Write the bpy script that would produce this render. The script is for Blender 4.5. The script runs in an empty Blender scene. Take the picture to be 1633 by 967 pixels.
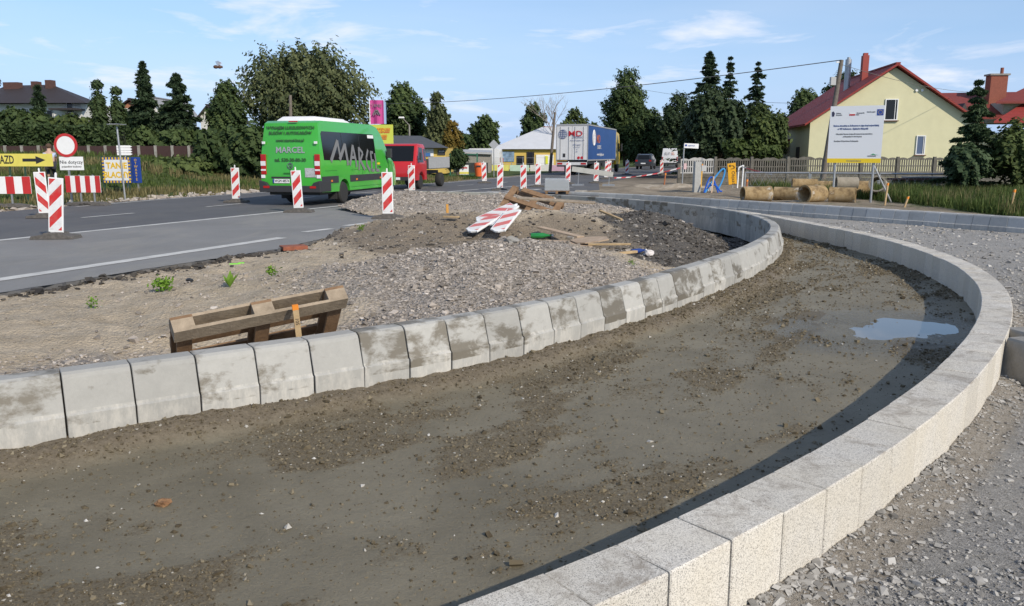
import bpy, bmesh, math, random
import numpy as np
from mathutils import Vector, Matrix
random.seed(7); RNG = np.random.default_rng(11)
S = bpy.context.scene
R = math.radians

# ---------------------------------------------------------------- camera, sky, sun, exposure
CAM_H, FOC, HORIZON = 1.55, 1282.0, 248.0
PITCH = math.atan((967 / 2 - HORIZON) / FOC)
cam = bpy.data.cameras.new('Camera'); cam.sensor_width = 36.0
cam.lens = FOC / 1633.0 * 36.0; cam.clip_start = 0.05; cam.clip_end = 3000
camo = bpy.data.objects.new('Camera', cam); S.collection.objects.link(camo)
camo.location = (0, 0, CAM_H); camo.rotation_euler = (math.pi / 2 - PITCH, 0, 0)
S.camera = camo

SUN_EL = R(33); SUN_AZ = math.atan2(0.62, -0.785)          # bearing of the sun, clockwise from +Y
w = bpy.data.worlds.new('World'); S.world = w; w.use_nodes = True
nt = w.node_tree; nt.nodes.clear()
def wn(t, **k):
    n = nt.nodes.new(t)
    for a, b in k.items(): setattr(n, a, b)
    return n
out = wn('ShaderNodeOutputWorld'); bg = wn('ShaderNodeBackground'); sky = wn('ShaderNodeTexSky')
sky.sky_type = 'NISHITA'; sky.sun_disc = False; sky.sun_elevation = SUN_EL; sky.sun_rotation = SUN_AZ
sky.air_density = 1.0; sky.dust_density = 0.25; sky.ozone_density = 3.0
bg.inputs['Strength'].default_value = 0.128
tc = wn('ShaderNodeTexCoord'); mp = wn('ShaderNodeMapping'); mp.inputs['Scale'].default_value = (2.6, 2.6, 13.0)
mp.inputs['Location'].default_value = (0.35, 0.0, 0.2)
n1 = wn('ShaderNodeTexNoise'); n1.inputs['Scale'].default_value = 2.3; n1.inputs['Detail'].default_value = 9; n1.inputs['Roughness'].default_value = 0.58; n1.inputs['Distortion'].default_value = 0.35
r1 = wn('ShaderNodeValToRGB'); r1.color_ramp.elements[0].position = 0.52; r1.color_ramp.elements[1].position = 0.70
mp2 = wn('ShaderNodeMapping'); mp2.inputs['Scale'].default_value = (1.2, 1.2, 7.0)
n2 = wn('ShaderNodeTexNoise'); n2.inputs['Scale'].default_value = 1.7; n2.inputs['Detail'].default_value = 4
r2 = wn('ShaderNodeValToRGB'); r2.color_ramp.elements[0].position = 0.35; r2.color_ramp.elements[1].position = 0.85
r2.color_ramp.elements[1].color = (0.30, 0.30, 0.30, 1)
add = wn('ShaderNodeMath', operation='MAXIMUM'); mul = wn('ShaderNodeMath', operation='MULTIPLY'); mul.inputs[1].default_value = 0.85
mx = wn('ShaderNodeMixRGB'); mx.inputs['Color2'].default_value = (6.3, 6.6, 7.4, 1)
L = nt.links.new
L(tc.outputs['Generated'], mp.inputs['Vector']); L(mp.outputs[0], n1.inputs['Vector']); L(n1.outputs['Fac'], r1.inputs[0])
L(tc.outputs['Generated'], mp2.inputs['Vector']); L(mp2.outputs[0], n2.inputs['Vector']); L(n2.outputs['Fac'], r2.inputs[0])
L(r1.outputs[0], add.inputs[0]); L(r2.outputs[0], add.inputs[1]); L(add.outputs[0], mul.inputs[0])
sz_ = wn('ShaderNodeSeparateXYZ'); L(tc.outputs['Generated'], sz_.inputs[0])
rh = wn('ShaderNodeValToRGB'); rh.color_ramp.elements[0].position = 0.0; rh.color_ramp.elements[0].color = (0.9, 0.9, 0.9, 1); rh.color_ramp.elements[1].position = 0.26; rh.color_ramp.elements[1].color = (0, 0, 0, 1)
mh = wn('ShaderNodeMixRGB'); mh.inputs['Color2'].default_value = (2.55, 3.9, 6.7, 1)      # pale summer haze low over the land, all round
L(sz_.outputs[2], rh.inputs[0]); L(rh.outputs[0], mh.inputs['Fac']); L(sky.outputs[0], mh.inputs['Color1'])
L(mul.outputs[0], mx.inputs['Fac']); L(mh.outputs[0], mx.inputs['Color1']); L(mx.outputs[0], bg.inputs['Color']); L(bg.outputs[0], out.inputs['Surface'])

sl = bpy.data.lights.new('Sun', 'SUN'); sl.energy = 3.45; sl.angle = R(0.6); sl.color = (1.0, 0.91, 0.77)
so = bpy.data.objects.new('Sun', sl); S.collection.objects.link(so)
sd = Vector((-math.sin(SUN_AZ) * math.cos(SUN_EL), -math.cos(SUN_AZ) * math.cos(SUN_EL), -math.sin(SUN_EL)))
so.rotation_euler = sd.to_track_quat('-Z', 'Y').to_euler(); so.location = (20, -20, 30)
S.view_settings.view_transform = 'Standard'; S.view_settings.look = 'None'
S.view_settings.exposure = 0.18; S.view_settings.gamma = 1.0; S.view_settings.use_curve_mapping = False

# ---------------------------------------------------------------- survey helpers (bearing + depth -> metres)
def bx(px, Y): return (px - 816.5) / FOC * Y                 # metres to the right at depth Y (small pitch ignored for far things)
def bz(py, Y): return CAM_H + (HORIZON - py) / FOC * Y       # height at depth Y

# ---------------------------------------------------------------- materials
MATS = {}
def mat(name, c, rough=0.7, var=0.0, scale=8.0, bump=0.0, bscale=60.0, metal=0.0, c2=None, spec=0.5, emit=0.0, alpha=1.0, coat=0.0, objrand=0.0, world=False, detail=5.0):
    if name in MATS: return MATS[name]
    m = bpy.data.materials.new(name); m.use_nodes = True; MATS[name] = m
    t = m.node_tree; b = t.nodes['Principled BSDF']
    b.inputs['Base Color'].default_value = (*c, 1); b.inputs['Roughness'].default_value = rough
    b.inputs['Metallic'].default_value = metal; b.inputs['Specular IOR Level'].default_value = spec
    if coat: b.inputs['Coat Weight'].default_value = coat; b.inputs['Coat Roughness'].default_value = 0.06
    if alpha < 1: b.inputs['Alpha'].default_value = alpha
    co = t.nodes.new('ShaderNodeNewGeometry').outputs['Position'] if world else t.nodes.new('ShaderNodeTexCoord').outputs['Object']
    colsock = None
    if var > 0 or c2:
        n = t.nodes.new('ShaderNodeTexNoise'); n.inputs['Scale'].default_value = scale; n.inputs['Detail'].default_value = detail; n.inputs['Roughness'].default_value = 0.65
        t.links.new(co, n.inputs['Vector'])
        r = t.nodes.new('ShaderNodeValToRGB'); r.color_ramp.elements[0].position = 0.3; r.color_ramp.elements[1].position = 0.72
        a = c2 if c2 else tuple(x * (1 - var) for x in c); d = c if c2 else tuple(min(1, x * (1 + var)) for x in c)
        r.color_ramp.elements[0].color = (*a, 1); r.color_ramp.elements[1].color = (*d, 1)
        t.links.new(n.outputs['Fac'], r.inputs[0]); colsock = r.outputs[0]
    if objrand:
        oi = t.nodes.new('ShaderNodeObjectInfo'); mr = t.nodes.new('ShaderNodeMapRange')
        mr.inputs['To Min'].default_value = 1 - objrand; mr.inputs['To Max'].default_value = 1 + objrand
        t.links.new(oi.outputs['Random'], mr.inputs['Value'])
        hs = t.nodes.new('ShaderNodeHueSaturation'); t.links.new(mr.outputs[0], hs.inputs['Value'])
        if colsock: t.links.new(colsock, hs.inputs['Color'])
        else: hs.inputs['Color'].default_value = (*c, 1)
        colsock = hs.outputs[0]
    if colsock: t.links.new(colsock, b.inputs['Base Color'])
    if bump > 0:
        n = t.nodes.new('ShaderNodeTexNoise'); n.inputs['Scale'].default_value = bscale; n.inputs['Detail'].default_value = 6; n.inputs['Roughness'].default_value = 0.7
        t.links.new(co, n.inputs['Vector']); bp = t.nodes.new('ShaderNodeBump'); bp.inputs['Strength'].default_value = bump; bp.inputs['Distance'].default_value = 0.02
        t.links.new(n.outputs['Fac'], bp.inputs['Height']); t.links.new(bp.outputs[0], b.inputs['Normal'])
    if emit: b.inputs['Emission Color'].default_value = (*c, 1); b.inputs['Emission Strength'].default_value = emit
    return m

class NB:                                                     # small node-building helper for the richer ground materials
    def __init__(s, name):
        s.m = bpy.data.materials.new(name); s.m.use_nodes = True; MATS[name] = s.m
        s.t = s.m.node_tree; s.b = s.t.nodes['Principled BSDF']
        s.pos = s.t.nodes.new('ShaderNodeNewGeometry').outputs['Position']
        s.obj = s.t.nodes.new('ShaderNodeTexCoord').outputs['Object']
    def lk(s, a, b): s.t.links.new(a, b)
    def noise(s, scale, detail=5, rough=0.6, vec=None, stretch=None, dist=0.0):
        v = vec or s.pos
        if stretch:
            mp = s.t.nodes.new('ShaderNodeMapping'); mp.inputs['Scale'].default_value = stretch; s.lk(v, mp.inputs['Vector']); v = mp.outputs[0]
        n = s.t.nodes.new('ShaderNodeTexNoise'); n.inputs['Scale'].default_value = scale; n.inputs['Detail'].default_value = detail
        n.inputs['Roughness'].default_value = rough; n.inputs['Distortion'].default_value = dist
        s.lk(v, n.inputs['Vector']); return n.outputs['Fac']
    def voro(s, scale, feature='F1', out='Color', vec=None, rand=1.0):
        n = s.t.nodes.new('ShaderNodeTexVoronoi'); n.feature = feature; n.inputs['Scale'].default_value = scale; n.inputs['Randomness'].default_value = rand
        s.lk(vec or s.pos, n.inputs['Vector']); return n.outputs[out]
    def ramp(s, fac, *stops):
        n = s.t.nodes.new('ShaderNodeValToRGB'); e = n.color_ramp.elements
        while len(e) < len(stops): e.new(0.5)
        for i, (p, c) in enumerate(stops):
            e[i].position = p; e[i].color = (c, c, c, 1) if isinstance(c, (int, float)) else (*c, 1)
        s.lk(fac, n.inputs[0]); return n.outputs[0]
    def mix(s, fac, a, b, mode='MIX'):
        n = s.t.nodes.new('ShaderNodeMixRGB'); n.blend_type = mode
        for sock, v in ((n.inputs[0], fac), (n.inputs[1], a), (n.inputs[2], b)):
            if isinstance(v, (int, float)): sock.default_value = v if sock.type == 'VALUE' else (v, v, v, 1)
            elif isinstance(v, tuple): sock.default_value = (*v, 1)
            else: s.lk(v, sock)
        return n.outputs[0]
    def math(s, op, a, b=0.0):
        n = s.t.nodes.new('ShaderNodeMath'); n.operation = op
        for sock, v in ((n.inputs[0], a), (n.inputs[1], b)):
            if isinstance(v, (int, float)): sock.default_value = v
            else: s.lk(v, sock)
        return n.outputs[0]
    def attr(s, name):
        n = s.t.nodes.new('ShaderNodeAttribute'); n.attribute_name = name; return n.outputs['Fac']
    def rand(s): return s.t.nodes.new('ShaderNodeObjectInfo').outputs['Random']
    def sep(s, v):
        n = s.t.nodes.new('ShaderNodeSeparateXYZ'); s.lk(v, n.inputs[0]); return n.outputs
    def bump(s, h, strength=0.5, dist=0.02, prev=None):
        n = s.t.nodes.new('ShaderNodeBump'); n.inputs['Strength'].default_value = strength; n.inputs['Distance'].default_value = dist
        s.lk(h, n.inputs['Height'])
        if prev: s.lk(prev, n.inputs['Normal'])
        return n.outputs[0]
    def done(s, col=None, rough=None, nrm=None, spec=0.4):
        if col is not None: s.lk(col, s.b.inputs['Base Color'])
        if rough is not None:
            if isinstance(rough, (int, float)): s.b.inputs['Roughness'].default_value = rough
            else: s.lk(rough, s.b.inputs['Roughness'])
        if nrm is not None: s.lk(nrm, s.b.inputs['Normal'])
        s.b.inputs['Specular IOR Level'].default_value = spec
        return s.m

def m_concrete(name, base, wet, offset=0.0, stain=1.0):
    k = NB(name); rnd = k.rand()
    sh = k.t.nodes.new('ShaderNodeVectorMath'); sh.operation = 'ADD'; k.lk(k.obj, sh.inputs[0])
    cb = k.t.nodes.new('ShaderNodeCombineXYZ'); k.lk(k.math('MULTIPLY', rnd, 37.0), cb.inputs[0]); k.lk(k.math('MULTIPLY', rnd, 11.0), cb.inputs[1]); k.lk(cb.outputs[0], sh.inputs[1])
    v = sh.outputs[0]
    c = k.ramp(k.noise(9, 6, 0.7, v), (0.3, tuple(x * 0.86 for x in base)), (0.7, base))
    c = k.mix(k.ramp(k.noise(60, 3, 0.7, v), (0.35, 0.0), (0.8, 0.25)), c, tuple(x * 0.7 for x in base))
    z = k.sep(k.obj)[2]
    # lime bloom on the lower half, damp brown stains on the upper half: both have shapes of their own
    low = k.math('MULTIPLY', k.ramp(z, (0.0, 1.0), (1.0, 1.0)), 1.0)
    lime = k.math('MULTIPLY', k.ramp(k.noise(7, 5, 0.75, v, (1.6, 1, 0.5)), (0.44, 0.0), (0.66, 0.7)), k.math('LESS_THAN', z, -0.235))
    c = k.mix(lime, c, (0.60, 0.57, 0.51))
    gate = k.ramp(k.math('FRACT', k.math('MULTIPLY', rnd, 7.31)), (0.35, 0.0), (0.95, 0.15))
    st = k.ramp(k.math('ADD', k.noise(2.6, 7, 0.66, v, (1, 1, 1.9), 0.25), gate), (0.565, 0.0), (0.67, 0.9 * stain))
    st = k.math('MULTIPLY', st, k.math('GREATER_THAN', z, -0.33))
    c = k.mix(st, c, wet)
    tint = k.t.nodes.new('ShaderNodeHueSaturation'); mr = k.t.nodes.new('ShaderNodeMapRange'); mr.inputs['To Min'].default_value = 0.84; mr.inputs['To Max'].default_value = 1.1
    k.lk(rnd, mr.inputs[0]); k.lk(mr.outputs[0], tint.inputs['Value']); k.lk(c, tint.inputs['Color'])
    ro = k.math('SUBTRACT', 0.85, k.math('MULTIPLY', st, 0.3))
    return k.done(tint.outputs[0], ro, k.bump(k.noise(90, 4, 0.7, v), 0.35, 0.004))
M_RING = m_concrete('kerb_concrete', (0.43, 0.42, 0.388), (0.15, 0.13, 0.097))
M_OUTK = m_concrete('outer_kerb_concrete', (0.45, 0.45, 0.44), (0.30, 0.29, 0.27), stain=0.45)

k = NB('granite')
sp = k.voro(300); g1 = k.ramp(k.sep(sp)[0], (0.0, (0.14, 0.13, 0.12)), (0.14, (0.36, 0.335, 0.30)), (0.30, (0.58, 0.54, 0.475)), (0.85, (0.73, 0.69, 0.615)))
g1 = k.mix(k.ramp(k.noise(3.0, 4), (0.35, 0.0), (0.7, 0.4)), g1, (0.60, 0.53, 0.40))
up = k.sep(k.t.nodes.new('ShaderNodeNewGeometry').outputs['Normal'])[2]
dirt = k.ramp(k.noise(5.5, 9, 0.78, None, (1, 1, 1), 0.6), (0.49, 0.0), (0.63, 0.7))
dirt = k.math('MULTIPLY', dirt, k.math('GREATER_THAN', up, 0.7))
c = k.mix(dirt, g1, (0.26, 0.215, 0.165))
hs = k.t.nodes.new('ShaderNodeHueSaturation'); mr = k.t.nodes.new('ShaderNodeMapRange'); mr.inputs['To Min'].default_value = 0.88; mr.inputs['To Max'].default_value = 1.06
k.lk(k.rand(), mr.inputs[0]); k.lk(mr.outputs[0], hs.inputs['Value']); k.lk(c, hs.inputs['Color'])
M_GRAN = k.done(hs.outputs[0], 0.72, k.bump(k.noise(160, 3, 0.7), 0.35, 0.004))

k = NB('wet_mud_bed')                                         # levelled lean-concrete bed, damp, with crumbs of soil
cr = k.attr('crumb'); bank = k.attr('bank')
smooth = k.ramp(k.noise(1.3, 6, 0.6, None, None, 0.5), (0.3, (0.180, 0.157, 0.106)), (0.55, (0.245, 0.215, 0.150)), (0.8, (0.300, 0.266, 0.190)))
fine = k.noise(45, 5, 0.75)
smooth = k.mix(k.ramp(fine, (0.35, 0.0), (0.75, 0.35)), smooth, (0.135, 0.115, 0.085))
crumb = k.ramp(k.noise(70, 4, 0.8), (0.3, (0.088, 0.070, 0.044)), (0.7, (0.240, 0.198, 0.130)))
fine2 = k.noise(16, 5, 0.75)
fac = k.ramp(k.math('ADD', cr, k.math('ADD', k.math('MULTIPLY', k.math('SUBTRACT', fine, 0.5), 1.5), k.math('MULTIPLY', k.math('SUBTRACT', fine2, 0.5), 1.1))), (0.36, 0.0), (0.80, 0.92))
c = k.mix(fac, smooth, crumb)
c = k.mix(bank, c, k.ramp(k.noise(28, 6, 0.8), (0.3, (0.105, 0.082, 0.052)), (0.72, (0.265, 0.218, 0.155))))
wet = k.ramp(k.math('ADD', k.attr('wet'), k.math('MULTIPLY', k.math('SUBTRACT', k.noise(9, 5, 0.75), 0.5), 0.5)), (0.25, 0.0), (0.6, 1.0))
c = k.mix(k.math('MULTIPLY', wet, 0.45), c, (0.075, 0.065, 0.045))
ro = k.math('SUBTRACT', k.math('ADD', 0.60, k.math('MULTIPLY', fac, 0.3)), k.math('MULTIPLY', wet, 0.36))
nb = k.bump(k.noise(210, 3, 0.8), 0.5, 0.004, k.bump(k.noise(75, 5, 0.8), 0.75, 0.012, k.bump(k.noise(14, 6, 0.75), 0.6, 0.025)))
M_BED = k.done(c, ro, nb, 0.35)

k = NB('island_soil')                                         # dug-over island: sand, brown soil, gravel, black clay
gv, br, dk = k.attr('gravel'), k.attr('brown'), k.attr('dark')
sand = k.ramp(k.noise(2.4, 7, 0.7), (0.3, (0.38, 0.31, 0.22)), (0.7, (0.58, 0.49, 0.37)))
sand = k.mix(k.ramp(k.noise(38, 4, 0.8), (0.45, 0.0), (0.75, 0.3)), sand, (0.24, 0.205, 0.165))
vg = k.sep(k.voro(34))
grav = k.ramp(vg[0], (0.0, (0.20, 0.176, 0.15)), (0.35, (0.30, 0.264, 0.226)), (0.7, (0.385, 0.34, 0.292)), (1.0, (0.47, 0.42, 0.37)))
brown = k.ramp(k.noise(20, 6, 0.8), (0.3, (0.165, 0.132, 0.094)), (0.72, (0.33, 0.275, 0.21)))
dark = k.ramp(k.noise(16, 6, 0.8), (0.3, (0.055, 0.05, 0.044)), (0.75, (0.20, 0.18, 0.155)))
jit = k.math('MULTIPLY', k.math('SUBTRACT', k.noise(22, 4, 0.8), 0.5), 0.9)
def msk(a): return k.ramp(k.math('ADD', a, jit), (0.38, 0.0), (0.62, 1.0))
c = k.mix(msk(gv), sand, grav); c = k.mix(msk(br), c, brown); c = k.mix(msk(dk), c, dark)
hb = k.bump(k.noise(40, 5, 0.8), 0.7, 0.03, k.bump(k.voro(34, 'F1', 'Distance'), 0.6, 0.03))
M_ISL = k.done(c, 0.93, hb, 0.25)

k = NB('crushed_gravel')                                      # crushed stone base of the unpaved carriageway
vg = k.sep(k.voro(42)); vs = k.sep(k.voro(110))
c = k.ramp(vg[0], (0.0, (0.24, 0.23, 0.212)), (0.4, (0.33, 0.317, 0.294)), (0.8, (0.41, 0.394, 0.366)), (1.0, (0.48, 0.46, 0.43)))
c2 = k.ramp(vs[0], (0.0, (0.20, 0.19, 0.175)), (0.6, (0.40, 0.38, 0.355)), (1.0, (0.50, 0.48, 0.45)))
c = k.mix(k.ramp(k.noise(3.5, 5, 0.7), (0.4, 0.0), (0.6, 1.0)), c, c2)
c = k.mix(k.ramp(k.noise(1.1, 6, 0.7, None, None, 0.5), (0.48, 0.0), (0.72, 0.75)), c, (0.43, 0.40, 0.355))
c = k.mix(k.ramp(k.noise(0.9, 6, 0.75, k.obj, None, 0.8), (0.56, 0.0), (0.72, 0.6)), c, (0.175, 0.16, 0.135))
c = k.mix(k.ramp(k.math('ADD', k.attr('bank'), k.math('MULTIPLY', k.math('SUBTRACT', k.noise(7, 6, 0.8), 0.5), 0.9)), (0.40, 0.0), (0.62, 0.85)), c, k.ramp(k.noise(30, 6, 0.8), (0.3, (0.20, 0.165, 0.12)), (0.6, (0.42, 0.375, 0.315))))
M_GRAV = k.done(c, 0.92, k.bump(k.voro(110, 'F1', 'Distance'), 0.5, 0.012, k.bump(k.noise(26, 6, 0.85), 0.9, 0.03)), 0.25)

def m_asphalt(name, base, patch):
    k = NB(name)
    c = k.ramp(k.noise(0.5, 5, 0.65, None, None, 0.4), (0.3, tuple(x * 0.85 for x in base)), (0.7, tuple(x * 1.15 for x in base)))
    c = k.mix(k.ramp(k.noise(150, 3, 0.8), (0.4, 0.0), (0.8, 0.6)), c, tuple(x * 1.7 for x in base))
    c = k.mix(k.ramp(k.noise(0.9, 7, 0.75, None, (1.0, 0.35, 1), 0.6), (0.48, 0.0), (0.75, 0.75)), c, patch)
    return k.done(c, 0.82, k.bump(k.noise(160, 3, 0.8), 0.4, 0.006), 0.35)
M_ROAD = m_asphalt('road_asphalt', (0.100, 0.099, 0.101), (0.165, 0.156, 0.142))
M_LANE = m_asphalt('closed_lane_asphalt', (0.205, 0.200, 0.192), (0.31, 0.29, 0.25))

k = NB('land')
sl_, = (k.attr('soil'),)
gr = k.ramp(k.noise(0.35, 7, 0.7), (0.3, (0.050, 0.082, 0.022)), (0.55, (0.085, 0.115, 0.034)), (0.78, (0.17, 0.155, 0.065)))
gr = k.mix(k.ramp(k.noise(9, 4, 0.8), (0.4, 0.0), (0.75, 0.55)), gr, (0.035, 0.055, 0.016))
so_ = k.ramp(k.noise(0.8, 7, 0.72), (0.3, (0.17, 0.135, 0.095)), (0.7, (0.41, 0.345, 0.26)))
j2 = k.math('MULTIPLY', k.math('SUBTRACT', k.noise(1.8, 6, 0.75), 0.5), 1.1)
c = k.mix(k.ramp(k.math('ADD', sl_, j2), (0.40, 0.0), (0.60, 1.0)), gr, so_)
c = k.mix(k.attr('dark'), c, (0.06, 0.05, 0.04))
M_LAND = k.done(c, 0.95, k.bump(k.noise(9, 6, 0.8), 0.8, 0.08), 0.2)

def m_tint(name, *stops, rough=0.85, transl=0.0, bump=False):
    """colour picked per piece by the float attribute 'tint'"""
    k = NB(name); c = k.ramp(k.attr('tint'), *stops)
    if bump: k.done(c, rough, k.bump(k.noise(90, 4, 0.8), 0.4, 0.01), 0.25)
    else: k.done(c, rough, None, 0.25)
    if transl:
        tr = k.t.nodes.new('ShaderNodeBsdfTranslucent'); k.lk(c, tr.inputs['Color']); ms = k.t.nodes.new('ShaderNodeMixShader'); ms.inputs[0].default_value = transl
        o = k.t.nodes['Material Output']; k.lk(k.b.outputs[0], ms.inputs[1]); k.lk(tr.outputs[0], ms.inputs[2]); k.lk(ms.outputs[0], o.inputs['Surface'])
    return k.m
M_STONE = m_tint('gravel_stones', (0.0, (0.16, 0.14, 0.12)), (0.3, (0.285, 0.25, 0.213)), (0.6, (0.37, 0.325, 0.28)), (0.88, (0.44, 0.39, 0.338)), (1.0, (0.57, 0.515, 0.46)))
M_CRUSH = m_tint('crushed_stones', (0.0, (0.19, 0.18, 0.165)), (0.4, (0.31, 0.295, 0.27)), (0.8, (0.40, 0.38, 0.35)), (1.0, (0.52, 0.50, 0.465)))
M_CLOD = m_tint('mud_clods', (0.0, (0.070, 0.055, 0.034)), (0.5, (0.140, 0.114, 0.072)), (0.96, (0.225, 0.190, 0.13)), (0.985, (0.42, 0.40, 0.36)), (1.0, (0.58, 0.56, 0.52)))
M_BLACK = m_tint('dark_clods', (0.0, (0.035, 0.031, 0.028)), (0.6, (0.10, 0.09, 0.078)), (0.9, (0.20, 0.18, 0.16)), (1.0, (0.42, 0.39, 0.35)))
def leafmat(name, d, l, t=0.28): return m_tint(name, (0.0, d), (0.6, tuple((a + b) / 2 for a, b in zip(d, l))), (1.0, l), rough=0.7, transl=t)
LEAF = dict(
    broad=leafmat('leaves_broad', (0.041, 0.064, 0.020), (0.132, 0.172, 0.052)),
    willow=leafmat('leaves_willow', (0.056, 0.076, 0.030), (0.165, 0.185, 0.082)),
    dark=leafmat('leaves_dark', (0.032, 0.057, 0.020), (0.108, 0.151, 0.049)),
    spruce=leafmat('needles_spruce', (0.020, 0.039, 0.020), (0.059, 0.092, 0.042), 0.1),
    yew=leafmat('needles_yew', (0.019, 0.035, 0.015), (0.054, 0.081, 0.032), 0.1),
    thuja=leafmat('needles_thuja', (0.029, 0.052, 0.019), (0.072, 0.104, 0.036), 0.1),
    autumn=leafmat('leaves_autumn', (0.09, 0.085, 0.02), (0.26, 0.17, 0.035)),
    bush=leafmat('leaves_bush', (0.040, 0.065, 0.016), (0.11, 0.15, 0.04)),
    juniper=leafmat('needles_juniper', (0.027, 0.053, 0.022), (0.083, 0.122, 0.053), 0.12),
    grass=leafmat('grass_blades', (0.045, 0.075, 0.016), (0.15, 0.20, 0.055), 0.35),
    dry=leafmat('dry_grass', (0.11, 0.105, 0.04), (0.32, 0.27, 0.13), 0.35),
    weed=leafmat('weed_leaves', (0.10, 0.20, 0.02), (0.25, 0.42, 0.06), 0.35),
)
WHITE = mat('white_paint', (0.80, 0.80, 0.79), 0.5, 0.05, 6)
RED = mat('red_paint', (0.50, 0.030, 0.030), 0.45, 0.08, 6)
BLACKP = mat('black_paint', (0.022, 0.022, 0.024), 0.5)
STEEL = mat('galvanised_steel', (0.42, 0.43, 0.44), 0.45, 0.12, 12, metal=0.6)
RUBBER = mat('black_rubber', (0.028, 0.027, 0.026), 0.85, 0.25, 30)
FOOTM = mat('recycled_rubber_foot', (0.115, 0.105, 0.095), 0.92, 0.35, 14, 0.6, 40)
GLASS = mat('dark_glass', (0.010, 0.011, 0.012), 0.08, spec=0.4)
MARK = mat('road_paint', (0.70, 0.685, 0.64), 0.75, 0.0, 2.5, world=True, c2=(0.42, 0.41, 0.385), detail=9)
WOOD = mat('weathered_wood', (0.44, 0.35, 0.25), 0.85, 0.0, 9, 0.5, 50, c2=(0.25, 0.195, 0.135))
WOODD = mat('dark_shaded_wood', (0.30, 0.185, 0.10), 0.8, 0.0, 7, 0.4, 50, c2=(0.14, 0.08, 0.042))  # darker wood; carries the shade of the pallets' inner boards in its colour
WOODP = mat('pale_wood', (0.52, 0.38, 0.21), 0.8, 0.0, 9, 0.3, 50, c2=(0.36, 0.245, 0.125))
PLY = mat('torn_plywood', (0.50, 0.385, 0.275), 0.85, 0.0, 7, 0.3, 40, c2=(0.36, 0.26, 0.175))
CONC = mat('old_concrete', (0.36, 0.345, 0.315), 0.9, 0.0, 5, 0.5, 40, c2=(0.21, 0.195, 0.17))
YELLOW = mat('sign_yellow', (0.78, 0.56, 0.02), 0.5, 0.04)

# ---------------------------------------------------------------- object helpers
COL = S.collection
def link(o, parent=None):
    COL.objects.link(o)
    if parent is not None: o.parent = parent
    return o
def tag(o, label, cat, group=None, kind=None):
    if label: o['label'] = label
    if cat: o['category'] = cat
    if group: o['group'] = group
    if kind: o['kind'] = kind
    return o
def thing(name, label, cat, loc=(0, 0, 0), rz=0.0, group=None, rot=None):
    o = bpy.data.objects.new(name, None); link(o); o.empty_display_size = 0.2
    o.location = loc; o.rotation_euler = rot if rot else (0, 0, rz)
    return tag(o, label, cat, group)
def npmesh(name, V, F, mat_, parent=None, attrs=None, smooth=False, nper=None):
    """V (n,3) array, F (m,k) int array"""
    me = bpy.data.meshes.new(name); V = np.asarray(V, np.float32); F = np.asarray(F, np.int32)
    me.vertices.add(len(V)); me.vertices.foreach_set('co', V.ravel())
    m, kk = F.shape
    me.loops.add(m * kk); me.loops.foreach_set('vertex_index', F.ravel())
    me.polygons.add(m); me.polygons.foreach_set('loop_start', np.arange(m, dtype=np.int32) * kk)
    me.polygons.foreach_set('loop_total', np.full(m, kk, np.int32))
    me.polygons.foreach_set('use_smooth', np.full(m, smooth, bool))
    for an, av in (attrs or {}).items():
        a = me.attributes.new(an, 'FLOAT', 'POINT'); a.data.foreach_set('value', np.asarray(av, np.float32).ravel())
    me.update(calc_edges=True); me.validate()
    if mat_: me.materials.append(mat_)
    o = bpy.data.objects.new(name, me); return link(o, parent)
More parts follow.
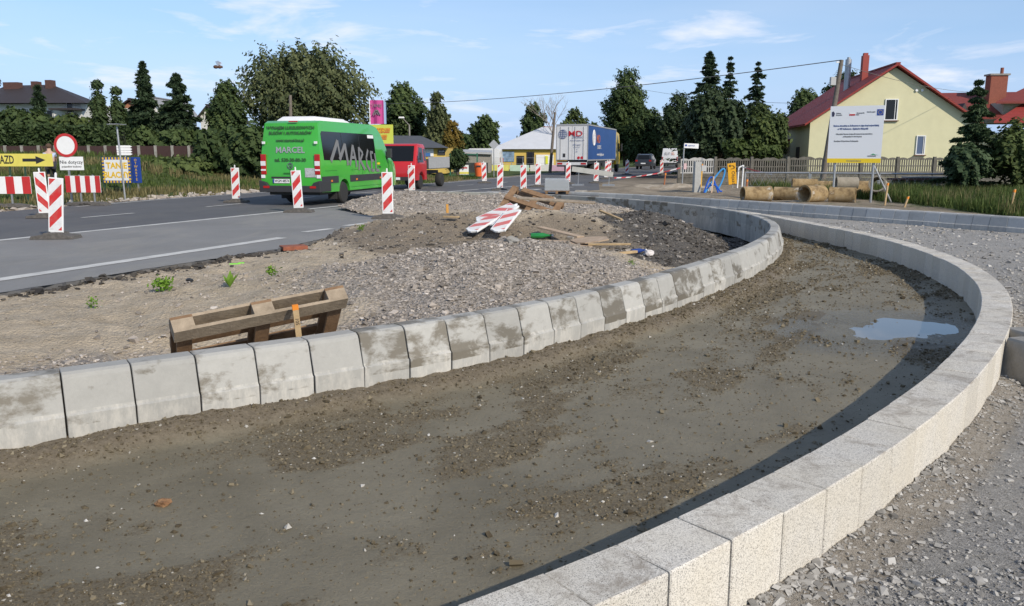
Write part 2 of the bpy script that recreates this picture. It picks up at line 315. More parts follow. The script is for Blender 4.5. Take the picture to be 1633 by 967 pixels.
class MB:
    def __init__(s): s.v = []; s.f = []
    def add(s, vs, fs):
        n = len(s.v); s.v += [tuple(v) for v in vs]; s.f += [tuple(i + n for i in f) for f in fs]; return s
    def box(s, c, d, rot=None, taper=1.0):
        x, y, z = (a / 2 for a in d)
        vs = [Vector((sx * x * (taper if sz > 0 else 1), sy * y * (taper if sz > 0 else 1), sz * z)) for sz in (-1, 1) for sy in (-1, 1) for sx in (-1, 1)]
        if rot is not None:
            m = rot if isinstance(rot, Matrix) else Matrix.Rotation(rot, 3, 'Z')
            vs = [m @ v for v in vs]
        c = Vector(c)
        return s.add([v + c for v in vs], [(0, 2, 3, 1), (4, 5, 7, 6), (0, 1, 5, 4), (2, 6, 7, 3), (0, 4, 6, 2), (1, 3, 7, 5)])
    def bar(s, p0, p1, wd, th=None):                          # square bar from p0 to p1
        p0, p1 = Vector(p0), Vector(p1); d = p1 - p0; q = d.to_track_quat('Z', 'Y').to_matrix()
        return s.box((p0 + p1) / 2, (wd, th or wd, d.length), q)
    def cyl(s, p0, p1, r0, r1=None, n=10, caps=True):
        p0, p1 = Vector(p0), Vector(p1); r1 = r0 if r1 is None else r1
        q = (p1 - p0).to_track_quat('Z', 'Y').to_matrix(); vs = []
        for p, r in ((p0, r0), (p1, r1)):
            for i in range(n):
                a = 2 * math.pi * i / n; vs.append(p + q @ Vector((math.cos(a) * r, math.sin(a) * r, 0)))
        fs = [(i, (i + 1) % n, n + (i + 1) % n, n + i) for i in range(n)]
        if caps: fs += [tuple(range(n - 1, -1, -1)), tuple(range(n, 2 * n))]
        return s.add(vs, fs)
    def tube(s, pts, r, n=6):
        for a, b in zip(pts[:-1], pts[1:]): s.cyl(a, b, r, r, n)
        return s
    def lathe(s, prof, n=20, axis='Z', c=(0, 0, 0)):
        vs = []; c = Vector(c)
        for r, h in prof:
            for i in range(n):
                a = 2 * math.pi * i / n; x, y = math.cos(a) * r, math.sin(a) * r
                v = {'Z': (x, y, h), 'X': (h, x, y), 'Y': (x, h, y)}[axis]; vs.append(Vector(v) + c)
        m = len(prof); fs = []
        for j in range(m - 1):
            for i in range(n): fs.append((j * n + i, j * n + (i + 1) % n, (j + 1) * n + (i + 1) % n, (j + 1) * n + i))
        if prof[0] != prof[-1] and prof[0][0] > 1e-4: fs.append(tuple(range(n - 1, -1, -1)))
        if prof[0] != prof[-1] and prof[-1][0] > 1e-4: fs.append(tuple((m - 1) * n + i for i in range(n)))
        return s.add(vs, fs)
    def prism(s, pts, off):                                   # closed 3-D outline extruded by vector off
        n = len(pts); a = [Vector(p) for p in pts]; b = [p + Vector(off) for p in a]
        return s.add(a + b, [tuple(range(n - 1, -1, -1)), tuple(range(n, 2 * n))] + [(i, (i + 1) % n, n + (i + 1) % n, n + i) for i in range(n)])
    def build(s, name, m, parent=None, smooth=False, bevel=0.0, recalc=True):
        me = bpy.data.meshes.new(name); me.from_pydata(s.v, [], s.f)
        if recalc:
            b = bmesh.new(); b.from_mesh(me); bmesh.ops.recalc_face_normals(b, faces=b.faces)
            if bevel: bmesh.ops.bevel(b, geom=[e for e in b.edges if len(e.link_faces) == 2 and e.calc_face_angle(0) > 0.5], offset=bevel, segments=2, profile=0.6, affect='EDGES')
            b.to_mesh(me); b.free()
        if smooth:
            for p in me.polygons: p.use_smooth = True
            if smooth != 'all': me.set_sharp_from_angle(angle=R(38))
        me.materials.append(m)
        return link(bpy.data.objects.new(name, me), parent)
def copy_tree(o, parent=None):
    c = o.copy(); link(c); c.parent = parent
    for ch in list(o.children): copy_tree(ch, c)
    return c
def text(name, s, size, m, parent, loc, rot=(math.pi / 2, 0, 0), align='CENTER', sx=1.0, ext=0.003, shear=0.0, bold=0.0):
    cu = bpy.data.curves.new(name, 'FONT'); cu.body = s; cu.size = size; cu.align_x = align; cu.align_y = 'CENTER'; cu.extrude = ext; cu.shear = shear; cu.offset = bold; cu.resolution_u = 2
    tmp = bpy.data.objects.new('tmp', cu); COL.objects.link(tmp); dg = bpy.context.evaluated_depsgraph_get()
    me = bpy.data.meshes.new_from_object(tmp.evaluated_get(dg)); bpy.data.objects.remove(tmp); bpy.data.curves.remove(cu)
    me.name = name; me.materials.clear(); me.materials.append(m)
    o = link(bpy.data.objects.new(name, me), parent); o.location = loc; o.rotation_euler = rot; o.scale = (sx, 1, 1); return o

# value noise on arrays (for terrain height and scatter masks)
_perm = np.random.default_rng(3).random((256, 256))
def vnoise(x, y):
    xi, yi = np.floor(x).astype(int), np.floor(y).astype(int); fx, fy = x - xi, y - yi
    fx, fy = fx * fx * (3 - 2 * fx), fy * fy * (3 - 2 * fy); g = lambda a, b: _perm[a & 255, b & 255]
    return (g(xi, yi) * (1 - fx) + g(xi + 1, yi) * fx) * (1 - fy) + (g(xi, yi + 1) * (1 - fx) + g(xi + 1, yi + 1) * fx) * fy
def fbm(x, y, f=1.0, o=5, seed=0.0):
    t = 0; a = 0.5; tot = 0
    for i in range(o): t = t + a * vnoise(x * f + 17.3 * i + seed, y * f - 9.1 * i + seed * 2); tot += a; a *= 0.55; f *= 2.03
    return t / tot
def sstep(a, b, x): t = np.clip((x - a) / (b - a), 0, 1); return t * t * (3 - 2 * t)
def inpoly(x, y, P):
    r = np.zeros(np.shape(x), bool); n = len(P)
    for i in range(n):
        (x0, y0), (x1, y1) = P[i], P[(i + 1) % n]
        if y0 == y1: continue
        r ^= ((y0 > y) != (y1 > y)) & (x < (x1 - x0) * (y - y0) / (y1 - y0) + x0)
    return r
def polydist(x, y, P, closed=False):
    d = np.full(np.shape(x), 1e9); n = len(P)
    for i in range(n if closed else n - 1):
        (x0, y0), (x1, y1) = P[i], P[(i + 1) % n]; dx, dy = x1 - x0, y1 - y0
        t = np.clip(((x - x0) * dx + (y - y0) * dy) / (dx * dx + dy * dy + 1e-9), 0, 1)
        d = np.minimum(d, np.hypot(x - x0 - t * dx, y - y0 - t * dy))
    return d
# ================================================================ THE SETTING
CX, CY = -8.0, 17.3                                           # pole used to describe the roundabout's kerb lines
RING = [(-1.6, 14.6), (-1.4, 14.0), (-1.199, 13.52), (-1.141, 13.25), (-1.078, 13.16), (-1.015, 13.11), (-0.951, 13.07), (-0.855, 12.95), (-0.76, 12.76), (-0.63, 12.62), (-0.473, 12.68), (-0.298, 12.90), (-0.14, 13.27), (-0.013, 13.57), (0.094, 13.75), (0.272, 13.98), (0.512, 14.25), (0.784, 14.52), (0.966, 14.58), (1.15, 14.62), (1.353, 14.75), (1.6, 14.9)]
GRAN = [(-1.6, 17.4), (-1.3, 17.15), (-1.082, 16.83), (-1.034, 16.70), (-0.987, 16.54), (-0.87, 16.24), (-0.801, 16.06), (-0.647, 15.79), (-0.563, 15.69), (-0.458, 15.52), (-0.346, 15.23), (-0.19, 14.87), (-0.012, 14.47), (0.107, 14.42), (0.3, 14.62), (0.6, 15.0), (0.9, 15.3)]
_TH = np.linspace(-1.6, 1.6, 1601)
def smooth_curve(tab, sig):
    r = np.interp(_TH, [a for a, _ in tab], [b for _, b in tab]); kx = np.arange(-3 * sig, 3 * sig + 1); kk = np.exp(-kx ** 2 / (2 * sig ** 2)); kk /= kk.sum()
    return np.convolve(np.pad(r, 3 * sig, mode='edge'), kk, 'valid')
RR, RG = smooth_curve(RING, 50), smooth_curve(GRAN, 45)
def rring(t): return np.interp(t, _TH, RR)
def rgran(t): return np.interp(t, _TH, RG)
def pol(t, r): return CX + r * np.cos(t), CY + r * np.sin(t)
ZR, ZG, ZBED, ZGRV = 0.20, 0.08, -0.288, -0.27                # tops of the two kerbs, bed, gravel carriageway
def sample_path(xs, ys, pitch):
    d = np.r_[0, np.cumsum(np.hypot(np.diff(xs), np.diff(ys)))]; n = int(d[-1] / pitch); s = (np.arange(n) + 0.5) * pitch
    x, y = np.interp(s, d, xs), np.interp(s, d, ys); e = pitch * 0.5
    tx, ty = np.interp(s + e, d, xs) - np.interp(s - e, d, xs), np.interp(s + e, d, ys) - np.interp(s - e, d, ys)
    return x, y, np.arctan2(ty, tx)

def kerb_mesh(name, prof, length, chamfer, m):
    """prof: (outward, z) outline; block along local X, outward = -Y"""
    n = len(prof); co, cz = sum(p[0] for p in prof) / n, sum(p[1] for p in prof) / n; v = []; f = []
    for x, sft in ((-length / 2, 1), (-length / 2 + chamfer, 0), (length / 2 - chamfer, 0), (length / 2, 1)):
        for o, z in prof:
            kx = chamfer * sft
            v.append((x, -(o - math.copysign(kx, o - co)), z - (math.copysign(kx, z - cz) if sft else 0)))
    for j in range(3):
        for i in range(n): f.append((j * n + i, j * n + (i + 1) % n, (j + 1) * n + (i + 1) % n, (j + 1) * n + i))
    f += [tuple(range(n - 1, -1, -1)), tuple(3 * n + i for i in range(n))]
    me = bpy.data.meshes.new(name); me.from_pydata(v, [], f); b = bmesh.new(); b.from_mesh(me); bmesh.ops.recalc_face_normals(b, faces=b.faces); b.to_mesh(me); b.free()
    me.materials.append(m); return me
RPROF = [(0.075, -0.62), (0.085, -0.262), (0.068, -0.250), (0.012, -0.040), (-0.002, -0.014), (-0.028, 0.0), (-0.165, 0.0), (-0.180, -0.015), (-0.180, -0.62)]
def lay_kerb(kerb, mesh, xs, ys, pitch, zt, flip=False, tilt=0.006):
    x, y, a = sample_path(xs, ys, pitch)
    for i in range(len(x)):
        o = bpy.data.objects.new('kerb_block', mesh); link(o, kerb)
        o.location = (x[i], y[i], zt + random.uniform(-0.004, 0.004))
        o.rotation_euler = (random.gauss(0, tilt), random.gauss(0, tilt * 0.6), a[i] + (math.pi if flip else 0) + random.gauss(0, 0.006))
t = np.linspace(-1.38, 1.30, 1400); rx, ry = pol(t, rring(t))
kb = thing('island_kerb', 'pale grey concrete kerb ring with damp stains round the rubble island', 'kerb')
lay_kerb(kb, kerb_mesh('kerb_block', RPROF, 0.396, 0.004, M_RING), rx, ry, 0.405, ZR)
GPROF = [(0.0, -0.5), (0.0, -0.006), (-0.006, 0.0), (-0.264, 0.0), (-0.27, -0.006), (-0.27, -0.5)]
t = np.linspace(-1.30, 0.62, 1400); gx, gy = pol(t, rgran(t) + 0.27)
kb = thing('granite_kerb', 'speckled white granite kerb curving round the damp mud bed', 'kerb')
lay_kerb(kb, kerb_mesh('kerb_block', GPROF, 0.364, 0.005, M_GRAN), gx, gy, 0.373, ZG, tilt=0.003)
OUTK = [(1.9, 33.3), (2.38, 32.87), (4.4, 30.98), (6.24, 28.41), (7.74, 26.06), (9.02, 24.06), (10.12, 22.34), (11.07, 20.85), (12.16, 19.14), (14.9, 14.4), (16.5, 10.5), (17.4, 6)]
def densify(P, n=300, sig=14):
    P = np.array(P); d = np.r_[0, np.cumsum(np.hypot(*np.diff(P, axis=0).T))]; s = np.linspace(0, d[-1], n); x, y = np.interp(s, d, P[:, 0]), np.interp(s, d, P[:, 1])
    kx = np.arange(-3 * sig, 3 * sig + 1); kk = np.exp(-kx ** 2 / (2.0 * sig ** 2)); kk /= kk.sum()
    f = lambda v: np.convolve(np.r_[2 * v[0] - v[3 * sig:0:-1], v, 2 * v[-1] - v[-2:-3 * sig - 2:-1]], kk, 'valid')
    return f(x), f(y)
ox, oy = densify(OUTK)
kb = thing('outer_kerb', 'blue grey concrete kerb along the far side of the gravel carriageway', 'kerb')
lay_kerb(kb, kerb_mesh('kerb_block', RPROF, 0.412, 0.004, M_OUTK), ox, oy, 0.42, 0.10, tilt=0.004)   # face towards the carriageway

# ---- road sheets
FAR = [(-26, -5), (-19.5, 8), (-16.6, 15), (-14.3, 22.5), (-12.9, 29), (-10.6, 35.5), (-7.6, 40.5), (-4.2, 46.6), (-2.3, 52.7), (4, 73), (12.0, 97), (22, 124), (40, 165), (80, 240)]
NEARE = [(-9.5, 0.5), (-7.2, 6.0), (-5.85, 9.05), (-5.08, 11), (-3.96, 13.41), (-2.67, 19.47)]
RIGHT = [(-3.0, 21.5), (-4.0, 24.5), (-4.2, 28.5), (-4.0, 31.3), (-1.0, 30.6), (2.0, 29.3), (3.5, 32.0), (5, 47), (9, 59.5), (13.5, 70), (20, 87), (30, 113), (48, 153), (90, 226)]
def jitter_line(P, step, amp):
    o = []
    for (x0, y0), (x1, y1) in zip(P[:-1], P[1:]):
        n = max(1, int(math.hypot(x1 - x0, y1 - y0) / step))
        for i in range(n):
            u = i / n; o.append((x0 + (x1 - x0) * u + random.gauss(0, amp), y0 + (y1 - y0) * u + random.gauss(0, amp)))
    return o + [P[-1]]
def sheet(name, poly, z, m, thick=0.0, kind='structure', parent=None):
    b = bmesh.new(); vs = [b.verts.new((x, y, z)) for x, y in poly]; f = b.faces.new(vs); b.normal_update()
    if f.normal.z < 0: f.normal_flip()
    bmesh.ops.triangulate(b, faces=b.faces[:])
    if thick:
        r = bmesh.ops.extrude_face_region(b, geom=b.faces[:]); bmesh.ops.translate(b, vec=(0, 0, -thick), verts=[v for v in r['geom'] if isinstance(v, bmesh.types.BMVert)])
        bmesh.ops.recalc_face_normals(b, faces=b.faces)
    me = bpy.data.meshes.new(name); b.to_mesh(me); b.free(); me.materials.append(m)
    o = link(bpy.data.objects.new(name, me), parent)
    if kind and parent is None: o['kind'] = kind
    return o
nearj = jitter_line(NEARE, 0.12, 0.025)
road = sheet('road', FAR[::-1] + nearj + RIGHT, 0.0, M_ROAD, 0.14)
MID = [(-13.5, 4.8), (-11.0, 11.0), (-9.46, 14.82), (-6.33, 22.54), (-4.9, 26.2)]
sheet('closed_lane', [(x + 0.08, y) for x, y in MID[:4]] + [(-4.6, 25.9), (-3.75, 24.2), (-3.0, 21.4)] + jitter_line(NEARE, 0.12, 0.02)[::-1], 0.004, M_LANE)
def strip(P, wd, z, name='road_marking'):
    P = [Vector((x, y)) for x, y in P]; v = []; f = []
    for i, p in enumerate(P):
        d = (P[min(i + 1, len(P) - 1)] - P[max(i - 1, 0)]).normalized(); n = Vector((-d.y, d.x)) * wd / 2
        v += [(p.x + n.x, p.y + n.y, z), (p.x - n.x, p.y - n.y, z)]
    f = [(2 * i, 2 * i + 1, 2 * i + 3, 2 * i + 2) for i in range(len(P) - 1)]
    me = bpy.data.meshes.new(name); me.from_pydata(v, [], f); me.materials.append(MARK)
    return link(bpy.data.objects.new(name, me), road)
def along(P, a, b):                                           # piece of a polyline between arc lengths a, b
    P = np.array(P); d = np.r_[0, np.cumsum(np.hypot(*np.diff(P, axis=0).T))]; s = np.linspace(a, b, max(2, int((b - a) / 1.0) + 1)); return list(zip(np.interp(s, d, P[:, 0]), np.interp(s, d, P[:, 1])))
EDGE = [(-10.6, -0.6), (-8.2, 5.6), (-6.47, 10.04), (-4.38, 15.28)]
strip(EDGE, 0.25, 0.010)
for a, b in (((-4.25, 16.42), (-3.86, 17.2)), ((-3.72, 17.9), (-3.30, 18.75))): strip([a, b], 0.2, 0.010)
strip(MID, 0.20, 0.010)
CEN = [(-14.2, 11.2), (-11.55, 18.2), (-9.1, 25.3), (-7.2, 31.5), (-4.4, 38.5), (-0.8, 46), (3.8, 60), (8.8, 75), (16.5, 97), (26, 120), (44, 160)]
for s in np.arange(0.5, 150, 4.6): strip(along(CEN, s, s + 1.7), 0.13, 0.010)
FED = [(-15.6, 16), (-13.75, 22.7), (-12.4, 29), (-10.1, 35.5), (-7.1, 40.3), (-3.7, 46.5), (-1.8, 52.6), (4.5, 72.8), (12.5, 96.8), (22.5, 123.8)]
strip(along(FED, 9, 120), 0.14, 0.010)
for a, b in (((-3.4, 33.6), (3.2, 47.5)), ((-2.4, 31.9), (3.0, 40))): strip([a, b], 0.2, 0.010)
for i in range(6): u = i / 6; strip([(-2.6 + 3.0 * u, 32.6 + 5.4 * u), (-0.4 + 2.6 * u, 33.6 + 5.0 * u)], 0.35, 0.010)

# ---- the island
ti = np.linspace(-1.38, 1.30, 120); ix, iy = pol(ti, rring(ti) - 0.10)
ISL = list(zip(ix, iy)) + [(-4.6, 30.4), (-4.9, 27.3), (-5.0, 23.2), (-3.6, 20.7)] + [(x - 0.05, y) for x, y in NEARE[::-1]]
def island_h(x, y):
    d = np.arctan2(y - CY, x - CX); r = np.hypot(x - CX, y - CY); inner = rring(d) - 0.15 - r    # metres inside the kerb
    g = lambda cx, cy, sx, sy, a, rot=0.0: a * np.exp(-((((x - cx) * math.cos(rot) + (y - cy) * math.sin(rot)) / sx) ** 2 + ((-(x - cx) * math.sin(rot) + (y - cy) * math.cos(rot)) / sy) ** 2))
    edge = polydist(x, y, NEARE)
    z = -0.03 - 0.015 * (1 - sstep(0, 1.2, edge)) + 0.10 * (fbm(x, y, 0.8, 4, 5) - 0.5)
    z = z + g(-0.5, 9.9, 2.1, 1.5, 0.44, 0.35) + g(1.1, 10.9, 1.5, 1.2, 0.16) + g(-1.2, 16.6, 2.4, 1.3, 0.40, 0.2) + g(1.0, 17.0, 1.2, 1.0, 0.26) - g(-2.42, 6.9, 0.9, 0.5, 0.2, 0.6)
    z = z + g(-3.3, 24.3, 1.6, 2.2, 0.44, 0.2) + g(-0.2, 25.2, 2.4, 1.9, 0.36) + g(3.0, 22.6, 1.6, 1.5, 0.22) + g(3.3, 19.2, 1.4, 1.5, 0.26)
    right = sstep(-0.75, -0.2, d) * (1 - sstep(0.35, 0.75, d))
    z = z - right * 0.46 * (1 - sstep(0.2, 2.4, inner)) - 0.08 * g(1.3, 14.4, 1.4, 1.2, 1.0)
    left = 1 - sstep(-1.0, -0.8, d)
    z = z + left * 0.06 * (1 - sstep(0, 1.5, inner))
    z = z + 0.13 * (fbm(x, y, 2.6, 4, 1) - 0.5) + 0.05 * (fbm(x, y, 9, 3, 2) - 0.5)
    return z
def island_masks(x, y):
    d = np.arctan2(y - CY, x - CX); inner = rring(d) - 0.15 - np.hypot(x - CX, y - CY); nz = fbm(x, y, 0.9, 4, 9) - 0.5
    e = lambda cx, cy, sx, sy: np.exp(-(((x - cx) / sx) ** 2 + ((y - cy) / sy) ** 2))
    gv = np.maximum.reduce([1.3 * e(-0.1, 9.3, 2.5, 2.0), 1.3 * e(-3.0, 24.6, 3.0, 2.8), 1.3 * e(1.0, 24.5, 4.0, 3.2), (1 - sstep(0.6, 2.4, inner)) * (d < -0.75) * 0.95, 0.7 * e(1.5, 12.6, 1.6, 1.6)]) + nz * 0.7
    br = np.maximum(1.25 * e(-1.2, 14.8, 2.6, 2.1), 1.1 * e(1.2, 15.3, 2.2, 2.0)) + nz * 0.6 - 0.10
    dk = np.maximum.reduce([1.4 * e(4.0, 17.5, 2.3, 3.6), 1.1 * e(2.8, 12.8, 1.3, 2.2), 0.0 * x]) + nz * 0.7 - 0.05
    dk = np.maximum(dk, (1 - sstep(0.05, 0.45, polydist(x, y, NEARE))) * (0.35 + 0.9 * nz))
    return np.clip(gv, 0, 1), np.clip(br, 0, 1), np.clip(dk, 0, 1)
def grid_in_poly(P, step):
    P = np.array(P); x0, y0 = P.min(0) - step; x1, y1 = P.max(0) + step
    xs, ys = np.arange(x0, x1, step), np.arange(y0, y1, step); X, Y = np.meshgrid(xs, ys); keep = inpoly(X, Y, P)
    nx = len(xs); idx = np.arange(X.size).reshape(X.shape)
    q = keep[:-1, :-1] & keep[1:, :-1] & keep[:-1, 1:] & keep[1:, 1:]
    F = np.stack([idx[:-1, :-1][q], idx[:-1, 1:][q], idx[1:, 1:][q], idx[1:, :-1][q]], 1)
    u, inv = np.unique(F, return_inverse=True); return X.ravel()[u], Y.ravel()[u], inv.reshape(F.shape)
x, y, F = grid_in_poly(ISL, 0.06)
gv, br, dk = island_masks(x, y)
isl = npmesh('island_ground', np.stack([x, y, island_h(x, y)], 1), F, M_ISL, attrs=dict(gravel=gv, brown=br, dark=dk), smooth=True); isl['kind'] = 'structure'

# ---- damp bed between the kerbs
def bed_masks(x, y):
    d = np.arctan2(y - CY, x - CX); r = np.hypot(x - CX, y - CY); dr = r - rring(d); al = d * 14.0
    cr = fbm(al * 0.62, dr * 1.25, 1.5, 6, 21); cr = 0.85 * sstep(0.53, 0.66, cr) + 0.55 * sstep(0.54, 0.68, fbm(al * 0.8, dr * 1.3, 3.4, 4, 31))
    wide = 0.20 + 0.22 * fbm(al, dr * 0, 0.6, 3, 4) + 0.10 * (fbm(x, y, 6, 3, 8) - 0.5)
    bank = 1 - sstep(wide * 0.55, wide * 1.25, dr - 0.08)
    return np.clip(cr, 0, 1), bank, dr
def bed_h(x, y):
    cr, bank, dr = bed_masks(x, y); d = np.arctan2(y - CY, x - CX); dg = rgran(d) - np.hypot(x - CX, y - CY)
    pud = np.exp(-(((x - 4.12) * 0.8 + (y - 8.55) * 0.6) / 0.80) ** 2 - ((-(x - 4.12) * 0.6 + (y - 8.55) * 0.8) / 0.60) ** 2)
    z = ZBED + 0.022 * (fbm(x, y, 0.8, 3, 13) - 0.5) + cr * 0.012 * fbm(x, y, 16, 3, 3) + bank * (0.075 + 0.07 * (fbm(x, y, 4, 4, 6) - 0.4)) * (1 - sstep(0.1, 0.5, dr - 0.08)) + bank * 0.03 * (fbm(x, y, 18, 3, 7) - 0.3)
    z = z + 0.05 * (1 - sstep(0.0, 0.22, dg)) * fbm(x, y, 3, 4, 2) - 0.026 * pud + 0.018 * (fbm(x, y, 3.2, 5, 44) - 0.5) * sstep(0.01, 0.3, pud)
    return z
nt_, nr_ = 760, 96
T, U = np.meshgrid(np.linspace(-1.45, 0.5, nt_), np.linspace(0, 1, nr_), indexing='ij')
r0, r1 = rring(T) + 0.03, rgran(T) + 0.06; X, Y = pol(T, r0 + (r1 - r0) * U)
idx = np.arange(nt_ * nr_).reshape(nt_, nr_)
def gridF(idx): return np.stack([idx[:-1, :-1].ravel(), idx[:-1, 1:].ravel(), idx[1:, 1:].ravel(), idx[1:, :-1].ravel()], 1)
x, y = X.ravel(), Y.ravel(); cr, bank, _ = bed_masks(x, y)
bed = npmesh('mud_bed', np.stack([x, y, bed_h(x, y)], 1), gridF(idx)[:, ::-1], M_BED, attrs=dict(crumb=cr, bank=bank, wet=np.exp(-(((x - 4.0) * 0.8 + (y - 8.45) * 0.6) / 1.45) ** 2 - ((-(x - 4.0) * 0.6 + (y - 8.45) * 0.8) / 1.05) ** 2)), smooth=True); bed['kind'] = 'structure'
WATER = mat('puddle_water', (0.10, 0.092, 0.075), 0.03, spec=0.75)
pv = [(4.12 + 1.0 * (0.8 * math.cos(a) * 1.1 - 0.6 * math.sin(a) * 0.85), 8.55 + 1.0 * (0.6 * math.cos(a) * 1.1 + 0.8 * math.sin(a) * 0.85)) for a in np.linspace(0, 2 * math.pi, 48, endpoint=False)]
sheet('puddle', pv, ZBED - 0.0125, WATER)

# ---- crushed-stone carriageway (right of the granite kerb, out to the outer kerb)
nt_, nr_ = 420, 150
T, U = np.meshgrid(np.linspace(-1.62, 0.66, nt_), np.linspace(0, 1, nr_) ** 1.6, indexing='ij')
r0 = rgran(T) + 0.2; X, Y = pol(T, r0 + 13.5 * U)
x, y = X.ravel(), Y.ravel(); dk_ = polydist(x, y, list(zip(ox[::6], oy[::6])))
def grv_h(x, y, dg=None):
    d = np.arctan2(y - CY, x - CX); dg = np.hypot(x - CX, y - CY) - rgran(d) - 0.27
    return ZGRV + 0.05 * (fbm(x, y, 0.9, 4, 3) - 0.5) + 0.03 * (fbm(x, y, 6, 4, 5) - 0.5) + 0.07 * (1 - sstep(0.0, 0.22, dg)) * (fbm(x, y, 2.2, 4, 8)) * 1.2
idx = np.arange(nt_ * nr_).reshape(nt_, nr_)
# stop behind the outer kerb
beyond = np.zeros(len(x), bool)
OP = np.stack([ox, oy], 1); tn = np.gradient(OP, axis=0); nn = np.stack([-tn[:, 1], tn[:, 0]], 1); nn /= np.linalg.norm(nn, axis=1)[:, None]   # away from the carriageway
ki = np.array([np.argmin((OP[:, 0] - a) ** 2 + (OP[:, 1] - b) ** 2) for a, b in zip(x, y)])
side = ((x - OP[ki, 0]) * nn[ki, 0] + (y - OP[ki, 1]) * nn[ki, 1])
if ((CX - OP[150, 0]) * nn[150, 0] + (CY - OP[150, 1]) * nn[150, 1]) > 0: nn = -nn; side = -side
F = gridF(idx)[:, ::-1]; F = F[(side[F] < 0.12).all(1)]
u, inv = np.unique(F, return_inverse=True)
bk_ = 1 - sstep(0.05, 0.45, np.hypot(x - CX, y - CY) - rgran(np.arctan2(y - CY, x - CX)) - 0.27)
gro = npmesh('gravel_carriageway', np.stack([x, y, grv_h(x, y)], 1)[u], inv.reshape(F.shape), M_GRAV, attrs=dict(bank=bk_[u]), smooth=True); gro['kind'] = 'structure'

# ---- verge behind the outer kerb
V = []; nv = 60; sp_ = np.linspace(0, 1, nv) ** 1.5 * 15.0
A = np.arange(0, 300, 2); Xv = OP[A, 0][:, None] + nn[A, 0][:, None] * (0.09 + sp_[None]); Yv = OP[A, 1][:, None] + nn[A, 1][:, None] * (0.09 + sp_[None])
def verge_h(x, y, s):
    return 0.045 + 0.10 * (fbm(x, y, 0.6, 4, 3) - 0.5) + 0.05 * (fbm(x, y, 4, 3, 3) - 0.5) * sstep(0, .5, s) - 0.20 * sstep(7, 15, s) + 0.22 * np.exp(-((x - 7.6) / 1.3) ** 2 - ((y - 33.0) / 2.0) ** 2) + 0.2 * np.exp(-((x - 5.6) / 1.2) ** 2 - ((y - 35.6) / 1.6) ** 2)
Sg = np.broadcast_to(sp_[None], Xv.shape); Zv = verge_h(Xv, Yv, Sg); x, y, s = Xv.ravel(), Yv.ravel(), Sg.ravel()
soilv = np.clip(1.15 * np.exp(-((x - 6.5) / 3.2) ** 2 - ((y - 34) / 5) ** 2) + 0.75 * (1 - sstep(0.3, 1.2, s)) + 0.62 * (1 - sstep(11.5, 14.5, x)), 0, 1)
ver = npmesh('verge', np.stack([x, y, Zv.ravel()], 1), gridF(np.arange(x.size).reshape(Xv.shape)), M_LAND, attrs=dict(soil=soilv, dark=np.zeros(x.size)), smooth=True); ver['kind'] = 'structure'

# ---- the land sheet out to the horizon
u = np.linspace(-1, 1, 210); gxs = np.sinh(u * 4.6) / math.sinh(4.6) * 900; gys = np.sinh(np.linspace(-0.35, 1, 190) * 4.4) / math.sinh(4.4) * 1200 + 25
X, Y = np.meshgrid(gxs, gys); x, y = X.ravel(), Y.ravel()
HOLE = [(-7, -12), (-6.5, 6), (-5.5, 11), (-4.5, 15), (-3.6, 20), (-4.5, 24), (-4, 30), (0, 31.5), (2.5, 34.2), (5, 33.4), (8.2, 29.5), (11.5, 24.5), (14, 20.6), (17.5, 15), (19.5, 8), (20, -12)]
def land_h(x, y):
    de = polydist(x, y, FAR); fx = np.interp(y, [p[1] for p in FAR], [p[0] for p in FAR]); lft = x < fx
    rise = np.where(lft, 1.6 * sstep(2.5, 19, de) * (1 - sstep(-19, -10, x)), 0.0)
    z = -0.07 + rise + 0.25 * (fbm(x, y, 0.12, 3, 2) - 0.5) * sstep(1, 8, de) * lft - 0.12 * sstep(2, 12, polydist(x, y, RIGHT)) * (~lft) * (y > 30)
    return z - 0.75 * inpoly(x, y, HOLE)
de = polydist(x, y, FAR); fx = np.interp(y, [p[1] for p in FAR], [p[0] for p in FAR])
soil = np.where(x < fx, 0.95 * (1 - sstep(0.5, 2.6, de)), 1.0 * (1 - sstep(3, 16, polydist(x, y, RIGHT))) * sstep(25, 32, y) * (1 - sstep(70, 110, y)))
darkm = 0.85 * np.exp(-(((x - 10.5) * .94 - (y - 60) * .33) / 1.6) ** 2 - (((x - 10.5) * .33 + (y - 60) * .94) / 8) ** 2)
land = npmesh('ground', np.stack([x, y, land_h(x, y)], 1), gridF(np.arange(x.size).reshape(X.shape)), M_LAND, attrs=dict(soil=np.clip(soil, 0, 1), dark=np.clip(darkm, 0, 1)), smooth=True); land['kind'] = 'structure'

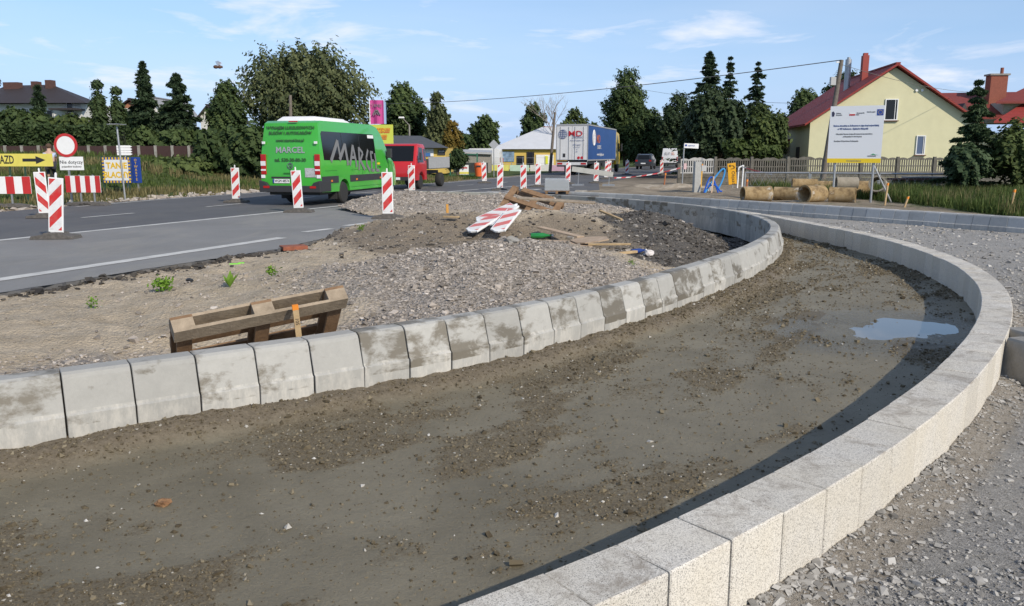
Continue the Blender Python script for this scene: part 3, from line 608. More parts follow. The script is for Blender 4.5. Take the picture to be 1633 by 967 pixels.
# ---- loose stones: real geometry, uncountable -> stuff
OCT_V = np.array([(1, 0, 0), (-1, 0, 0), (0, 1, 0), (0, -1, 0), (0, 0, 1), (0, 0, -1)], float)
OCT_F = np.array([(0, 2, 4), (2, 1, 4), (1, 3, 4), (3, 0, 4), (2, 0, 5), (1, 2, 5), (3, 1, 5), (0, 3, 5)])
CUB_V = np.array([(sx, sy, sz) for sz in (-1, 1) for sy in (-1, 1) for sx in (-1, 1)], float) * 0.68
CUB_F = np.array([(0, 2, 3), (0, 3, 1), (4, 5, 7), (4, 7, 6), (0, 1, 5), (0, 5, 4), (2, 6, 7), (2, 7, 3), (0, 4, 6), (0, 6, 2), (1, 3, 7), (1, 7, 5)])
def stones(name, P, size, m, label, flat=0.65, base='cube', tint=None, jit=0.38, smooth=False):
    n = len(P); BV, BF = (CUB_V, CUB_F) if base == 'cube' else (OCT_V, OCT_F); kv = len(BV)
    a = RNG.random((n, 3)) * 2 * np.pi; ca, sa = np.cos(a), np.sin(a)
    v = BV[None] + RNG.normal(0, jit, (n, kv, 3)) * 0.55
    v = v * (0.6 + 0.8 * RNG.random((n, 1, 3)))
    for ax in range(2):
        i, j = ((0, 1), (1, 2))[ax]; c, s_ = ca[:, ax, None], sa[:, ax, None]
        vi, vj = v[..., i] * c - v[..., j] * s_, v[..., i] * s_ + v[..., j] * c; v[..., i], v[..., j] = vi, vj
    v[..., 2] *= flat; v = v * np.asarray(size)[:, None, None] * 0.5 + np.asarray(P)[:, None, :]
    F = (BF[None] + (np.arange(n) * kv)[:, None, None]).reshape(-1, 3)
    tt = RNG.random(n) if tint is None else tint
    o = npmesh(name, v.reshape(-1, 3), F, m, attrs=dict(tint=np.repeat(tt, kv)), smooth=smooth); tag(o, label, 'stones', kind='stuff'); return o
def lognorm(n, med, sg, lo, hi): return np.clip(med * np.exp(RNG.normal(0, sg, n)), lo, hi)
def inview(x, y): return (y > 1.2) & (np.abs(x) < 0.66 * y + 0.6)
# island gravel
N = 420000; x = RNG.uniform(-8, 6.5, N); y = RNG.uniform(4, 31, N); kk_ = inpoly(x, y, ISL) & inview(x, y); x, y = x[kk_], y[kk_]
gv, br, dk = island_masks(x, y); D = np.hypot(x, y); dens = (0.02 + gv ** 1.5 * 1.0 + 0.25 * br) * np.where(np.maximum(br, dk) > 0.55, 0.22, 1.0) * np.minimum(1, (9.5 / D) ** 1.1)
pk = RNG.random(len(x)) < dens * 0.82; x, y, D = x[pk], y[pk], D[pk]
sz = lognorm(len(x), 0.0185, 0.52, 0.008, 0.08) * np.maximum(1, D / 14) ** 0.7
stones('gravel_heap', np.stack([x, y, island_h(x, y) + sz * 0.12], 1), sz, M_STONE, 'loose grey and pink gravel heaped over the island')
N = 60000; x = RNG.uniform(-6, 6.2, N); y = RNG.uniform(5, 28, N); kk_ = inpoly(x, y, ISL) & inview(x, y); x, y = x[kk_], y[kk_]
gv, br, dk = island_masks(x, y); pk = RNG.random(len(x)) < np.maximum(dk ** 2, br * 0.3) * np.where(gv > .6, .3, 1) * 0.75; x, y = x[pk], y[pk]
sz = lognorm(len(x), 0.034, 0.5, 0.012, 0.14)
stones('dark_soil_clods', np.stack([x, y, island_h(x, y) + sz * 0.1], 1), sz, M_BLACK, 'black and brown soil clods on the right slope of the island')
x = np.concatenate([np.interp(RNG.random(900) * 16, [0, 3.3, 5.4, 8.0, 14.2, 16], [p[0] for p in NEARE]) for _ in range(1)]); y = np.interp(x, [p[0] for p in NEARE], [p[1] for p in NEARE]); x = x + np.abs(RNG.normal(0.10, 0.14, 900)); sz = lognorm(900, 0.034, 0.55, 0.012, 0.13)
stones('asphalt_crumbs', np.stack([x, y, np.minimum(island_h(x, y) + sz * 0.15, 0.02)], 1), sz, M_BLACK, 'broken black asphalt crumbs along the torn edge of the closed lane', tint=RNG.random(900) * 0.6)
# bed crumbs
N = 900000; th = RNG.uniform(-1.45, 0.2, N); uu = RNG.random(N); r0, r1 = rring(th) + 0.09, rgran(th) - 0.01; x, y = pol(th, r0 + (r1 - r0) * uu); kk_ = inview(x, y); x, y = x[kk_], y[kk_]
cr, bank, dr = bed_masks(x, y); D = np.hypot(x, y); pud = ((x - 4.12) / 1.0) ** 2 + ((y - 8.55) / 1.0) ** 2 < 1
dens = (0.035 + 0.32 * cr ** 1.3 + 0.20 * bank) * np.minimum(1, (4.5 / D)) * np.where(pud, 0.03, 1); pk = RNG.random(len(x)) < dens; x, y, D = x[pk], y[pk], D[pk]
sz = lognorm(len(x), 0.0085, 0.55, 0.0035, 0.05) * np.maximum(1, D / 6) ** 0.6
stones('mud_crumbs', np.stack([x, y, bed_h(x, y) + sz * 0.1], 1), sz, M_CLOD, 'crumbs of brown soil and pebbles strewn over the mud bed', flat=0.75, base='oct', jit=0.3)
x, y = pol(*(lambda t_, u_: (t_, rring(t_) + 0.3 + (rgran(t_) - rring(t_) - 0.4) * u_))(RNG.uniform(-1.4, -0.1, 1100), RNG.random(1100))); kk_ = inview(x, y) & (RNG.random(1100) < 0.25 + bed_masks(x, y)[0]); x, y = x[kk_], y[kk_]
sz = lognorm(len(x), 0.024, 0.4, 0.012, 0.06)
stones('mud_clods', np.stack([x, y, bed_h(x, y) + sz * 0.15], 1), sz, M_CLOD, 'larger rounded clods and pebbles lying on the mud bed', flat=0.75, jit=0.25, tint=RNG.random(len(x)) * 0.82)
# crushed stone by the granite kerb and over the carriageway
N = 420000; th = RNG.uniform(-1.6, 0.3, N); r = rgran(th) + 0.28 + RNG.random(N) ** 1.7 * 9; x, y = pol(th, r); kk_ = inview(x, y) & (y > 1.5); x, y = x[kk_], y[kk_]
D = np.hypot(x, y); dens = np.minimum(1, (3.8 / D) ** 1.5) * (0.32 + 0.68 * sstep(0.40, 0.62, fbm(x, y, 1.6, 4, 17))); pk = RNG.random(len(x)) < dens; x, y, D = x[pk], y[pk], D[pk]
ki = np.array([np.argmin((OP[::3, 0] - a) ** 2 + (OP[::3, 1] - b) ** 2) for a, b in zip(x, y)]) * 3
ok = ((x - OP[ki, 0]) * nn[ki, 0] + (y - OP[ki, 1]) * nn[ki, 1]) < -0.12; x, y, D = x[ok], y[ok], D[ok]
sz = lognorm(len(x), 0.0105, 0.60, 0.004, 0.05) * np.maximum(1, D / 6) ** 0.6
stones('crushed_stone', np.stack([x, y, grv_h(x, y) + sz * 0.12], 1), sz, M_CRUSH, 'loose grey crushed stone beside the granite kerb', flat=0.6)
# ================================================================ THINGS
SP, CP = math.sin(PITCH), math.cos(PITCH)
def bz(py, Y):                                               # height at ground distance Y for a measured elevation
    v = (483.5 - py) / FOC; return CAM_H + Y * (v * CP - SP) / (CP + v * SP)
def bx(px, Y, z=1.0): return (px - 816.5) / FOC * (Y * CP - (z - CAM_H) * SP)
def gp(px, py, z=0.0):                                       # ground point for a surveyed direction
    u, v = (px - 816.5) / FOC, (483.5 - py) / FOC; dz = -SP + v * CP; t_ = (z - CAM_H) / dz
    return Vector((u * t_, (CP + v * SP) * t_, z))
def landz(x, y): return float(land_h(np.array([x]), np.array([y]))[0])
def islz(x, y): return float(island_h(np.array([float(x)]), np.array([float(y)]))[0])
def bedz(x, y): return float(bed_h(np.array([float(x)]), np.array([float(y)]))[0])
def grvz(x, y): return float(grv_h(np.array([float(x)]), np.array([float(y)]))[0])
def vergez(x, y):
    i = int(np.argmin((OP[:, 0] - x) ** 2 + (OP[:, 1] - y) ** 2)); s_ = max(0, (x - OP[i, 0]) * nn[i, 0] + (y - OP[i, 1]) * nn[i, 1] - 0.09)
    return float(verge_h(np.array([float(x)]), np.array([float(y)]), np.array([s_]))[0]) if s_ < 15 else landz(x, y)

# ---- traffic beacons
def m_stripes(name, sgn, c1=(0.56, 0.030, 0.030), c2=(0.74, 0.74, 0.74), period=0.40, slope=1.1):
    k = NB(name); o = k.sep(k.obj); v = k.math('ADD', k.math('MULTIPLY', o[0], sgn * slope / period), k.math('MULTIPLY', o[2], 1 / period))
    fr = k.math('FRACT', k.math('ADD', v, 20.22)); st = k.math('LESS_THAN', fr, 0.5); c = k.mix(st, c2, c1)
    c = k.mix(k.ramp(k.noise(9, 5, 0.7, k.obj), (0.45, 0.0), (0.8, 0.42)), c, (0.33, 0.30, 0.26))
    return k.done(c, 0.4)
ST_A, ST_B = m_stripes('stripes_rising_right', -1), m_stripes('stripes_falling_right', 1)
def beacon_parts(root, sm, foot=True):
    m = MB(); m.box((0, 0.0, 0.63), (0.27, 0.035, 1.02)); m.prism([(-0.11, -0.0175, 0.12), (0.11, -0.0175, 0.12), (0.03, -0.0175, 0.05), (-0.03, -0.0175, 0.05)], (0, 0.035, 0)); m.build('frame', WHITE, root, bevel=0.008)
    m = MB(); m.box((0, -0.0185, 0.64), (0.222, 0.006, 0.955)); m.box((0, 0.0185, 0.64), (0.222, 0.006, 0.955)); m.build('striped_panel', sm, root)
    m = MB(); m.box((0, 0, 1.18), (0.035, 0.03, 0.085)); m.box((0, 0, 1.225), (0.022, 0.026, 0.02)); m.build('handle', WHITE, root, bevel=0.006)
    if foot:
        m = MB(); m.prism([(-0.40, -0.2, 0.0), (0.40, -0.2, 0.0), (0.37, -0.2, 0.06), (0.16, -0.2, 0.085), (0.14, -0.2, 0.12), (-0.14, -0.2, 0.12), (-0.16, -0.2, 0.085), (-0.37, -0.2, 0.06)], (0, 0.4, 0)); m.build('foot', FOOTM, root, bevel=0.012)
BEAC = [  # x, y, mirrored, lean, turn, label
    (-8.61, 15.16, 0, 0.09, 0.05, 'nearest red and white beacon, beside the white line at the far left'),
    (-11.75, 20.3, 1, -0.03, 0.2, 'beacon whose stripes fall to the right, behind the nearest one'),
    (-9.23, 27.1, 0, 0.01, 0.05, 'beacon across the road, left of the green minibus'),
    (-5.88, 22.29, 0, -0.04, 0.0, 'beacon in front of the minibus rear doors'),
    (-3.08, 20.05, 0, 0.0, 0.05, 'beacon at the tip of the closed lane beside the gravel'),
    (-4.75, 31.6, 0, 0.0, 0.0, 'beacon hidden behind the one at the closed lane tip'),
    (-4.15, 33.6, 0, 0.0, 0.0, 'beacon in front of the red flatbed truck'),
    (-1.56, 46.0, 0, -0.03, 0.1, 'beacon standing next to the orange litter bin'),
    (-0.55, 36.4, 0, 0.03, 0.05, 'beacon between the litter bin and the broken pallet heap'),
    (0.50, 35.13, 0, -0.01, 0.0, 'beacon straight above the broken pallet on the island'),
    (1.28, 40.4, 0, 0.02, 0.0, 'beacon left of the lorry, just before the wrapped paver stack'),
    (3.05, 44.5, 0, 0.03, 0.0, 'beacon before the lorry rear doors, behind the wrapped paver stack'),
    (4.75, 46.0, 0, 0.02, 0.0, 'beacon under the blue side of the lorry, by the trestle board'),
    (6.25, 54.0, 0, 0.05, 0.0, 'leaning beacon behind the middle of the trestle board'),
    (7.4, 62.0, 0, 0.02, 0.0, 'small far beacon behind the right end of the trestle board'),
    (9.3, 66.0, 0, 0.03, 0.0, 'beacon right of the lorry cab'),
    (12.3, 67.0, 0, 0.0, 0.0, 'beacon left of the dark estate car'),
    (15.6, 72.0, 0, 0.04, 0.0, 'beacon between the dark car and the white van'),
    (18.0, 74.0, 1, 0.0, 0.0, 'beacon in front of the white van')]
for i, (x, y, mir, lean, turn, lab) in enumerate(BEAC):
    zz = 0.005 if i < 12 else landz(x, y) + 0.01
    if y > 40 : zz = max(zz, 0.005)
    b = thing('traffic_beacon', lab, 'beacon', (x, y, zz), group='striped beacons along the roadworks', rot=(0, 0, turn))
    top = b
    beacon_parts(b, ST_B if mir else ST_A)
    for ch in b.children:
        if not ch.name.startswith('foot'): ch.rotation_euler = (0, lean, 0)

# beacons thrown on the soil heap
for i, (x, y, rz, tilt, roll, dz_) in enumerate([(-0.42, 15.35, -0.72, 1.20, 0.10, 0.12), (-0.02, 15.5, -0.60, 1.20, -0.10, 0.17), (0.10, 15.0, -0.42, 1.14, 0.05, 0.15), (-0.30, 15.75, -1.0, 1.22, 0.25, 0.20)]):
    b = thing('fallen_beacon', ['leftmost fallen beacon board on the soil heap, stripes faded', 'upper fallen beacon board lying across the heap', 'nearest fallen beacon board with pale red stripes on the heap', 'rearmost fallen beacon board half under the others'][i], 'beacon', (x - 0.4, y - 0.35, islz(x - 0.4, y - 0.35) + dz_), group='beacon boards thrown on the heap', rot=(-tilt, roll, rz))
    beacon_parts(b, m_stripes('faded_stripes_%d' % i, -1, (0.62, 0.16, 0.15), (0.76, 0.75, 0.73)), foot=False)
    b.scale = (1.1, 1, 0.78)

# ---- barricades and signs on the left
def stand(root, x0, h, z0=0.0):
    m = MB(); m.box((x0, 0.02, h / 2), (0.045, 0.03, h)); m.build('post', STEEL, root)
    m = MB(); m.prism([(x0 - 0.45, -0.2, 0), (x0 + 0.45, -0.2, 0), (x0 + 0.4, -0.2, 0.07), (x0 + 0.12, -0.2, 0.11), (x0 - 0.12, -0.2, 0.11), (x0 - 0.4, -0.2, 0.07)], (0, 0.4, 0)); m.build('foot', FOOTM, root, bevel=0.012)
def barricade(lab, x, y, width, n, rz, posts, first_red):
    z0 = max(0.0, landz(x, y)); b = thing('barricade', lab, 'barricade', (x, y, z0), rz, 'striped barricade boards')
    m = MB(); m.box((0, 0, 0.66), (width, 0.03, 0.52)); m.build('board', WHITE, b, bevel=0.006)
    w_ = width / n
    for i in range(n):
        if (i % 2 == 0) == first_red: m = MB(); m.box((-width / 2 + (i + 0.5) * w_, -0.0175, 0.66), (w_, 0.005, 0.515)); m.build('red_stripe', RED, b)
    for px in posts: stand(b, px, 0.95)
    return b
barricade('barricade board cut by the left edge of the picture', bx(8, 24.6), 24.6, 1.45, 6, 0.05, (0.12, -0.5), False)
bb = barricade('barricade board below the round prohibition sign', bx(131, 25.5), 25.5, 1.15, 7, -0.1, (-0.12, 0.33), True)
sg = thing('prohibition_sign', 'round white sign with a red rim above a small text plate', 'road sign', (bx(109, 25.8), 25.8, 0.0), 0.0)
zc = bz(232, 25.8)
m = MB(); m.cyl((0, 0.014, zc), (0, 0.0, zc), 0.30, n=40); f_ = m.build('face', WHITE, sg)
m = MB(); m.lathe([(0.285, -0.006), (0.365, -0.006), (0.365, 0.02), (0.285, 0.02), (0.285, -0.006)], 40, 'Y', (0, 0, zc)); m.build('red_rim', RED, sg)
m = MB(); m.box((0.12, 0.02, bz(261, 25.8)), (0.76, 0.02, 0.42)); pl = m.build('text_plate', WHITE, sg, bevel=0.01)
text('lettering', 'Nie dotyczy', 0.15, BLACKP, pl, (0.12, 0.006, bz(259, 25.8)))
text('lettering', 'pojazdów budowy', 0.085, BLACKP, pl, (0.12, 0.006, bz(266, 25.8)))
m = MB(); m.box((0, 0.05, zc / 2 + 0.1), (0.05, 0.05, zc + 0.2)); m.build('post', STEEL, sg)
for o in sg.children:
    if o.name.startswith(('face', 'red_rim')): o.rotation_euler = (0, 0, 0.0)
# yellow detour banner
Y_ = 27.5; db = thing('detour_banner', 'yellow detour banner with a black arrow, cut by the left edge', 'sign', (bx(20, Y_), Y_, landz(bx(20, Y_), Y_)), 0.03)
zb = db.location.z; BANN = mat('banner_yellow', (0.72, 0.62, 0.12), 0.6, 0.08, 3)
m = MB(); m.box((0, 0, bz(255.5, Y_) - zb), (2.75, 0.02, 0.42)); pn = m.build('panel', BANN, db)
zz = bz(255.5, Y_) - zb; text('lettering', 'OBJAZD', 0.38, BLACKP, db, (-0.32, -0.014, zz), sx=0.60, bold=0.006)
m = MB(); m.prism([(0.38, -0.013, zz - 0.05), (0.82, -0.013, zz - 0.05), (0.82, -0.013, zz - 0.13), (1.14, -0.013, zz), (0.82, -0.013, zz + 0.13), (0.82, -0.013, zz + 0.05), (0.38, -0.013, zz + 0.05)], (0, -0.003, 0)); m.build('arrow', BLACKP, db)
for px in (-1.0, -0.1, 0.4, 0.9): m = MB(); m.box((px, 0.04, zz / 2), (0.05, 0.05, zz + 0.35)); m.build('post', mat('green_post', (0.03, 0.07, 0.04), 0.6), db)
# roofing-sheet advertisement boards
NAVY = mat('sign_blue', (0.02, 0.06, 0.30), 0.5); GOLD = mat('sign_gold', (0.80, 0.50, 0.02), 0.5)
Y_ = 33; xx = bx(186, Y_); z0 = landz(xx, Y_); ad = thing('advertisement_board', 'white board with gold letters and blue yellow checked border', 'sign board', (xx, Y_, z0), -0.15)
zt_, zl_ = bz(251, Y_) - z0, bz(292, Y_) - z0; zm = (zt_ + zl_) / 2; hh = zt_ - zl_
m = MB(); m.box((0, 0, zm), (1.24, 0.03, hh)); m.build('backing', NAVY, ad)
m = MB(); m.box((0, -0.018, zm), (1.04, 0.006, hh - 0.2)); m.build('white_field', WHITE, ad)
nb_ = 9
for i in range(nb_):
    for zq in (zt_ - 0.05, zl_ + 0.05): m = MB(); m.box((-0.56 + i * 0.14, -0.018, zq), (0.07, 0.006, 0.085)); m.build('gold_check', GOLD, ad)
for i in range(6):
    for xq in (-0.57, 0.57): m = MB(); m.box((xq, -0.018, zl_ + 0.16 + i * 0.14), (0.085, 0.006, 0.07)); m.build('gold_check', GOLD, ad)
text('lettering', 'TANIE', 0.33, GOLD, ad, (0.02, -0.023, zm + 0.17), bold=0.012); text('lettering', 'BLACHY', 0.33, GOLD, ad, (0, -0.023, zm - 0.2), sx=0.92, bold=0.012)
for px in (-0.65, 0.5): m = MB(); m.box((px, 0.05, zt_ / 2), (0.07, 0.06, zt_ + 0.1)); m.build('post', mat('green_post', (0.03, 0.07, 0.04)), ad)
xx = bx(215.5, Y_); ob = thing('opening_board', 'narrow blue board with gold upright letters right of the gold lettered board', 'sign board', (xx, Y_ + 0.1, z0), -0.15)
m = MB(); m.box((0, 0, zm), (0.40, 0.03, hh)); m.build('panel', NAVY, ob); m = MB(); m.box((0, 0.05, zl_ / 2), (0.05, 0.05, zl_ + 0.2)); m.build('post', STEEL, ob)
for i, ch in enumerate('OTWARTE'): text('lettering', ch, 0.14, GOLD, ob, (0, -0.02, zt_ - 0.12 - i * (hh - 0.2) / 6.4))
# thin post with an edge-on sign, direction signs
p_ = gp(200, 319); ps = thing('sign_post', 'thin leaning steel post with an edge-on sign in front of the gold lettered board', 'post', (p_.x, p_.y, landz(p_.x, p_.y)), 0, rot=(0, -0.03, 0))
m = MB(); m.cyl((0, 0, 0), (0, 0, 2.6), 0.032, 0.032, 10); m.build('post', STEEL, ps, smooth=True); m = MB(); m.box((0, 0, 2.68), (0.35, 0.7, 0.02)); m.build('plate', STEEL, ps)
Y_ = 34; xx = bx(201, Y_); z0 = landz(xx, Y_); ds = thing('direction_signs', 'stack of small white direction boards behind the thin leaning post', 'road sign', (xx, Y_, z0), 0.2)
for i in range(4): m = MB(); zq = bz(234 + i * 4, Y_) - z0; m.prism([(-0.3, 0, zq - 0.045), (0.22, 0, zq - 0.045), (0.3, 0, zq), (0.22, 0, zq + 0.045), (-0.3, 0, zq + 0.045)], (0, 0.02, 0)); m.build('board', WHITE, ds)
m = MB(); m.cyl((0, 0.06, 0), (0, 0.06, bz(232, Y_) - z0), 0.03); m.build('post', STEEL, ds)

# ---- vehicles
def arch(cy, r, zb, n=9):                                    # wheel arch from rear to front, seen from the side (y forward)
    a0 = math.asin(min(1, max(-1, (zb - r * 0.8) / r))) if False else 0.0
    return [(cy - r * math.cos(math.pi * i / (n - 1)), zb + (r * 0.92) * math.sin(math.pi * i / (n - 1))) for i in range(n)]
def car_body(name, outline, hw, belt, tin, m, parent, bev=0.09, nose=None, rear_taper=0.0):
    b = bmesh.new(); L_ = max(p[0] for p in outline)
    A = [b.verts.new((-1, y, z)) for y, z in outline]; B = [b.verts.new((1, y, z)) for y, z in outline]; n = len(outline)
    b.faces.new(A); b.faces.new(B[::-1])
    for i in range(n): b.faces.new((A[i], B[i], B[(i + 1) % n], A[(i + 1) % n]))
    for zc_ in belt: bmesh.ops.bisect_plane(b, geom=b.verts[:] + b.edges[:] + b.faces[:], plane_co=(0, 0, zc_), plane_no=(0, 0, 1))
    if nose:
        for yc_ in np.linspace(nose[0], L_ - 0.05, 4): bmesh.ops.bisect_plane(b, geom=b.verts[:] + b.edges[:] + b.faces[:], plane_co=(0, yc_, 0), plane_no=(0, 1, 0))
    zmax = max(p[1] for p in outline)
    for v in b.verts:
        k_ = np.interp(v.co.z, [0, belt[-1], zmax], [1, 1, 1 - tin / hw])
        if nose and v.co.y > nose[0]: k_ *= 1 - nose[1] * ((v.co.y - nose[0]) / (L_ - nose[0])) ** 2
        v.co.x *= hw * k_
    bmesh.ops.recalc_face_normals(b, faces=b.faces)
    es = [e for e in b.edges if len(e.link_faces) == 2 and e.calc_face_angle(0) > 0.6 and min(e.verts[0].co.z, e.verts[1].co.z) > belt[0] - 0.02]
    bmesh.ops.bevel(b, geom=es, offset=bev, segments=4, profile=0.5, affect='EDGES', clamp_overlap=True)
    me = bpy.data.meshes.new(name); b.to_mesh(me); b.free(); me.materials.append(m)
    for p in me.polygons: p.use_smooth = True
    me.set_sharp_from_angle(angle=R(35))
    return link(bpy.data.objects.new(name, me), parent)
def sidex(z, hw, belt, tin, zmax): return hw * np.interp(z, [0, belt, zmax], [1, 1, 1 - tin / hw])
def side_panel(name, pts, sx, par, m, off=0.006, th=0.012):  # pts (y,z) on side sx=+-1; par=(hw,belt,tin,zmax)
    v = [(sx * (sidex(z, *par) + off), y, z) for y, z in pts]; mb = MB(); mb.prism(v, (-sx * th, 0, 0)); return mb
WHEELRIM = mat('wheel_rim', (0.38, 0.38, 0.39), 0.35, metal=0.7)
def wheel(parent, x, y, r, wd, rim=None):
    m = MB(); s_ = math.copysign(1, x); prof = [(r * 0.62, -wd / 2), (r * 0.9, -wd / 2), (r, -wd * 0.32), (r, wd * 0.32), (r * 0.9, wd / 2), (r * 0.62, wd / 2)]
    m.lathe(prof, 28, 'X', (x, y, r)); t_ = m.build('wheel', RUBBER, parent, smooth=True)
    m = MB(); m.lathe([(0.0, s_ * wd * 0.22), (r * 0.22, s_ * wd * 0.30), (r * 0.25, s_ * wd * 0.16), (r * 0.52, s_ * wd * 0.18), (r * 0.60, s_ * wd * 0.46), (r * 0.64, s_ * wd * 0.47), (r * 0.64, s_ * wd * 0.3)], 24, 'X', (x, y, r)); m.build('rim', rim or WHEELRIM, t_, smooth=True)
    m = MB()
    for i in range(8): a = i * math.pi / 4; m.cyl((x + s_ * wd * 0.17, y + math.cos(a) * r * .4, r + math.sin(a) * r * .4), (x + s_ * wd * 0.185, y + math.cos(a) * r * .4, r + math.sin(a) * r * .4), r * 0.075, n=8)
    m.build('rim_hole', BLACKP, t_)

# green minibus
GREEN = mat('bus_green', (0.05, 0.40, 0.035), 0.28, 0.06, 1.5, coat=0.6); PLAST = mat('dark_plastic', (0.035, 0.035, 0.038), 0.6); REDL = mat('red_lens', (0.42, 0.012, 0.012), 0.2, coat=0.5); WLENS = mat('white_lens', (0.75, 0.75, 0.75), 0.2); ORANGE = mat('orange_lens', (0.8, 0.22, 0.02), 0.3)
al = R(12); cr_ = Vector((-5.87, 25.0)); org = cr_ - Vector((math.cos(al), -math.sin(al))) * 1.0
bus = thing('minibus', 'bright green minibus with dark windows and white roof unit driving away', 'minibus', (org.x, org.y, 0.004), -al)
HW, BELT, TIN, ZM = 1.0, 1.35, 0.13, 2.62; PAR = (HW, BELT, TIN, ZM)
ol = [(0.03, 0.42)] + arch(1.75, 0.43, 0.40) + arch(6.05, 0.43, 0.40) + [(6.95, 0.42), (7.05, 0.6), (7.02, 0.95), (6.75, 1.22), (6.25, 1.42), (5.95, 1.6), (5.35, 2.3), (5.0, 2.53), (4.5, 2.62), (0.35, 2.60), (0.16, 2.52), (0.06, 1.9), (0.0, 1.2), (0.0, 0.6)]
car_body('body', ol, HW, (0.62, 1.35), TIN, GREEN, bus, 0.11, nose=(5.6, 0.16))
m = MB(); m.box((0, 3.4, 0.50), (1.7, 6.4, 0.35)); m.build('chassis', BLACKP, bus)
for sx in (-1, 1):
    side_panel('side_window', [(0.28, 1.40), (4.62, 1.36), (4.62, 2.24), (4.5, 2.28), (0.34, 2.28), (0.26, 2.2)], sx, PAR, GLASS).build('side_window', GLASS, bus)
    side_panel('x', [(4.85, 1.38), (5.75, 1.40), (5.9, 1.48), (5.28, 2.18), (4.85, 2.22)], sx, (HW * 0.993, 1.35, TIN, ZM), GLASS, 0.005).build('door_window', GLASS, bus)
    for y0_, y1_ in ((0.05, 1.28), (2.22, 5.58)): side_panel('x', [(y0_, 0.68), (y1_, 0.68), (y1_, 0.90), (y0_, 0.90)], sx, PAR, PLAST, 0.014, 0.03).build('rubbing_strip', PLAST, bus)
    for y0_ in (0.7, 2.7, 4.9): side_panel('x', [(y0_, 0.72), (y0_ + 0.11, 0.72), (y0_ + 0.11, 0.78), (y0_, 0.78)], sx, PAR, ORANGE, 0.02).build('side_marker', ORANGE, bus)
    m = MB(); m.box((sx * 0.90, -0.004, 1.27), (0.17, 0.05, 0.62)); tl = m.build('tail_light', REDL, bus, bevel=0.012)
    m = MB(); m.box((sx * 0.905, -0.03, 1.30), (0.165, 0.012, 0.14)); m.build('white_lens', WLENS, tl); m = MB(); m.box((sx * 0.905, -0.03, 1.10), (0.165, 0.012, 0.05)); m.build('white_lens', WLENS, tl)
    m = MB(); m.box((sx * 0.93, -0.01, 0.90), (0.12, 0.04, 0.10)); m.build('hinge', WHITE, bus); m = MB(); m.box((sx * 0.87, 0.0, 1.93), (0.10, 0.03, 0.075)); m.build('hinge', WHITE, bus)
    wheel(bus, sx * 0.86, 1.75, 0.35, 0.24); wheel(bus, sx * 0.86, 6.05, 0.35, 0.22)
    m = MB(); m.box((sx * 0.82, 1.18, 0.38), (0.30, 0.03, 0.44)); m.build('mud_flap', RUBBER, bus)
    m = MB(); m.box((sx * 1.13, 5.62, 1.62), (0.2, 0.13, 0.34)); m.bar((sx * 0.95, 5.62, 1.5), (sx * 1.1, 5.62, 1.52), 0.05); m.build('mirror', PLAST, bus, bevel=0.03)
m = MB(); m.prism([(-1.02, 0, 0.42), (1.02, 0, 0.42), (1.02, 0, 0.78), (0.8, 0, 0.72), (0.72, 0, 0.62), (-0.72, 0, 0.62), (-0.8, 0, 0.72), (-1.02, 0, 0.78)], (0, -0.13, 0)); m.box((1.0, 0.3, 0.6), (0.05, 0.75, 0.34)); m.box((-1.0, 0.3, 0.6), (0.05, 0.75, 0.34)); bp_ = m.build('bumper', PLAST, bus, bevel=0.02)
for sx in (-1, 1): m = MB(); m.box((sx * 0.78, -0.135, 0.58), (0.20, 0.012, 0.07)); m.build('reflector', REDL, bp_)
m = MB(); m.box((0, 0.002, 0.98), (0.012, 0.05, 0.5)); m.box((-0.1, -0.012, 1.0), (0.26, 0.03, 0.035)); m.build('door_seam', mat('seam', (0.02, 0.16, 0.015), 0.5), bus)
m = MB(); m.box((-0.32, -0.012, 0.76), (0.54, 0.02, 0.125)); pt = m.build('number_plate', WHITE, bus); text('lettering', 'WGM 48574', 0.115, BLACKP, pt, (-0.30, -0.025, 0.76), sx=0.8)
m = MB(); m.box((-0.585, -0.0235, 0.76), (0.045, 0.004, 0.12)); m.build('blue_band', NAVY, pt)
m = MB(); m.box((-0.32, -0.005, 0.87), (0.66, 0.03, 0.05)); m.build('plate_lamp_bar', PLAST, bus)
DKT = mat('dark_green_print', (0.035, 0.10, 0.035), 0.5); SILV = mat('silver_print', (0.42, 0.43, 0.44), 0.4, metal=0.3); GREYP = mat('grey_print', (0.19, 0.19, 0.19), 0.5)
for s_, sz_, z_, mm in (('WYNAJEM LUKSUSOWYCH', 0.13, 2.38, DKT), ('BUSÓW I AUTOKARÓW', 0.13, 2.22, DKT), ('www.marcel-bus.pl', 0.12, 2.0, DKT), ('MARCEL', 0.26, 1.70, SILV), ('tel. 530-30-80-30', 0.15, 1.40, DKT)):
    text('lettering', s_, sz_, mm, bus, (0.0, -0.004 + 0.06 * (z_ - 1.2) / 0.7 - 0.014 if z_ < 1.9 else 0.045 + (z_ - 1.9) * 0.16 - 0.016, z_), bold=0.004, rot=(math.pi / 2 - (0.085 if z_ < 1.9 else 0.16), 0, 0))
m = MB(); m.lathe([(0.075, 0.0), (0.095, 0.0), (0.095, -0.03), (0.075, -0.03), (0.075, 0.0)], 24, 'Y', (0, 0.0, 1.23)); m.bar((0, -0.02, 1.23), (0, -0.02, 1.315), 0.018); m.bar((0, -0.02, 1.23), (0.07, -0.02, 1.18), 0.018); m.bar((0, -0.02, 1.23), (-0.07, -0.02, 1.18), 0.018); m.build('round_emblem', mat('chrome', (0.6, 0.6, 0.6), 0.15, metal=1), bus)
m = MB(); m.box((0.66, -0.005, 1.02), (0.36, 0.02, 0.28)); st_ = m.build('sticker', mat('sticker_silver', (0.45, 0.46, 0.46), 0.5, 0.3, 20), bus)
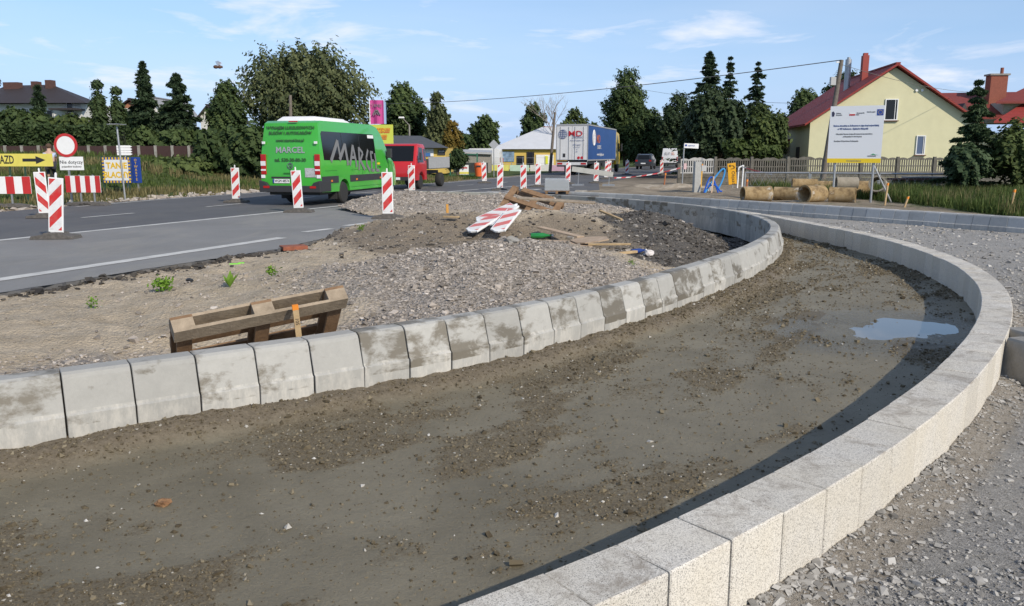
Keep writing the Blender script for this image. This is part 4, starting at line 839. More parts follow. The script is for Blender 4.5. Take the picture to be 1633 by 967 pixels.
m = MB(); m.box((-0.05, 1.9, 2.68), (1.35, 2.7, 0.15), taper=0.82); m.box((-0.05, 2.9, 2.66), (1.2, 1.4, 0.12), taper=0.8); ac = m.build('roof_unit', WHITE, bus, bevel=0.05, smooth=True)
m = MB(); m.box((0, 4.65, 2.66), (0.5, 0.35, 0.1), taper=0.7); m.build('roof_vent', PLAST, bus, bevel=0.03)
m = MB(); m.box((0.1, 0.12, 2.57), (0.28, 0.05, 0.04)); m.build('brake_light', REDL, bus)
# big hand-drawn lettering on the side: thick tapering strokes
def strokes(segs, sx):
    mb = MB()
    cut = []
    for (y0_, z0_), (y1_, z1_), wd in segs:                   # split where the side bends at the waist line
        if (z0_ - BELT) * (z1_ - BELT) < 0:
            u_ = (BELT - z0_) / (z1_ - z0_); ym = y0_ + (y1_ - y0_) * u_; cut += [((y0_, z0_), (ym, BELT), wd), ((ym, BELT), (y1_, z1_), wd)]
        else: cut.append(((y0_, z0_), (y1_, z1_), wd))
    for (y0_, z0_), (y1_, z1_), wd in cut:
        d = Vector((y1_ - y0_, z1_ - z0_)); n_ = Vector((-d.y, d.x)).normalized() * wd / 2
        q = [(y0_ + n_.x, z0_ + n_.y), (y1_ + n_.x, z1_ + n_.y), (y1_ - n_.x, z1_ - n_.y), (y0_ - n_.x, z0_ - n_.y)]
        mb.prism([(sx * (sidex(z, *PAR) + 0.016), y, z) for y, z in q], (-sx * 0.004, 0, 0))
    return mb
LET = [((0.75, 1.36), (1.42, 2.0), .16), ((1.42, 2.02), (1.50, 1.45), .13), ((1.42, 1.40), (1.98, 1.90), .15), ((1.98, 1.92), (2.05, 1.22), .15),
       ((2.22, 1.22), (2.62, 1.88), .13), ((2.62, 1.88), (2.78, 1.16), .13), ((2.36, 1.48), (2.75, 1.48), .10),
       ((2.98, 1.05), (3.12, 1.82), .12), ((3.12, 1.80), (3.42, 1.62), .10), ((3.42, 1.62), (3.10, 1.36), .10), ((3.12, 1.38), (3.50, 1.06), .13),
       ((3.92, 1.74), (3.68, 1.45), .11), ((3.68, 1.48), (3.70, 1.2), .11), ((3.70, 1.22), (3.98, 1.0), .12),
       ((4.14, 1.68), (4.14, 1.0), .11), ((4.12, 1.66), (4.36, 1.64), .09), ((4.12, 1.36), (4.34, 1.36), .09), ((4.12, 1.02), (4.40, 1.02), .10),
       ((4.52, 1.62), (4.56, 1.02), .11), ((4.54, 1.03), (4.88, 1.0), .11)]
for sx in (-1, 1): strokes(LET, sx).build('side_lettering', GREYP, bus)
side_panel('x', [(4.02, 2.14), (4.58, 2.14), (4.58, 2.25), (4.02, 2.25)], 1, PAR, WHITE, 0.012, 0.004).build('window_sticker', WHITE, bus)
side_panel('x', [(4.7, 1.22), (4.95, 1.22), (4.95, 1.29), (4.7, 1.29)], 1, PAR, YELLOW, 0.010, 0.004).build('yellow_sticker', YELLOW, bus)
SEAM = mat('seam', (0.02, 0.16, 0.015), 0.5)
for sx in (-1, 1):
    for pts in ([(4.70, 0.92), (4.72, 0.92), (4.72, 1.34), (4.70, 1.34)], [(3.30, 0.92), (3.32, 0.92), (3.32, 1.33), (3.30, 1.33)], [(5.86, 0.95), (5.88, 0.95), (5.88, 1.3), (5.86, 1.3)], [(2.3, 0.50), (5.4, 0.50), (5.4, 0.515), (2.3, 0.515)], [(0.3, 1.06), (1.2, 1.06), (1.2, 1.075), (0.3, 1.075)], [(2.3, 1.06), (4.68, 1.06), (4.68, 1.075), (2.3, 1.075)]): side_panel('x', pts, sx, PAR, SEAM, 0.004, 0.004).build('panel_seam', SEAM, bus)
    side_panel('x', [(4.82, 1.12), (5.02, 1.12), (5.02, 1.16), (4.82, 1.16)], sx, PAR, PLAST, 0.022, 0.03).build('door_handle', PLAST, bus)
    for yq in (1.75, 3.2): side_panel('x', [(yq, 1.40), (yq + 0.03, 1.40), (yq + 0.03, 2.27), (yq, 2.27)], sx, PAR, PLAST, 0.009, 0.004).build('window_pillar', BLACKP, bus)
m = MB(); m.prism([(-0.72, 5.40, 2.28), (0.72, 5.40, 2.28), (0.80, 5.93, 1.66), (-0.80, 5.93, 1.66)], (0, 0.012, 0.012)); m.build('windscreen', GLASS, bus)

# red flatbed truck coming the other way
be = R(11.5); co_ = Vector((-4.40, 37.0)); org = co_ - Vector((math.cos(be), -math.sin(be))) * 0.95
rt = thing('flatbed_truck', 'old red cab truck with grey drop-side bed meeting the minibus', 'truck', (org.x, org.y, 0.004), -be)
CABR = mat('truck_red', (0.50, 0.018, 0.022), 0.35, coat=0.4); ALU = mat('aluminium_boards', (0.48, 0.48, 0.47), 0.5, 0.12, 8, metal=0.3)
ol = [(0.02, 0.42), (0.40, 0.42)] + arch(0.98, 0.40, 0.42) + [(1.42, 0.42), (1.78, 0.42), (1.80, 1.2), (1.76, 1.95), (1.62, 2.06), (0.80, 2.08), (0.62, 2.02), (0.16, 1.22), (0.02, 1.05), (-0.02, 0.7)]
car_body('cab', ol, 0.95, (0.60, 1.15), 0.10, CABR, rt, 0.06)
PR = (0.95, 1.15, 0.10, 2.08)
for sx in (-1, 1):
    side_panel('x', [(0.42, 1.22), (1.30, 1.22), (1.30, 1.88), (0.80, 1.92)], sx, PR, GLASS).build('door_window', GLASS, rt)
    side_panel('x', [(1.42, 1.3), (1.68, 1.3), (1.68, 1.85), (1.42, 1.85)], sx, PR, GLASS).build('quarter_window', GLASS, rt)
    m = MB(); m.box((sx * 0.72, -0.02, 0.78), (0.24, 0.04, 0.18)); m.build('headlight', WLENS, rt, bevel=0.015)
    m = MB(); m.box((sx * 1.10, 0.35, 1.5), (0.06, 0.12, 0.34)); m.bar((sx * 0.9, 0.4, 1.35), (sx * 1.09, 0.35, 1.4), 0.025); m.build('mirror', PLAST, rt)
    wheel(rt, sx * 0.80, 0.98, 0.33, 0.2); wheel(rt, sx * 0.80, 4.35, 0.35, 0.3)
    m = MB(); m.box((sx * 0.98, 3.75, 1.20), (0.04, 3.6, 0.54)); m.build('drop_side', ALU, rt)
m = MB(); m.prism([(-0.80, 0.20, 1.27), (0.80, 0.20, 1.27), (0.74, 0.60, 1.97), (-0.74, 0.60, 1.97)], (0, -0.014, 0.006)); m.build('windscreen', GLASS, rt)
m = MB(); m.box((0, -0.03, 0.50), (1.86, 0.08, 0.16)); m.build('bumper', PLAST, rt); m = MB(); m.box((0, -0.035, 0.50), (0.5, 0.1, 0.11)); m.build('number_plate', WHITE, rt)
m = MB(); m.box((0, 3.75, 0.92), (1.98, 3.6, 0.05)); m.box((0, 3.6, 0.72), (0.8, 3.7, 0.16)); m.box((0, 1.95, 1.16), (1.98, 0.04, 0.44)); m.box((0, 5.55, 1.16), (1.98, 0.04, 0.44)); m.build('load_bed', mat('bed_frame', (0.07, 0.07, 0.07), 0.7), rt)
m = MB(); m.prism([(-0.7, 2.4, 1.0), (0.7, 2.4, 1.0), (0.65, 2.6, 1.42), (-0.5, 2.6, 1.45)], (0, 1.6, 0)); m.build('load', mat('yellow_load', (0.62, 0.48, 0.08), 0.7, 0.15), rt)

# curtain-side lorry
be = R(16.5); co_ = Vector((bx(937, 64), 64.0)); org = co_ - Vector((math.cos(be), -math.sin(be))) * 1.27
lo = thing('lorry', 'large lorry with white rear doors and blue curtain sides driving away', 'lorry', (org.x, org.y, 0.004), -be)
LW = mat('lorry_white', (0.66, 0.66, 0.66), 0.5, 0.06, 2); LB = mat('lorry_blue', (0.018, 0.075, 0.26), 0.5, 0.12, 1.2); LFR = mat('lorry_frame', (0.42, 0.42, 0.42), 0.5, metal=0.3)
m = MB(); m.box((0, 6.8, 2.52), (2.50, 13.5, 2.70)); m.build('curtain', LB, lo)
m = MB()
for x_ in (-1.255, 1.255): m.box((x_, 0.03, 2.5), (0.05, 0.10, 2.85)); m.box((x_, 13.55, 2.5), (0.05, 0.10, 2.85)); m.box((x_, 6.8, 1.17), (0.04, 13.5, 0.10)); m.box((x_, 6.8, 3.90), (0.05, 13.6, 0.10))
m.box((0, 6.8, 3.915), (2.52, 13.6, 0.07)); m.box((0, 0.02, 3.88), (2.5, 0.09, 0.12)); m.build('frame', LFR, lo)
for x_ in (-0.615, 0.615):
    m = MB(); m.box((x_, 0.02, 2.50), (1.21, 0.05, 2.60)); d_ = m.build('rear_door', LW, lo, bevel=0.01)
    m = MB(); m.cyl((x_ * 1.5, -0.03, 1.25), (x_ * 1.5, -0.03, 3.75), 0.018); m.cyl((x_ * 0.4, -0.03, 1.25), (x_ * 0.4, -0.03, 3.75), 0.018); m.build('lock_rod', LFR, d_)
MDR = mat('print_red', (0.50, 0.02, 0.03), 0.5); MDB = mat('print_blue', (0.05, 0.09, 0.25), 0.5); MDO = mat('print_orange', (0.55, 0.14, 0.05), 0.5)
def globe(parent, c, r, mm, side=False):
    mb = MB(); P_ = lambda u_, v_: (c[0] + u_, c[1], c[2] + v_) if not side else (c[0], c[1] + u_, c[2] + v_)
    for rx_ in (1.0, 0.55, 0.12): mb.tube([P_(math.cos(a) * r * rx_, math.sin(a) * r) for a in np.linspace(0, 2 * math.pi, 25)], r * 0.04, 4)
    for h_ in (-0.45, 0, 0.45): q = math.sqrt(1 - h_ * h_); mb.bar(P_(-r * q, r * h_), P_(r * q, r * h_), r * 0.06)
    return mb.build('globe_emblem', mm, parent)
globe(lo, (-0.72, -0.05, 3.18), 0.34, MDB); text('lettering', 'MD', 0.60, MDR, lo, (0.28, -0.05, 3.20), sx=1.3, bold=0.004); text('lettering', 'LOGISTIC', 0.20, MDB, lo, (0.45, -0.05, 2.92), shear=0.2)
for i, s_ in enumerate(('www.md-logistic.com', '', 'MD Logistic', 'Sp. z o.o.', 'ul.', 'tel.')): 
    if s_: text('lettering', s_, 0.13, MDB, lo, (0.42, -0.05, 2.70 - i * 0.17))
m = MB(); m.box((-0.62, -0.015, 1.55), (0.2, 0.02, 0.28)); m.build('plate_holder', PLAST, lo)
for x_ in (0.55, 0.82): m = MB(); m.lathe([(0.0, -0.02), (0.11, -0.02), (0.11, 0.0)], 18, 'Y', (x_, -0.01, 1.36)); m.build('round_sticker', MDR, lo)
globe(lo, (1.262, 2.6, 2.95), 0.62, WHITE, True); text('lettering', 'MD', 0.95, MDO, lo, (1.263, 4.6, 2.85), rot=(math.pi / 2, 0, math.pi / 2), bold=0.006, sx=1.15); text('lettering', 'LOGISTIC', 0.42, WHITE, lo, (1.263, 5.0, 2.2), rot=(math.pi / 2, 0, math.pi / 2)); text('lettering', 'www.md-logistic.com', 0.36, WHITE, lo, (1.263, 5.6, 1.62), rot=(math.pi / 2, 0, math.pi / 2))
m = MB(); m.box((0, 6.5, 0.98), (2.4, 12.8, 0.22)); m.box((0, 6.5, 0.75), (0.9, 12.5, 0.25)); m.box((0, 0.05, 0.72), (2.4, 0.1, 0.12)); m.build('chassis', BLACKP, lo)
m = MB(); m.box((0, -0.02, 0.90), (2.45, 0.08, 0.22)); rb = m.build('rear_bar', LW, lo)
for x_ in (-0.95, 0.95): m = MB(); m.box((x_, -0.065, 0.90), (0.42, 0.02, 0.14)); m.build('tail_light', REDL, lo)
for y_ in (3.2, 4.5, 5.8, 11.5): 
    for sx in (-1, 1): wheel(lo, sx * 1.05, y_, 0.48, 0.36)
for sx in (-1, 1): m = MB(); m.box((sx * 1.22, 8.6, 0.80), (0.03, 3.8, 0.5)); m.build('side_guard', PLAST, lo)
CABY = mat('cab_yellow', (0.66, 0.44, 0.02), 0.4, coat=0.3)
m = MB(); m.prism([(-1.22, 14.0, 0.7), (-1.22, 16.2, 0.7), (-1.22, 16.3, 1.6), (-1.22, 16.0, 2.9), (-1.22, 15.6, 3.6), (-1.22, 14.0, 3.75)], (2.44, 0, 0)); m.build('cab', CABY, lo, bevel=0.06)
for sx in (-1, 1):
    m = MB(); m.prism([(sx * 1.226, 14.9, 1.9), (sx * 1.226, 15.95, 1.9), (sx * 1.226, 15.75, 2.7), (sx * 1.226, 14.9, 2.7)], (sx * 0.008, 0, 0)); m.build('cab_window', GLASS, lo); wheel(lo, sx * 1.05, 15.4, 0.48, 0.32)
    m = MB(); m.box((sx * 1.42, 16.0, 2.3), (0.12, 0.2, 0.7)); m.build('mirror', PLAST, lo)

# dark estate car, white vans
def small_vehicle(name, lab, cat, px, Y, al, bodyc, kind):
    x_ = bx(px, Y); v_ = thing(name, lab, cat, (x_, Y, 0.006 if kind != 'yard' else landz(x_, Y)), -al)
    if kind == 'suv':
        ol = [(0.05, 0.35)] + arch(0.95, 0.38, 0.36) + arch(3.75, 0.38, 0.36) + [(4.6, 0.38), (4.68, 0.7), (4.5, 0.98), (3.5, 1.12), (3.2, 1.18), (2.5, 1.62), (2.0, 1.70), (0.75, 1.68), (0.45, 1.6), (0.12, 1.08), (0.0, 0.85), (0.0, 0.5)]
        hw, be_, tin, zm_, r_ = 0.92, 1.08, 0.2, 1.70, 0.34
    else:
        ol = [(0.03, 0.38)] + arch(1.15, 0.40, 0.38) + arch(4.2, 0.40, 0.38) + [(5.1, 0.4), (5.2, 0.8), (4.9, 1.2), (4.5, 1.35), (3.8, 2.2), (3.5, 2.4), (0.3, 2.42), (0.12, 2.35), (0.03, 1.4), (0.0, 0.6)]
        hw, be_, tin, zm_, r_ = 1.0, 1.3, 0.13, 2.42, 0.34
    car_body('body', ol, hw, (0.55, be_), tin, bodyc, v_, 0.08, nose=(ol[-8][0] if kind == 'suv' else 4.0, 0.12))
    par = (hw, be_, tin, zm_)
    for sx in (-1, 1):
        if kind == 'suv':
            side_panel('x', [(0.55, 1.12), (3.0, 1.12), (2.45, 1.52), (1.9, 1.58), (0.8, 1.56)], sx, par, GLASS).build('side_window', GLASS, v_)
            m = MB(); m.box((sx * 0.76, -0.005, 0.95), (0.26, 0.04, 0.16)); m.build('tail_light', REDL, v_)
        else:
            side_panel('x', [(3.0, 1.35), (4.15, 1.35), (3.7, 1.95), (3.0, 1.98)], sx, par, GLASS).build('door_window', GLASS, v_)
            m = MB(); m.box((sx * 0.92, -0.005, 1.1), (0.12, 0.04, 0.5)); m.build('tail_light', REDL, v_)
        wy = (0.95, 3.75) if kind == 'suv' else (1.15, 4.2)
        for y_ in wy: wheel(v_, sx * (hw - 0.13), y_, r_, 0.22)
    m = MB(); m.box((0, -0.03, 0.5), (hw * 2, 0.1, 0.24)); m.build('bumper', PLAST, v_); m = MB(); m.box((0, -0.085, 0.66 if kind == 'suv' else 0.7), (0.52, 0.02, 0.12)); m.build('number_plate', WHITE, v_)
    if kind == 'suv': m = MB(); m.prism([(-0.66, 0.15, 1.12), (0.66, 0.15, 1.12), (0.58, 0.42, 1.55), (-0.58, 0.42, 1.55)], (0, -0.02, 0.01)); m.build('rear_window', GLASS, v_); m = MB(); m.box((-.62, 1.3, 1.74), (.04, 1.5, .04)); m.box((.62, 1.3, 1.74), (.04, 1.5, .04)); m.build('roof_rail', PLAST, v_)
    return v_
small_vehicle('estate_car', 'dark grey estate car driving away behind the lorry', 'car', 1026, 91, R(17), mat('car_dark', (0.022, 0.024, 0.027), 0.3, coat=0.5), 'suv')
vw = small_vehicle('white_van', 'white panel van with red and dark letters beyond the dark car', 'van', 1068, 104, R(12), mat('van_white', (0.70, 0.70, 0.70), 0.35, coat=0.3), 'van')
text('lettering', 'ELT', 0.46, GREYP, vw, (-0.30, -0.03, 1.75), sx=0.95); text('lettering', 'EL', 0.46, MDO, vw, (0.40, -0.03, 1.75), sx=0.95)
yv = small_vehicle('white_van', 'white panel van parked before the yellow building, seen from the side', 'van', 800, 92, R(-80), mat('van_white', (0.70, 0.70, 0.70), 0.35, coat=0.3), 'yard')
pc = small_vehicle('estate_car', 'dark parked car by the brown fence on the left, mostly hidden', 'car', 286, 60, R(80), mat('car_dark', (0.022, 0.024, 0.027), 0.3, coat=0.5), 'suv'); pc.location.z = landz(pc.location.x, 60)
# ---- trees
def leaves(name, P, size, m, parent, droop=0.0, aspect=1.6, tint=None, N=None, A=None):
    """one quad per leaf clump: P (n,3) centres, random orientation biased upward"""
    n = len(P); size = np.broadcast_to(np.asarray(size, float), (n,))
    nrm = RNG.normal(0, 1, (n, 3)) if N is None else N + RNG.normal(0, 0.45, (n, 3))
    nrm[:, 2] = np.abs(nrm[:, 2]) + 0.15; nrm /= np.linalg.norm(nrm, axis=1)[:, None]
    a = RNG.normal(0, 1, (n, 3)) if A is None else A + RNG.normal(0, 0.35, (n, 3))
    a[:, 2] -= droop; a -= (a * nrm).sum(1)[:, None] * nrm; a /= np.linalg.norm(a, axis=1)[:, None] + 1e-9; b = np.cross(nrm, a)
    s2 = (size * 0.5)[:, None]; j = lambda: 0.7 + 0.6 * RNG.random((n, 1))
    V = np.stack([P + a * s2 * aspect * j(), P + b * s2 * j(), P - a * s2 * aspect * j(), P - b * s2 * j()], 1).reshape(-1, 3)
    F = np.arange(n * 4).reshape(n, 4); tt = np.clip(RNG.normal(0.45, 0.25, n) if tint is None else tint + RNG.normal(0, 0.16, n), 0, 1)
    return npmesh(name, V, F, m, parent, attrs=dict(tint=np.repeat(tt, 4)))
def lobes_cloud(lobes, n, shell=0.55):
    vol = np.array([l[3] * l[4] * l[5] for l in lobes]) ** 0.7; k_ = RNG.choice(len(lobes), n, p=vol / vol.sum()); Lb = np.array(lobes)[k_]
    d = RNG.normal(0, 1, (n, 3)); d /= np.linalg.norm(d, axis=1)[:, None]; rr = (shell + (1 - shell) * RNG.random(n)) ** 0.8
    rr *= 0.86 + 0.30 * np.array([math.sin(5 * a + 3 * c + i) for a, c, i in zip(d[:, 0] * 2, d[:, 2] * 2, k_)])
    rr = np.where(RNG.random(n) < 0.10, rr * RNG.uniform(1.0, 1.28, n), rr)
    return Lb[:, :3] + d * rr[:, None] * Lb[:, 3:6], d, k_
BARK = mat('bark', (0.11, 0.085, 0.062), 0.95, 0.35, 12, 0.6, 30)
def trunk(root, h, r, top, limbs=(), m=None):
    mb = MB(); prev = Vector((0, 0, 0)); pr = r
    for i in range(1, 6):
        u_ = i / 5; p = Vector((random.gauss(0, 0.02) * h * 0.4, random.gauss(0, 0.02) * h * 0.4, top * u_)); nr = r * (1 - 0.75 * u_); mb.cyl(prev, p, pr, nr, 8, caps=(i in (1, 5))); prev, pr = p, nr
    for l in limbs:
        z0 = l[2] * 0.45 + 0.1 * h; mb.cyl((0, 0, min(z0, top * 0.9)), (l[0], l[1], l[2]), r * 0.4, r * 0.08, 6)
    return mb.build('trunk', m or BARK, root, smooth=True)
def broad_tree(name, label, px0, px1, ptop, Y, kind, nl=9, n0=6500, leaf=0.34, base_frac=0.12, z0=None, group=None, squash=1.0, pbot=None, irr=1.0):
    x = bx((px0 + px1) / 2, Y, 5); z0 = landz(x, Y) if z0 is None else z0; wd = bx(px1, Y, 5) - bx(px0, Y, 5); h = bz(ptop, Y) - z0
    root = thing(name, label, 'tree', (x, Y, z0), 0, group); lb = []; zlow = base_frac * h; n = int(n0 * 2.45); leaf = leaf * 0.52; nl = int(nl * 1.7)
    for i in range(nl):
        u_ = (i + 0.5) / nl; zc_ = zlow + (h - zlow) * (0.10 + 0.76 * u_); prof = math.sqrt(max(0.12, 1 - (abs(2 * u_ - 0.85) / (1.15 if u_ > 0.42 else 1.15)) ** 2.4))
        rr = wd * 0.5 * prof; a = i * 2.4 + random.random(); off = rr * random.uniform(0.35, 0.72) * irr; r_ = rr * random.uniform(0.32, 0.58)
        lb.append((math.cos(a) * off, math.sin(a) * off, zc_, r_, r_, min(r_ * 0.95, (h - zlow) * 0.26) * squash))
    lb.append((0, 0, h - wd * 0.18, wd * 0.22, wd * 0.22, wd * 0.18)); lb.append((0, 0, zlow + (h - zlow) * 0.48, wd * 0.34, wd * 0.34, (h - zlow) * 0.42))
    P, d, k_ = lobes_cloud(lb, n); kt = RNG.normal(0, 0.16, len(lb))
    leaves('crown', P, leaf * (0.7 + 0.6 * RNG.random(n)), LEAF[kind], root, droop=0.4 if kind != 'willow' else 2.0, tint=0.45 + 1.4 * kt[k_] + 0.24 * d[:, 2], N=d)  # upward-facing leaves tinted lighter, top light put into the colour
    trunk(root, h, max(0.12, wd * 0.035), h * 0.72, lb[:7]); return root
def conifer(name, label, px, ptop, wpx, Y, kind='spruce', n=5200, sparse=False, z0=None, group=None, full=0.0):
    x = bx(px, Y, 5); z0 = landz(x, Y) if z0 is None else z0; h = bz(ptop, Y) - z0; r0 = wpx / 2 / FOC * Y
    root = thing(name, label, 'tree', (x, Y, z0), 0, group)
    nw = int(h * (5.0 if not sparse else 3.6)); P = []; T_ = []; mb = MB(); mb.cyl((0, 0, 0), (0, 0, h), max(0.06, h * 0.016), 0.015, 7)
    per = max(5, int(n * 2.2 / (nw * 5))); A_ = []
    for i in range(nw):
        u_ = (i + random.random()) / nw; zc_ = h * (0.06 + 0.93 * u_); rl = r0 * ((1 - u_) ** (0.85 - 0.4 * full) + 0.03) * random.uniform(0.75, 1.15)
        for j in range(5):
            a = random.uniform(0, 2 * math.pi); lr = rl * random.uniform(0.55, 1.2); dz_ = lr * random.uniform(-0.5, 0.05) + 0.10 * (1 - u_)
            if lr > 0.25: mb.cyl((0, 0, zc_), (math.cos(a) * lr * 0.8, math.sin(a) * lr * 0.8, zc_ + dz_ * 0.8), 0.02, 0.008, 4, caps=False)
            for q in range(per):
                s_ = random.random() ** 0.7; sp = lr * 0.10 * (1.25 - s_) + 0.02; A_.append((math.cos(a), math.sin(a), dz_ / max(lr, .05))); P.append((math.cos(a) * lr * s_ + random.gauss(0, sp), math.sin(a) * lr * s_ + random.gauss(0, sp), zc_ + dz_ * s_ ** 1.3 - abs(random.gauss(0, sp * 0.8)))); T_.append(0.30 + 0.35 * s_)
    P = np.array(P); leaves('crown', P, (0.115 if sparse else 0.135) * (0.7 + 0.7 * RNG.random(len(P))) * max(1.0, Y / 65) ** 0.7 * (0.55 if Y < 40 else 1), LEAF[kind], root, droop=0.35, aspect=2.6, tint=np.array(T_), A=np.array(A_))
    mb.build('trunk', BARK, root); return root
def shrub(name, label, px0, px1, ptop, pbot, Y, kind='bush', n=2500, leaf=0.2, depth=None, group=None, cat='shrub', nl=8):
    x = bx((px0 + px1) / 2, Y); wd = bx(px1, Y) - bx(px0, Y); zt_, zb_ = bz(ptop, Y), bz(pbot, Y); h = zt_ - zb_; dp = depth or wd * 0.6
    root = thing(name, label, cat, (x, Y, zb_), 0, group)
    lb = [(random.uniform(-.38, .38) * wd, random.uniform(-.3, .3) * dp, h * random.uniform(0.35, 0.72), max(wd * 0.16, 0.3), max(dp * 0.2, 0.3), h * random.uniform(0.22, 0.34)) for _ in range(nl)] + [(0, 0, h * 0.45, wd * 0.48, dp * 0.4, h * 0.46)]
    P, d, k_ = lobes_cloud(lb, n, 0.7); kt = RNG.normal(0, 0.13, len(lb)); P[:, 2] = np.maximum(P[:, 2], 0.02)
    leaves('foliage', P, leaf * (0.6 + 0.8 * RNG.random(n)), LEAF[kind], root, tint=0.45 + 1.4 * kt[k_] + 0.22 * d[:, 2], N=d)  # foliage facing up gets a paler tint, painted light from above
    mb = MB()
    for i in range(5): l = lb[i]; mb.cyl((l[0] * 0.2, l[1] * 0.2, 0), (l[0], l[1], l[2]), 0.035, 0.01, 5)
    mb.build('stem', BARK, root); return root
def hedge(name, label, px0, px1, ptop, pbot, Y, kind, n=6000, leaf=0.22, depth=1.6, Y1=None):
    Y1 = Y1 or Y; x0, x1 = bx(px0, Y), bx(px1, Y1); zt_, zb_ = bz(ptop, Y), bz(pbot, Y); L_ = math.hypot(x1 - x0, Y1 - Y)
    root = thing(name, label, 'hedge', (x0, Y, zb_), math.atan2(Y1 - Y, x1 - x0)); h = zt_ - zb_
    P = np.stack([RNG.uniform(0, L_, n), RNG.uniform(-depth / 2, depth / 2, n), RNG.uniform(0, 1, n) * h], 1); f = RNG.random(n); P[f < .5, 1] = -depth / 2; P[f > .7, 2] = h
    P += RNG.normal(0, 0.10, P.shape); P[:, 2] += 0.18 * (fbm(P[:, 0], P[:, 1], 0.6, 3) - 0.5) * (P[:, 2] > h * .6)
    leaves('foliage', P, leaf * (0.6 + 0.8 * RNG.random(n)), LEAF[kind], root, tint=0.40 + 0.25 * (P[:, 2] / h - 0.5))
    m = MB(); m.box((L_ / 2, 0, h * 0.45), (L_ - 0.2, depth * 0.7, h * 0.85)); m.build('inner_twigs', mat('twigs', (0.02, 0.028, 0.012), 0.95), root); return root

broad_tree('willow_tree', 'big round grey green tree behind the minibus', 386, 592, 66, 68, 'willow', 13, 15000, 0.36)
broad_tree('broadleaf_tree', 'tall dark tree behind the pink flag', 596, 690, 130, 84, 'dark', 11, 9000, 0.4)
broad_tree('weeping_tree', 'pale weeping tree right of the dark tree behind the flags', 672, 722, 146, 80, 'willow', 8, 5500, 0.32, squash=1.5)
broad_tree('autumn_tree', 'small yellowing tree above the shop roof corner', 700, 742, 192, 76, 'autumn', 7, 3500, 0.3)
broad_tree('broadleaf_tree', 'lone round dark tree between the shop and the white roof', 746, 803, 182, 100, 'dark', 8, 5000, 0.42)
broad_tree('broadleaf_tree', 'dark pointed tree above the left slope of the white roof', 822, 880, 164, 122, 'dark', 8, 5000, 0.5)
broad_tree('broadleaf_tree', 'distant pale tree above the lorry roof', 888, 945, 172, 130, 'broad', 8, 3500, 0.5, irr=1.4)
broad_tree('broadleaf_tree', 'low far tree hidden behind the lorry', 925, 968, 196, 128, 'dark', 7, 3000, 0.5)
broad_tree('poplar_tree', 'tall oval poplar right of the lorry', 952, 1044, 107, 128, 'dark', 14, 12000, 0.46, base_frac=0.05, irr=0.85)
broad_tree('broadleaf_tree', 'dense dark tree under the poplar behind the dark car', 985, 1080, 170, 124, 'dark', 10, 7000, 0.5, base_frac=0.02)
conifer('spruce_tree', 'tallest spruce with bare top in the dark clump left of the house', 1128, 80, 110, 70, n=7000)
conifer('spruce_tree', 'slender spruce just right of the tallest spruce', 1161, 90, 66, 72, n=4200, sparse=True)
conifer('spruce_tree', 'open crowned spruce nearest the red roof', 1205, 98, 84, 74, n=4800, sparse=True)
broad_tree('yew_tree', 'broad dark evergreen in front of the spruces', 1084, 1188, 136, 60, 'yew', 13, 9000, 0.26, base_frac=0.0)
broad_tree('yew_tree', 'brownish evergreen left of the broad dark one', 1046, 1116, 146, 118, 'yew', 10, 6500, 0.44, base_frac=0.0)
broad_tree('broadleaf_tree', 'green leafy tree between the spruces and the house', 1176, 1250, 166, 62, 'broad', 10, 7000, 0.28, base_frac=0.05)
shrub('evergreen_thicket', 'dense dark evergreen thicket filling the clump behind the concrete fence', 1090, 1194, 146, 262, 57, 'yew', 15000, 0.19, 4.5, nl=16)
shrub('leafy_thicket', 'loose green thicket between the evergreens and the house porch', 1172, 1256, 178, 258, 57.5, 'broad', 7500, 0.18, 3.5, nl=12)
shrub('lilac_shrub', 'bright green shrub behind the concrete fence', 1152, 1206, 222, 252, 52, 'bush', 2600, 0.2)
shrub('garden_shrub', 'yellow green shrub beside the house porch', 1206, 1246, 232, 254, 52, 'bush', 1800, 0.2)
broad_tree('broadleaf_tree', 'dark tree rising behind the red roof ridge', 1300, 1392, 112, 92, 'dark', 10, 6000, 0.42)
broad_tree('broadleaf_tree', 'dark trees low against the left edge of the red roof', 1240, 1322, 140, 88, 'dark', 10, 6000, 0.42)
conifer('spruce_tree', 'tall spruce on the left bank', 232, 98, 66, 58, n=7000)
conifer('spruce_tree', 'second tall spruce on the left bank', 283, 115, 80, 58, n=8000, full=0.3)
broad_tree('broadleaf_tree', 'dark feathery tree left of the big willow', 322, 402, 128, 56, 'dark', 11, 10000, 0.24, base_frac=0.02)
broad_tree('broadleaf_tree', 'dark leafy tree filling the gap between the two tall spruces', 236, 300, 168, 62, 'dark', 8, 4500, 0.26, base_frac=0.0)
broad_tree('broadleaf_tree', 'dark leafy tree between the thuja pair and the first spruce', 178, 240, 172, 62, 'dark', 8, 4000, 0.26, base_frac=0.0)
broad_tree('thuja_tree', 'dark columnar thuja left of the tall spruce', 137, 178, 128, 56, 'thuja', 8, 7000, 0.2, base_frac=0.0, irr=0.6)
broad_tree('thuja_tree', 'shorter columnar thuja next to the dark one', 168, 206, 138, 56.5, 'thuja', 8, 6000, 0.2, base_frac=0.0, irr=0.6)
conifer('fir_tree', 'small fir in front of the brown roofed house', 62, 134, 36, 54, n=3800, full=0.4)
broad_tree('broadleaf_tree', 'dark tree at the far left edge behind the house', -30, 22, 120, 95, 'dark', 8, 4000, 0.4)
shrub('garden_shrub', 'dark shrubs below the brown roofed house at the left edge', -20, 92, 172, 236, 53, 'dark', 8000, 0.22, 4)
shrub('garden_shrub', 'green shrubs beneath the white house wall', 70, 150, 182, 232, 54, 'broad', 5000, 0.22, 4)
